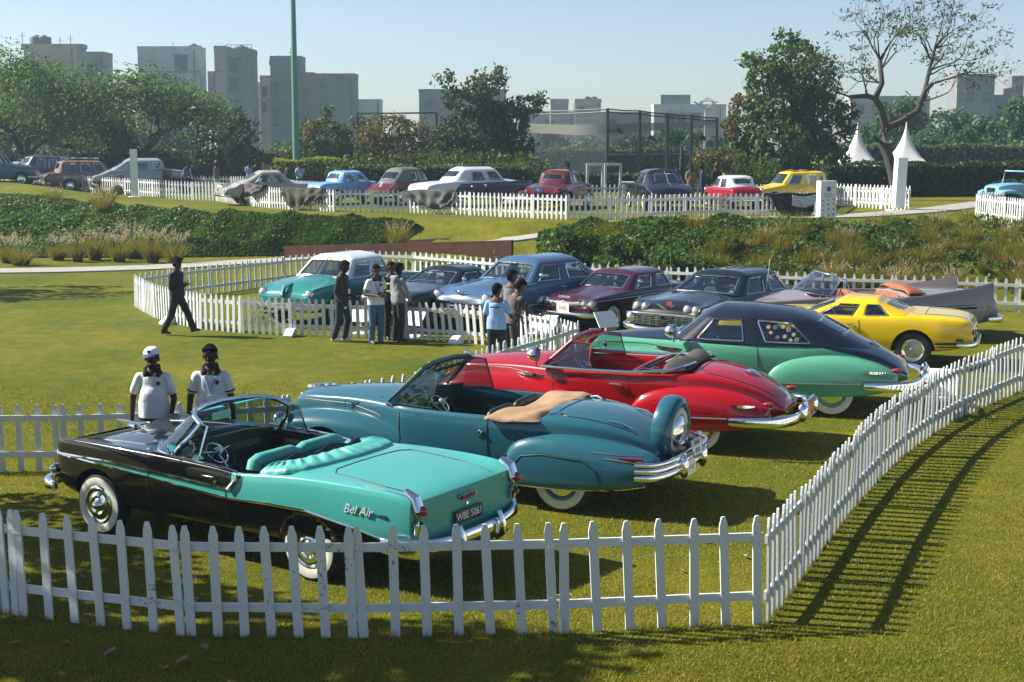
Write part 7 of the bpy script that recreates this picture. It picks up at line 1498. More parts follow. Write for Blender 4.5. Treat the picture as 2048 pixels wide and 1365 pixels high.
# white pillars and the sign
def pillar(label, px0, px1, ytop, Y, z0, lean=0, wd=None, dep=.3):
    a = atd((px0 + px1) / 2, ytop, Y); W = (px1 - px0) * Y / FPX; h = a.z - z0; t = thing('display_pillar', label, 'pillar', (a.x, Y, z0 - .02), R(14)); mb = MB()
    mb.box((0, 0, h / 2 + .06), (W * .82, dep, h - .12)); mb.build('column', wht, t, False); b = MB(); b.box((0, 0, .03), (W * 1.5, dep * 1.8, .06)); b.build('base_plate', wht, t, False)
    c_ = MB(); c_.box((0, 0, h + .012), (W * .84, dep * 1.03, .02)); c_.build('cap', wht, t, False); return t
pillar('white square pillar standing in front of the silver and black limousine', 258, 275, 299, 69, 1.45)
pillar('tall white pillar at the right end of the upper fence before the dark hedge', 1786, 1812, 316, 56, 1.45).rotation_euler = (0, R(2.2), R(16))
def sign():
    p = at(1651, 447, 1.45); W = .62; H = 1.38; t = thing('info_sign', 'white information slab with a round emblem and rows of small round logos by the footpath', 'sign', (p.x, p.y, gz(p.x, p.y)), R(22)); mb = MB(); mb.box((0, 0, H / 2 + .03), (W, .26, H)); mb.build('slab', wht, t, False)
    b = MB(); b.box((0, 0, .015), (W * 1.5, .55, .03)); b.build('base_plate', wht, t, False); M = Matrix.Translation((0, -.1315, 0)) @ Matrix.Rotation(R(90), 4, 'X')
    def disc(x, z, r, m, nm='logo'):
        q = MB(); q.lathe([(.001, 0), (r, 0), (r, .002), (.001, .002)], (0, 0, 0), 'Z', 14); q.v = [tuple(M @ Vector((v[0] + x, v[1] + z, v[2]))) for v in q.v]; q.build(nm, m, t, False)
    disc(0, 1.14, .085, ink, 'emblem'); disc(0, 1.14, .055, mat('emblem_grey', (.35, .35, .36), .5), 'emblem_centre')
    for x, z, s in [(0, .98, .035), (0, .935, .03), (0, .89, .03)]: q = MB(); q.box((x, -.1312, z), (.40 if s > .03 else .30, .004, s * .35)); q.build('text_line', ink, t, False)
    cols_ = [(.08, .08, .09), (.25, .25, .27), (.35, .12, .08), (.12, .15, .3)]
    for i, (x, z) in enumerate([(-.2, .75), (-.02, .78), (.2, .80), (-.2, .60), (0, .64), (.2, .66), (-.2, .45), (0, .47), (.2, .48), (-.2, .30), (.02, .28), (.2, .30), (-.12, .14), (.04, .13)]): disc(x, z, .033 if i % 3 else .026, mat('logo_ink_%s' % 'abcd'[i % 4], cols_[i % 4], .5))
sign()
# metal gate frames
def gate_frame(label, px, Y):
    p = atd(px, 327, Y); z0 = gz(p.x, Y); t = thing('gate_frame', label, 'gate frame', (p.x, Y, z0), R(8)); h = p.z - z0; gm_ = mat('galvanised_grey', (.42, .44, .45), .5, .4)
    for sx in (-.36, .36): q = MB(); q.box((sx, 0, h / 2), (.10, .16, h)); q.build('upright', gm_, t, False)
    q = MB(); q.box((0, 0, h - .06), (.58, .3, .12)); q.build('crossbar', gm_, t, False); q = MB(); q.box((0, -.16, h - .02), (.25, .04, .09)); q.build('display', gm_, t, False)
gate_frame('left of two grey walk-through gate frames between the claret and black saloons', 1190, 66); gate_frame('right of two grey walk-through gate frames between the claret and black saloons', 1226, 66.5)
q = MB(); q.box((0, 0, .75), (1.3, .6, .06));
for sx in (-.6, .6):
    for sy in (-.25, .25): q.box((sx, sy, .36), (.05, .05, .72))
p_ = atd(1268, 362, 68); tb = thing('table', 'pale table behind the black saloon', 'table', (p_.x, 68, gz(p_.x, 68))); q.build('tabletop', wht, tb, False)
# parasol, closed
p_ = atd(1363, 330, 66); pa = thing('parasol', 'closed dark parasol beside the man in tan', 'parasol', (p_.x, 66, gz(p_.x, 66))); MB().tube([(0, 0, 0), (0, 0, 2.55)], .025, k=6).build('pole', steel, pa)
MB().lathe([(.03, 2.5), (.06, 2.4), (.10, 1.8), (.16, 1.2), (.14, 1.0), (.001, 1.0)], k=12).build('canopy', mat('parasol_navy', (.012, .016, .025), .8), pa)
# wooden stands
wood = mat('varnished_wood', (.32, .16, .05), .5, var=.2, vscale=10)
for (px, py, Y, lab) in [(533, 326, 70, 'small wooden stand above the beige car roof'), (680, 338, 68, 'small wooden stand above the sky blue car roof'), (1456, 347, 64, 'wooden crate stand above the little red car')]:
    p = atd(px, py, Y); z0 = gz(p.x, Y); t = thing('wooden_stand', lab, 'stand', (p.x, Y, z0), .2, 'small wooden display stands'); h = p.z - z0
    for dx, hh in ((-.16, h), (0, h - .08), (.14, h - .12)): q = MB(); q.box((dx, 0, hh / 2), (.10, .25, hh)); q.build('upright', wood, t, False)
    q = MB(); q.box((0, 0, h * .55), (.42, .3, .06)); q.build('shelf', wood, t, False)
# car covers draped on the fence
def cover(label, px0, px1, ytop, ybot, Y0, Y1, m, seed, prof, patch=None):
    """cloth hung over the rail: prof gives the depth of the drape along its width"""
    rr = random.Random(seed); a = atd(px0, ytop, Y0); b = atd(px1, ytop, Y1); z0 = 1.45; t = thing('car_cover', label, 'car cover', ((a.x + b.x) / 2, (a.y + b.y) / 2, z0)); O = Vector(((a.x + b.x) / 2, (a.y + b.y) / 2, z0)); rows = []; nu, nv = 44, 22
    d = (b - a); d.z = 0; n_ = Vector((d.y, -d.x, 0)).normalized()
    if n_.y > 0: n_ = -n_
    ph = [rr.uniform(0, 6.28) for _ in range(6)]
    for i in range(nu + 1):
        u = i / nu; L = ip(u, prof) * (ybot - ytop) * (Y0 + Y1) / 2 / FPX; base = a.lerp(b, u); row = []
        for k in range(nv + 1):
            v = k / nv
            if v < .18: w_ = v / .18; p = base - n_ * (.30 * (1 - w_)) + Vector((0, 0, .05 * sin(w_ * pi) - (1 - w_) * .22))
            else:
                w_ = (v - .18) / .82; sag = sin(pi * min(1, max(0, u))) ; fold = .045 * sin(u * 23 + ph[0] + w_ * 5 * (u - .5)) + .035 * sin(u * 37 + ph[1] - w_ * 9) + .022 * sin((u - .5) ** 2 * 26 - w_ * 8 + ph[4]) * w_ + .05 * sin((u - .5) ** 2 * 40 + w_ * 9 + ph[2]) * w_
                p = base + n_ * (.07 + .10 * w_ * sag + fold * (.4 + w_)) + Vector((0, 0, -L * w_ + .03 * sin(u * 11 + ph[3])))
                p += d.normalized() * ((.5 - u) * .10 * w_ * d.length)
            row.append(p - O + Vector((0, 0, 0)))
        rows.append(row)
    mb = MB(); mb.grid(rows); me = subd(mb, 'cloth', [m], 1); o = link(bpy.data.objects.new('cloth', me), t); so = o.modifiers.new('s', 'SOLIDIFY'); so.thickness = .012
    if patch:
        u0, u1, v0, v1 = patch; pr = [[Vector(rows[i][k]) + n_ * .045 for k in range(int(v0 * nv), int(v1 * nv) + 1)] for i in range(int(u0 * nu), int(u1 * nu) + 1)]
        mb = MB(); mb.grid(pr); me = subd(mb, 'lining', [mat('cover_lining_white', (.40, .41, .43), .8)], 1); o = link(bpy.data.objects.new('lining', me), t); so = o.modifiers.new('s', 'SOLIDIFY'); so.thickness = .01
Yf = lambda px: None
cover('dusty mauve brown car cover bunched over the upper fence by the beige car', 443, 528, 369, 402, 63.4, 58.3, mat('cover_mauve_brown', (.052, .040, .043), .85), 2, [(0, .15), (.15, .5), (.45, 1.0), (.7, .75), (.9, .5), (1, .4)])
cover('olive car cover hanging in deep swags over the upper fence by the sky blue car', 565, 648, 376, 420, 57.0, 55.3, mat('cover_olive', (.046, .043, .022), .85), 5, [(0, .5), (.2, .95), (.5, 1), (.62, .75), (.8, .6), (1, .5)])
cover('grey green car cover hanging over the upper fence by the white saloon', 812, 914, 380, 418, 54.4, 52.9, mat('cover_grey_green', (.062, .070, .066), .85), 8, [(0, .3), (.15, .6), (.4, .9), (.7, 1), (.9, .9), (1, .85)])
cover('navy car cover with a pale lining slumped over the upper fence beside the white sign', 1532, 1630, 386, 436, 51.0, 51.8, mat('cover_navy', (.008, .010, .022), .8), 11, [(0, .15), (.12, .5), (.3, .9), (.6, 1), (.9, .95), (1, .8)], (.48, .98, .30, .68))
# display boards in the lower enclosure
def board(label, x, y, h, rz, w_=.42, d_=.32, tilt=50):
    t = thing('display_board', label, 'display board', (x, y, gz(x, y)), rz, 'white tilted display boards'); M = Matrix.Rotation(R(tilt), 3, 'X'); q = MB(); q.box((0, 0, h), (w_, d_, .02), 0, 0, M); q.build('panel', wht, t, False)
    MB().tube([(0, 0, 0), (0, .02, h - .02)], .025, k=6).build('stem', wht, t); q = MB(); q.box((0, 0, .015), (.34, .34, .03)); q.build('foot', wht, t, False)
    return t
for (px, py, h, rz, lab, s) in [(722, 668, .42, -.3, 'white tilted board behind the fence between two standing men', 1), (830, 674, .40, -.5, 'white tilted board behind the leaning fence pickets', 1), (1085, 700, .50, -.4, 'white tilted board by the two visitors at the fence corner', 1.3), (1212, 722, .80, .5, 'white tilted board standing between the red car and the maroon compact', 1), (1875, 800, .30, -.2, 'low white board seen through the curving right fence', 1.4)]:
    p = at(px, py, 0); t = board(lab, p.x, p.y, h, rz, .44 * s, .36 * s)
# upper-lawn dark bag by the fence
p_ = U(240, 390); q = MB(); q.lathe([(.001, 0), (.28, .02), (.32, .2), (.24, .42), (.08, .5), (.001, .5)], (0, 0, 0), 'Z', 14); bg_ = q.build('dark_bag', mat('bag_black', (.008, .008, .01), .7)); bg_.location = (p_[0], p_[1] - .5, gz(p_[0], p_[1] - .5)); tag(bg_, 'dark bag on the grass in front of the far left fence', 'bag')

# ================================================================ people
skin_m = mat('brown_skin', (.095, .045, .028), .55, var=.08, spec=.25); skin_d = mat('dark_brown_skin', (.040, .019, .012), .55, spec=.2); hair_m = mat('black_hair', (.004, .0035, .0035), .9, bump=.4, bscale=60, spec=.1); shoe_k = mat('black_shoes', (.012, .012, .013), .5); shoe_w = mat('white_trainers', (.68, .66, .66), .5); sole_m = mat('pale_soles', (.62, .60, .56), .6)
def capsule(mb, p0, p1, r0, r1, fx=1.0, n=10, k=14, side=None):
    """tapered round-ended limb; fx flattens it along the direction 'side' turned a quarter"""
    p0, p1 = Vector(p0), Vector(p1); ax = (p1 - p0); L = ax.length; ax = ax.normalized() if L > 1e-5 else Vector((0, 0, 1)); s_ = Vector(side or (1, 0, 0)); s_ = (s_ - ax * s_.dot(ax))
    if s_.length < 1e-3: s_ = ax.orthogonal()
    s_.normalize(); t_ = ax.cross(s_); rows = []
    pr = [(-cos(a) * r0, sin(a) * r0) for a in [pi / 2 * i / 4 for i in range(5)]] + [(L + sin(a) * r1, cos(a) * r1) for a in [pi / 2 * i / 4 for i in range(5)]]
    for h, r in pr: rows.append([p0 + ax * h + s_ * (max(r, 1e-4) * cos(2 * pi * j / k)) + t_ * (max(r, 1e-4) * fx * sin(2 * pi * j / k)) for j in range(k)])
    mb.grid(rows, cv=True); b = len(mb.v) - len(rows) * k; mb.f += [tuple(b + j for j in range(k))[::-1], tuple(b + (len(rows) - 1) * k + j for j in range(k))]; mb.m += [0, 0]
def fuse(mb, name, m, parent, vox=.012, sm=5):
    me = mb.mesh('tmp', m, False); o = bpy.data.objects.new('tmp', me); C.objects.link(o); r = o.modifiers.new('r', 'REMESH'); r.mode = 'VOXEL'; r.voxel_size = vox; r.use_smooth_shade = True
    s_ = o.modifiers.new('s', 'SMOOTH'); s_.factor = .5; s_.iterations = sm
    e = evaluated(o, name, None); e.polygons.foreach_set('use_smooth', [True] * len(e.polygons)); e.materials.clear(); e.materials.append(m); return link(bpy.data.objects.new(name, e), parent)
def hand(mb, wr, dr, side, curl=.35, sc=1.0):
    """palm, four unequal bent fingers and a thumb off the side of the palm"""
    wr, dr = Vector(wr), Vector(dr).normalized(); sd_ = Vector(side); sd_ = (sd_ - dr * sd_.dot(dr)).normalized(); nr = dr.cross(sd_)
    capsule(mb, wr, wr + dr * .075 * sc, .026 * sc, .038 * sc, .5, side=sd_)
    for k, (o_, L) in enumerate([(.030, .070), (.010, .080), (-.010, .074), (-.028, .058)]):
        b = wr + dr * .088 * sc + sd_ * o_ * sc; d1 = (dr + nr * curl).normalized(); d2 = (dr + nr * curl * 2.6).normalized(); m_ = b + d1 * L * .55 * sc
        capsule(mb, b, m_, .0095 * sc, .0088 * sc, k=8); capsule(mb, m_, m_ + d2 * L * .5 * sc, .0088 * sc, .0072 * sc, k=8)
    b = wr + dr * .03 * sc + sd_ * .03 * sc; m_ = b + (dr * .6 + sd_ * .8 + nr * .2).normalized() * .04 * sc; capsule(mb, b, m_, .013 * sc, .011 * sc, k=8); capsule(mb, m_, m_ + (dr + sd_ * .25 + nr * .4).normalized() * .034 * sc, .0105 * sc, .008 * sc, k=8)
def person(label, x, y, rz, top, bot, h=1.70, skin=None, arms=None, legs=None, head=(0, 0), lean=0, sleeves='short', belly=0, cap=None, shoes=None, collar=None, lanyard=None, vest=None, hood=False, badge=False, hair_len=0, vox=.012, z=None, group=None, trim=None, phone=None, turb=None, logo=None):
    """local frame: faces -Y. arms: {L,R: (elbow, wrist)} offsets from the shoulder in units of height; legs: {L,R: (knee, ankle)} from the hip"""
    sk = skin or skin_m; k = h / 1.75; t = thing('person', label, 'person', (x, y, gz(x, y) if z is None else z), rz, group)
    hipz = .90 * k; hc = Vector((0, 0, hipz)); up_ = Vector((0, -sin(lean), cos(lean))); sh = hc + up_ * .50 * k; nk = hc + up_ * .575 * k; hd = nk + Vector((0, -sin(lean * 1.3 + head[1]), cos(lean * 1.3 + head[1]))) * .13 * k + Vector((0, -.015, 0))
    A = {'L': ((.03, .02, -.29), (.02, -.06, -.54)), 'R': ((-.03, .02, -.29), (-.02, -.06, -.54))}; A.update(arms or {}); Lg = {'L': ((.01, -.02, -.44), (.02, .03, -.83)), 'R': ((-.01, -.02, -.44), (-.02, .03, -.83))}; Lg.update(legs or {})
    B, SH, TR, FT = MB(), MB(), MB(), MB(); J = {}
    Mh = Matrix.Rotation(head[0], 3, 'Z') @ Matrix.Rotation(lean * 1.2 + head[1], 3, 'X')
    H = lambda a, b, c: hd + Mh @ Vector((a * k, b * k, c * k))
    capsule(B, H(0, .012, .035), H(0, .0, .05), .088 * k, .090 * k, 1.12); capsule(B, H(0, -.018, -.03), H(0, -.035, -.075), .068 * k, .046 * k, 1.05)           # cranium, jaw
    capsule(B, H(0, -.098, .005), H(0, -.108, -.022), .010 * k, .016 * k); capsule(B, H(-.022, -.088, -.062), H(.022, -.088, -.062), .011 * k, .011 * k)                            # nose, mouth
    for sg in (-1, 1): capsule(B, H(sg * .083, .01, .01), H(sg * .088, .014, -.03), .017 * k, .012 * k, .5); capsule(B, H(sg * .034, -.083, .018), H(sg * .036, -.085, .018), .012 * k, .012 * k); capsule(B, H(sg * .018, -.092, .034), H(sg * .05, -.082, .036), .007 * k, .006 * k)
    capsule(B, nk - up_ * .05 * k, nk + (hd - nk) * .75, .058 * k, .054 * k)
    capsule(B, hc + up_ * .05 * k, hc + up_ * .26 * k, .125 * k, .125 * k, .75); capsule(B, hc + up_ * .30 * k, sh - up_ * .05 * k, .145 * k, .150 * k, .68)
    capsule(B, (-.09 * k, 0, hipz), (.09 * k, 0, hipz), .10 * k, .10 * k)
    capsule(SH, hc - (up_ * .10 * k if sleeves == 'short' else -up_ * .06 * k), sh - up_ * (.102 if sleeves == 'short' else .092) * k, .158 * k, .160 * k, .76)
    for sx_ in (-.042 * k, .042 * k): capsule(SH, hc + Vector((sx_, 0, 0)) - up_ * (.10 if sleeves == 'short' else -.03) * k, hc + Vector((sx_, 0, 0)) + up_ * .16 * k, .160 * k, .150 * k, .82); capsule(SH, sh + Vector((-.12 * k, 0, -.045)), sh + Vector((.12 * k, 0, -.045)), .070 * k, .070 * k); capsule(SH, sh - up_ * .03, nk - up_ * .085 * k, .11 * k, .046 * k, .8)
    if belly: capsule(SH, hc + Vector((0, -.035 * belly, -.08 * k)), hc + Vector((0, -.055 * belly, .22 * k)), .168 * k, .170 * k, .86); capsule(SH, hc + Vector((0, -.055 * belly, .22 * k)), sh - up_ * .15 * k, .168 * k, .150 * k, .84)
    if hood: capsule(SH, nk + Vector((-.07, .075, -.06)), nk + Vector((.07, .075, -.06)), .07, .07, .8); capsule(SH, nk + Vector((0, .09, -.10)), nk + Vector((0, .1, -.18)), .085, .05, .6)
    capsule(TR, (-.06 * k, 0, hipz + .02 * k), (.06 * k, 0, hipz + .02 * k), .113 * k, .113 * k, .95); capsule(TR, hc + up_ * .03, hc + up_ * .09 * k, .135 * k, .138 * k, .80)
    for s_, sg in (('L', 1), ('R', -1)):
        S_ = sh + Vector((sg * .176 * k, 0, -.035 * k)); e, w_ = (Vector(q) * k for q in A[s_]); E, W_ = S_ + e, S_ + w_; J[s_] = (S_, E, W_)
        capsule(B, S_, E, .050 * k, .041 * k); capsule(B, E, W_, .040 * k, .027 * k); d = (W_ - E).normalized(); hand(B, W_, d, Vector((0, -1, .2)) if abs(d.y) < .75 else Vector((-sg, 0, .3)), sc=k)
        capsule(SH, S_ + Vector((-sg * .01, 0, .0)), S_ + (E - S_) * (.62 if sleeves == 'short' else 1), .066 * k, .068 * k if sleeves == 'short' else .056 * k)
        if sleeves == 'long': capsule(SH, E, E + (W_ - E) * .93, .055 * k, .042 * k)
        hp = Vector((sg * .092 * k, 0, hipz)); kn, an = hp + Vector(Lg[s_][0]) * k, hp + Vector(Lg[s_][1]) * k
        capsule(B, hp, kn, .082 * k, .055 * k); capsule(B, kn, an, .052 * k, .036 * k)
        capsule(TR, hp + Vector((0, 0, -.05 * k)), kn, .099 * k, .079 * k); capsule(TR, kn, an + Vector((0, 0, .01)), .078 * k, .068 * k)
        fd = (Vector((0, -1, 0)) if len(Lg[s_]) < 3 else Vector(Lg[s_][2])).normalized(); heel = an + Vector((0, .03, -.035 * k)) ; toe = an + fd * .165 * k + Vector((0, 0, -.047 * k))
        capsule(FT, heel, an + fd * .08 * k + Vector((0, 0, -.022 * k)), .043 * k, .040 * k, .9); capsule(FT, an + fd * .07 * k + Vector((0, 0, -.035 * k)), toe, .042 * k, .030 * k, .8); capsule(B, an, toe, .03 * k, .02 * k)
    fuse(B, 'body', sk, t, vox * .75, 2); so_ = fuse(SH, 'shirt', top, t, vox, 14)
    if sleeves == 'short':
        bm = bmesh.new(); bm.from_mesh(so_.data); bmesh.ops.bisect_plane(bm, geom=bm.verts[:] + bm.edges[:] + bm.faces[:], plane_co=hc - up_ * .035 * k, plane_no=up_, clear_inner=True); bm.to_mesh(so_.data); bm.free(); sm_ = so_.modifiers.new('s', 'SOLIDIFY'); sm_.thickness = .01
    fuse(TR, 'trousers', bot, t, vox); fuse(FT, 'shoes', shoes or shoe_k, t, vox, 2)
    hr = MB()
    if turb: capsule(hr, H(0, .01, .075), H(0, .015, .11), .105 * k, .085 * k); fuse(hr, 'turban', turb, t, vox)
    else:
        if not cap: capsule(hr, H(0, .020, .058), H(0, .010, .068), .092 * k, .089 * k, 1.1); capsule(hr, H(-.05, -.045, .095), H(.05, -.045, .1), .035 * k, .035 * k)
        capsule(hr, H(0, .05, .02), H(0, .055, -.03), .080 * k, .06 * k, 1.0)
        fuse(hr, 'hair', hair_m, t, vox, 1)
    if cap:
        q = MB(); pr = [(.001, .150), (.05, .145), (.083, .122), (.101, .085), (.104, .062)]; q.lathe(pr, (0, 0, 0), 'Z', 22); q.v = [tuple(H(v[0] / k * k, v[1] * 1.12 + .005, v[2])) for v in q.v]; o = q.build('cap', cap[0], t)
        q = MB(); q.grid([[H((.100 + .0 * j) * sin(a), -.108 * cos(a) - j * .085 * max(0, cos(a)) ** .5, .070 - j * .020) for a in [-1.25 + 2.5 * i / 12 for i in range(13)]] for j in (0, .5, 1)]); oo = q.build('visor', cap[1], o); so = oo.modifiers.new('s', 'SOLIDIFY'); so.thickness = .006
        q = MB(); q.prism([(-.018, .02), (.018, .02), (.02, -.005), (0, -.024), (-.02, -.005)], 0, .004, 0, lambda a, b, c_: H(a, -.116 - c_, .108 + b)); q.build('cap_badge', cap[1], o, False)
    if collar:
        for sg in (-1, 1):
            q = MB(); a = [nk + Vector((sg * .015, -.085, -.085)), nk + Vector((sg * .075, -.095, -.10)), nk + Vector((sg * .085, -.03, .0)), nk + Vector((sg * .06, .055, .03)), nk + Vector((sg * .0, .075, .035)), nk + Vector((0, .062, .0)), nk + Vector((sg * .055, .03, -.005)), nk + Vector((sg * .058, -.03, -.02))]
            a = [Vector((nk.x + (v.x - nk.x) * 1.22, nk.y + (v.y - nk.y) * 1.28, v.z + .012)) for v in a]; q.add(a, [(0, 1, 2, 7), (7, 2, 3, 6), (6, 3, 4, 5)]); o = q.build('collar', collar, t); so = o.modifiers.new('s', 'SOLIDIFY'); so.thickness = .014; so.offset = 0
    if trim:
        for s_ in 'LR':
            S_, E, W_ = J[s_]; d = (E - S_).normalized(); c_ = S_ + (E - S_) * .66; q = MB(); n_ = d.orthogonal().normalized(); q.tube([c_ + Matrix.Rotation(2 * pi * i / 16, 3, d) @ n_ * .061 * k for i in range(16)], .011, k=6, closed=True, up=tuple(d)); q.build('sleeve_trim', trim, t)
    fr = lambda zz: -(.118 + .03 * (zz < .3)) * k
    if badge:
        c_ = sh + Vector((.085 * k, -.122 * k - sin(lean) * .1, -.10 * k)); q = MB(); q.prism([(-.02, .026), (.02, .026), (.026, 0), (0, -.034), (-.026, 0)], 0, .008, 0, lambda a, b, c__: c_ + Vector((a, -c__, b))); q.build('chest_badge', black_ink, t, False)
        q = MB(); q.box(sh + Vector((0, -.122 * k, -.13 * k)), (.018, .012, .12)); q.build('placket', top, t, False)
    if lanyard:
        q = MB(); q.tube([nk + Vector((0, .07, .01)), nk + Vector((.07, 0, -.02)), nk + Vector((.06, -.10, -.10)), nk + Vector((.0, -.145 * k, -.33)), nk + Vector((-.06, -.10, -.10)), nk + Vector((-.07, 0, -.02))], .009, k=5, closed=True); o = q.build('lanyard', lanyard, t); q = MB(); q.box(nk + Vector((0, -.150 * k, -.38)), (.07, .008, .10)); q.build('pass_card', white_ink, o, False)
    if vest:
        for zz in (.20, .36): q = MB(); q.tube([hc + up_ * zz * k + Vector((.168 * k * cos(a), .128 * k * sin(a), 0)) for a in [2 * pi * i / 20 for i in range(20)]], .028, k=6, closed=True); q.build('reflective_band', vest, t)
    if phone: q = MB(); q.box(J['R'][2] + Vector(phone), (.075, .02, .14), 0, 0, Matrix.Rotation(R(50), 3, 'X')); q.build('phone', black_ink, t, False)
    if logo: q = MB(); q.box(sh + Vector((0, .128 * k, -.10 * k)), (.18, .012, .022)); q.build('back_print', black_ink, t, False)
    return t
white_polo = mat('white_polo_cloth', (.62, .64, .67), .85, var=.05, bump=.8, bscale=6); black_cloth = mat('black_cloth', (.010, .010, .012), .9, bump=.2, bscale=9); denim = mat('blue_denim', (.06, .12, .22), .9, var=.35, vscale=7, bump=.2, bscale=20); denim_d = mat('dark_denim', (.018, .035, .06), .9, var=.3, vscale=6); grey_knit = mat('grey_hoodie', (.22, .22, .25), .9, var=.12, vscale=9, bump=.3, bscale=12); sky_shirt = mat('light_blue_tee', (.26, .42, .72), .85, bump=.3, bscale=8); blue_rib = mat('royal_blue_ribbon', (.03, .07, .45), .6); olive_black = mat('dark_olive_jacket', (.022, .022, .014), .9, bump=.3, bscale=10); hivis = mat('lime_reflective', (.45, .60, .03), .6)
stripe_shirt = mat('striped_dark_shirt', (.05, .045, .05), .85)
def stripes():
    nt, p = nodes_of(stripe_shirt); tc = nt.nodes.new('ShaderNodeTexCoord'); w_ = nt.nodes.new('ShaderNodeTexWave'); w_.inputs['Scale'].default_value = 14; w_.bands_direction = 'X'; nt.links.new(tc.outputs['Object'], w_.inputs['Vector'])
    r = nt.nodes.new('ShaderNodeValToRGB'); r.color_ramp.elements[0].color = (.012, .010, .014, 1); r.color_ramp.elements[0].position = .72; r.color_ramp.elements[1].color = (.26, .20, .20, 1); r.color_ramp.elements[1].position = .86; nt.links.new(w_.outputs['Fac'], r.inputs['Fac']); nt.links.new(r.outputs['Color'], p.inputs['Base Color'])
stripes()
def feet_at(px, py): p = at(px, py, 0); return p.x, p.y
x, y = atd(304, 700, 17.15).x, 17.15
person('heavy-set man in a white polo and white cap beside the two-tone convertible', x, y, R(4), white_polo, black_cloth, 1.70, skin_d, {'L': ((.07, .04, -.28), (.05, -.10, -.50)), 'R': ((-.09, .05, -.27), (-.10, -.02, -.54))}, belly=.8, cap=(mat('white_cap', (.72, .73, .75), .8), mat('navy_cap', (.015, .03, .12), .7)), collar=black_cloth, badge=True, head=(R(-6), R(4)), vox=.011)
x, y = atd(420, 690, 17.05).x, 17.05
person('slim bareheaded man in a white polo with black collar behind the convertible windscreen', x, y, R(6), white_polo, black_cloth, 1.74, skin_d, {'L': ((.06, .03, -.28), (.09, -.08, -.52)), 'R': ((-.08, .03, -.27), (-.10, -.06, -.52))}, collar=black_cloth, badge=True, lanyard=mat('pale_blue_ribbon', (.25, .35, .6), .6), trim=black_cloth, head=(R(-10), R(5)), vox=.011)
x, y = feet_at(357, 672)
person('person in black walking across the lawn with folded forearms', x, y, R(68), black_cloth, black_cloth, 1.70, skin_d, {'L': ((.0, .03, -.28), (-.10, -.20, -.22)), 'R': ((-.0, .04, -.28), (.08, -.22, -.20))}, {'L': ((.0, -.20, -.40), (.0, -.34, -.75), (0, -1, .25)), 'R': ((.0, .10, -.43), (.0, .32, -.80))}, sleeves='long', head=(R(-4), R(6)))
x, y = feet_at(684, 682)
person('man in a dark olive jacket and jeans walking past the sea green saloon', x, y, R(70), olive_black, denim_d, 1.72, skin_d, {'L': ((.02, .04, -.28), (.02, -.20, -.44)), 'R': ((-.02, .06, -.28), (-.02, -.10, -.50))}, {'L': ((.0, -.10, -.43), (.0, -.02, -.83)), 'R': ((.0, .02, -.44), (.0, .14, -.82))}, sleeves='long', shoes=shoe_w, lanyard=blue_rib, head=(R(4), R(12)), lean=R(4))
x, y = feet_at(753, 686)
person('young man in a white polo and blue jeans looking at the phone in his hands', x, y, R(28), white_polo, denim, 1.66, skin_m, {'L': ((.05, .02, -.27), (-.09, -.22, -.28)), 'R': ((-.07, .02, -.27), (.07, -.22, -.28))}, collar=black_cloth, trim=black_cloth, lanyard=blue_rib, badge=True, phone=(.06, -.06, .03), shoes=mat('grey_trainers', (.12, .10, .14), .6), head=(R(-20), R(10)))
x, y = feet_at(771, 684)
person('man in a dark shirt with lime reflective bands half hidden behind the white polo', x + .1, y + .45, R(20), mat('navy_cloth', (.012, .016, .03), .9), black_cloth, 1.66, skin_m, vest=hivis, head=(R(25), 0))
x, y = feet_at(797, 682)
person('man in a grey hooded sweatshirt resting a hand on the leaning fence', x, y, R(128), grey_knit, black_cloth, 1.66, skin_d, {'L': ((.03, .02, -.28), (.03, -.10, -.52)), 'R': ((-.06, -.08, -.27), (-.02, -.20, -.47))}, sleeves='long', hood=True, head=(R(10), R(8)))
x, y = feet_at(993, 745)
person('man in a light blue tee seen from behind pointing over the fence', x, y, R(166), sky_shirt, mat('navy_trousers', (.012, .014, .028), .9), 1.64, skin_m, {'R': ((-.10, -.08, -.26), (-.14, -.30, -.32)), 'L': ((.05, .02, -.28), (.06, .0, -.53))}, head=(R(-30), R(14)), logo=True, shoes=mat('brown_shoes', (.06, .025, .02), .5))
x, y = feet_at(1022, 738)
person('man in a dark striped shirt leaning forward with both hands out over the fence', x, y, R(128), stripe_shirt, mat('charcoal_trousers', (.04, .038, .042), .9), 1.70, skin_m, {'R': ((-.04, -.14, -.25), (-.02, -.38, -.32)), 'L': ((.04, -.16, -.24), (.02, -.40, -.27))}, sleeves='short', lean=R(14), head=(R(0), R(16)), lanyard=mat('orange_ribbon', (.5, .18, .04), .6))
x, y = feet_at(1012, 724)
person('man whose head shows behind the two visitors at the fence', x + .1, y + .5, R(150), mat('grey_tee', (.16, .17, .18), .9), black_cloth, 1.72, skin_m, head=(R(-30), R(12)))
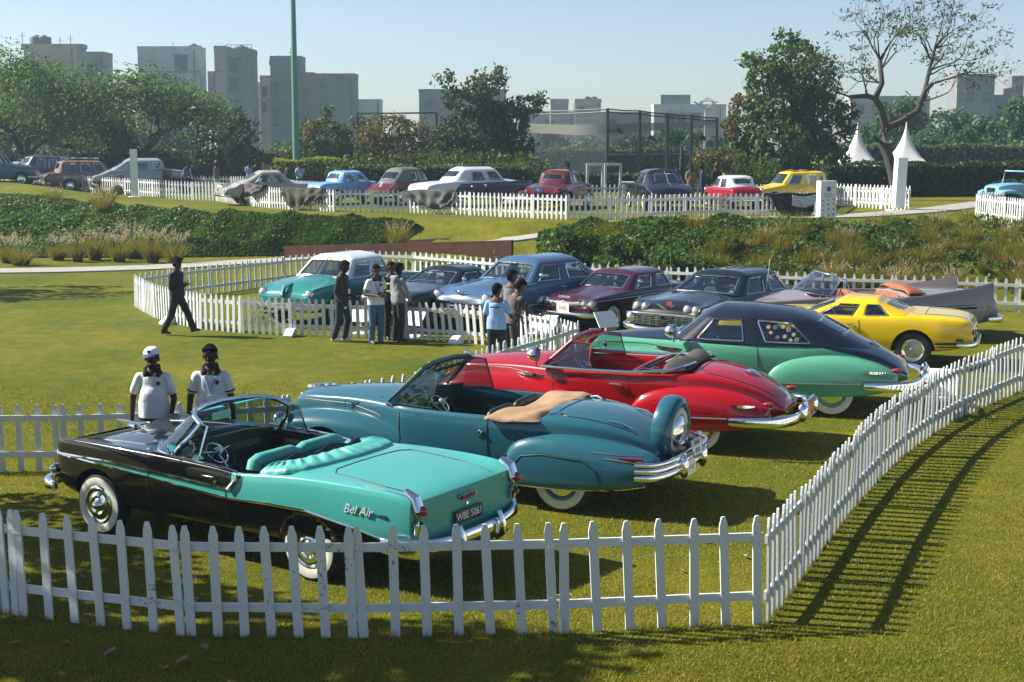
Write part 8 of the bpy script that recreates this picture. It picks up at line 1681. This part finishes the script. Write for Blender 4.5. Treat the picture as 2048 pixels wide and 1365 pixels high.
UPP = [(433, 71, 1.72, R(70), 'guard in khaki standing with folded arms behind the far left fence', mat('khaki_cloth', (.16, .115, .06), .9), mat('pale_trousers', (.42, .36, .30), .9), None, {'L': ((.03, -.02, -.28), (-.14, -.14, -.22)), 'R': ((-.03, -.02, -.28), (.14, -.14, -.24))}, dict(sleeves='long', turb=mat('grey_cap', (.16, .14, .13), .8))),
       (368, 73, 1.70, R(60), 'person in a blue shirt bending near the silver and black limousine', mat('steel_blue_shirt', (.07, .10, .18), .9), black_cloth, None, None, dict(lean=R(24), sleeves='long')),
       (499, 75, 1.68, R(185), 'person in a pale blue shirt behind the beige car', mat('pale_blue_shirt', (.22, .30, .45), .9), black_cloth, None, None, {}),
       (513, 74.5, 1.74, R(190), 'man in a dark suit next to the pale blue shirt behind the beige car', mat('dark_navy_suit', (.012, .018, .035), .9), black_cloth, None, None, dict(sleeves='long')),
       (546, 76.5, 1.55, R(0), 'person in grey standing above the beige car roof', mat('grey_shirt', (.22, .22, .22), .9), black_cloth, None, None, {}),
       (571, 75, 1.55, R(120), 'person in black bending behind the beige car', black_cloth, black_cloth, None, None, dict(lean=R(10), sleeves='long')),
       (600, 72, 1.66, R(10), 'person in a pale blue shirt and dark skirt sitting in front of the lime hedge', mat('sky_blouse', (.30, .40, .62), .85), black_cloth, None, {'L': ((.06, -.06, -.26), (.0, -.20, -.36)), 'R': ((-.06, -.06, -.26), (.0, -.20, -.36))}, dict(lanyard=blue_rib)),
       (830, 66, 1.70, R(180), 'man whose head shows above the tin-snail car', black_cloth, black_cloth, None, None, {}),
       (965, 67, 1.68, R(30), 'person with reddish brown scarf behind the white saloon roof', mat('brown_cloth', (.12, .05, .035), .9), black_cloth, None, None, {}),
       (1135, 66, 1.76, R(60), 'man in dark clothes behind the red sunroof', black_cloth, black_cloth, None, None, {}),
       (1296, 65, 1.70, R(90), 'person peering over the left of the black saloon roof', mat('rust_cloth', (.10, .04, .025), .9), black_cloth, None, None, {}),
       (1354, 64.5, 1.70, R(40), 'man in black beside the closed parasol', black_cloth, black_cloth, None, None, {}),
       (1382, 62.5, 1.72, R(15), 'man in a tan sweater with hands in front by the black saloon', mat('tan_sweater', (.20, .135, .09), .9, bump=.2), mat('grey_trousers', (.10, .10, .11), .9), None, {'L': ((.06, .0, -.27), (-.04, -.16, -.42)), 'R': ((-.06, .0, -.27), (.04, -.16, -.42))}, dict(sleeves='long', belly=.4)),
       (1405, 61.8, 1.72, R(80), 'man in a navy suit facing the man in tan', mat('navy_suit', (.012, .022, .07), .9), mat('navy_suit', (.012, .022, .07), .9), None, {'L': ((.0, .0, -.28), (.0, -.22, -.34)), 'R': ((.0, .02, -.28), (.0, -.2, -.40))}, dict(sleeves='long')),
       (1433, 63, 1.74, R(200), 'bald man in black beyond the little red car', black_cloth, black_cloth, None, None, dict(turb=skin_m)),
       (40, 84, 1.6, R(90), 'person in a red cap beside the far left blue car', mat('dusty_cloth', (.12, .10, .09), .9), black_cloth, None, None, dict(turb=mat('red_cap', (.4, .06, .04), .8)))]
for (px, Y, h_, rz, lab, tp, bt, sk, ar, kw) in UPP: person(lab, xat(px, Y, 2.6), Y, rz, tp, bt, h_, sk or skin_d, ar, vox=.022, group='visitors on the upper lawn', **kw)

# ================================================================ fallen leaves, straw and near grass
leaf_dry = mat('dry_leaf', (.24, .14, .085), .8, var=.4, vscale=14)
def leaf_mesh(s):
    rr = random.Random(s); L = [(-1, 0), (-.6, .42), (-.1, .55), (.35, .42), (.75, .22), (1.05, 0), (.75, -.2), (.3, -.42), (-.2, -.5), (-.65, -.38)]; mb = MB()
    V = [(0, 0, .0)] + [(a * (1 + rr.uniform(-.2, .2)), b * (1 + rr.uniform(-.3, .3)), .28 * abs(b) + rr.uniform(0, .22) + .12 * a * a) for a, b in L]; mb.add(V, [(0, i + 1, (i + 1) % 10 + 1) for i in range(10)]); mb.tube([(-1, 0, .1), (-1.5, .1, .2)], .04, k=4); return mb.mesh('fallen_leaf', leaf_dry, True, 60)
LM = [leaf_mesh(s) for s in range(4)]
LV = [(1405, 1085, 1.5, 'largest dry brown leaf lying inside the near fence beside the second picket from the right'), (165, 1160, .9, 'dry leaf behind the near fence below the front wheel'), (360, 1198, .8, 'dry leaf tucked beside the first fence joint'), (345, 1190, .6, 'small dry leaf at the first fence joint'), (465, 1209, .6, 'small pale dry leaf behind the near fence'), (575, 1260, .7, 'reddish dry leaf at the foot of the near fence'), (490, 1258, .8, 'dry leaf under the lower rail of the near fence'), (222, 1323, 1.3, 'curled dry leaf on the shaded grass at the lower left'), (365, 1338, 1.1, 'pale curled leaf on the shaded grass'), (427, 1338, .9, 'flat dry leaf to the right of the pale curled one'), (28, 1304, .9, 'pale dry leaf at the far lower left'), (130, 1303, .9, 'dry leaf by the fence foot at lower left'), (410, 1312, 1.0, 'dry leaf on the shade edge at the bottom'), (940, 1308, .6, 'tiny red-brown leaf below the middle of the near fence'), (1490, 1118, .7, 'dark dry leaf by the corner post inside the fence'), (1362, 1146, .7, 'pale dry leaf inside the fence near the corner'), (2000, 1155, .5, 'small pale scrap on the grass at the right edge'), (660, 825, .6, 'small dry leaf on the lawn behind the fence'), (330, 1353, 1.0, 'dry leaf at the very bottom edge'), (85, 1248, .9, 'dry leaf caught at the fence foot on the left')]
for i, (px, py, s_, lab) in enumerate(LV):
    p = at(px, py, 0.0); o = link(bpy.data.objects.new('fallen_leaf', LM[i % 4])); o.location = (p.x, p.y, gz(p.x, p.y) + .026); o.scale = (.056 * s_, .056 * s_, .075 * s_); o.rotation_euler = (rng.uniform(-.3, .3), rng.uniform(-.3, .3), rng.uniform(0, 6.28)); tag(o, lab, 'leaf', 'dry leaves fallen on the lawn')
def near_grass():
    n = 330000; v = rng.random(n); Y = 9.4 + 15 * v ** 1.7; X = rng.uniform(-1, 1, n) * (Y * .385 + .4); Z = ground(X, Y)
    patch = np.sin(X * 1.3 + 2) * np.sin(Y * 1.1) + np.sin(X * 3.1 + Y * 2.3) * .5
    h = (.016 + .016 * rng.random(n)) * (1 + .25 * patch); a = rng.uniform(0, 2 * pi, n); wd = .0028 + .0022 * rng.random(n) + Y * .00009; ln = rng.uniform(.3, 1.3, n) * h; la = rng.uniform(0, 2 * pi, n)
    P = np.stack([X, Y, Z - .002], 1); b = np.stack([np.cos(a) * wd, np.sin(a) * wd, np.zeros(n)], 1); tip = P + np.stack([np.cos(la) * ln, np.sin(la) * ln, h], 1)
    V = np.stack([P - b, P + b, tip], 1).reshape(-1, 3); me = np_mesh('lawn_blades', V, np.arange(3 * n).reshape(n, 3), leafmat('lawn_blade', (.085, .115, .008), (.30, .255, .035), .38, 1.1, (.34, .28, .07)))
    tag(link(bpy.data.objects.new('lawn_blades', me)), 'short mown grass blades of the near lawn', kind='stuff')
near_grass()
def fence_foot_grass():
    P = []; 
    for run in (fr, rt):
        for (ax, ay), (bx, by) in zip(run[:-1], run[1:]):
            L = math.hypot(bx - ax, by - ay); n = int(L * 420)
            if ay > 24: continue
            s = rng.random((n, 1)); q = np.array([[ax, ay]]) + s * np.array([[bx - ax, by - ay]]) + rng.normal(size=(n, 2)) * .045; P.append(q)
    P = np.concatenate(P); keep = (np.sin(P[:, 0] * 5.1) + np.sin(P[:, 1] * 7.3 + P[:, 0] * 3)) > -.5; P = P[keep]; n = len(P); Z = ground(P[:, 0], P[:, 1]); h = .03 + .07 * rng.random(n) ** 2; a = rng.uniform(0, 6.28, n); la = rng.uniform(0, 6.28, n); wd = .003 + .002 * rng.random(n)
    B = np.stack([P[:, 0], P[:, 1], Z - .003], 1); b = np.stack([np.cos(a) * wd, np.sin(a) * wd, np.zeros(n)], 1); tip = B + np.stack([np.cos(la) * h * .6, np.sin(la) * h * .6, h], 1)
    tag(link(bpy.data.objects.new('fence_foot_grass', np_mesh('fence_foot_grass', np.stack([B - b, B + b, tip], 1).reshape(-1, 3), np.arange(3 * n).reshape(n, 3), MATS['lawn_blade']))), 'longer unmown grass along the foot of the near fence', kind='stuff')
fence_foot_grass()
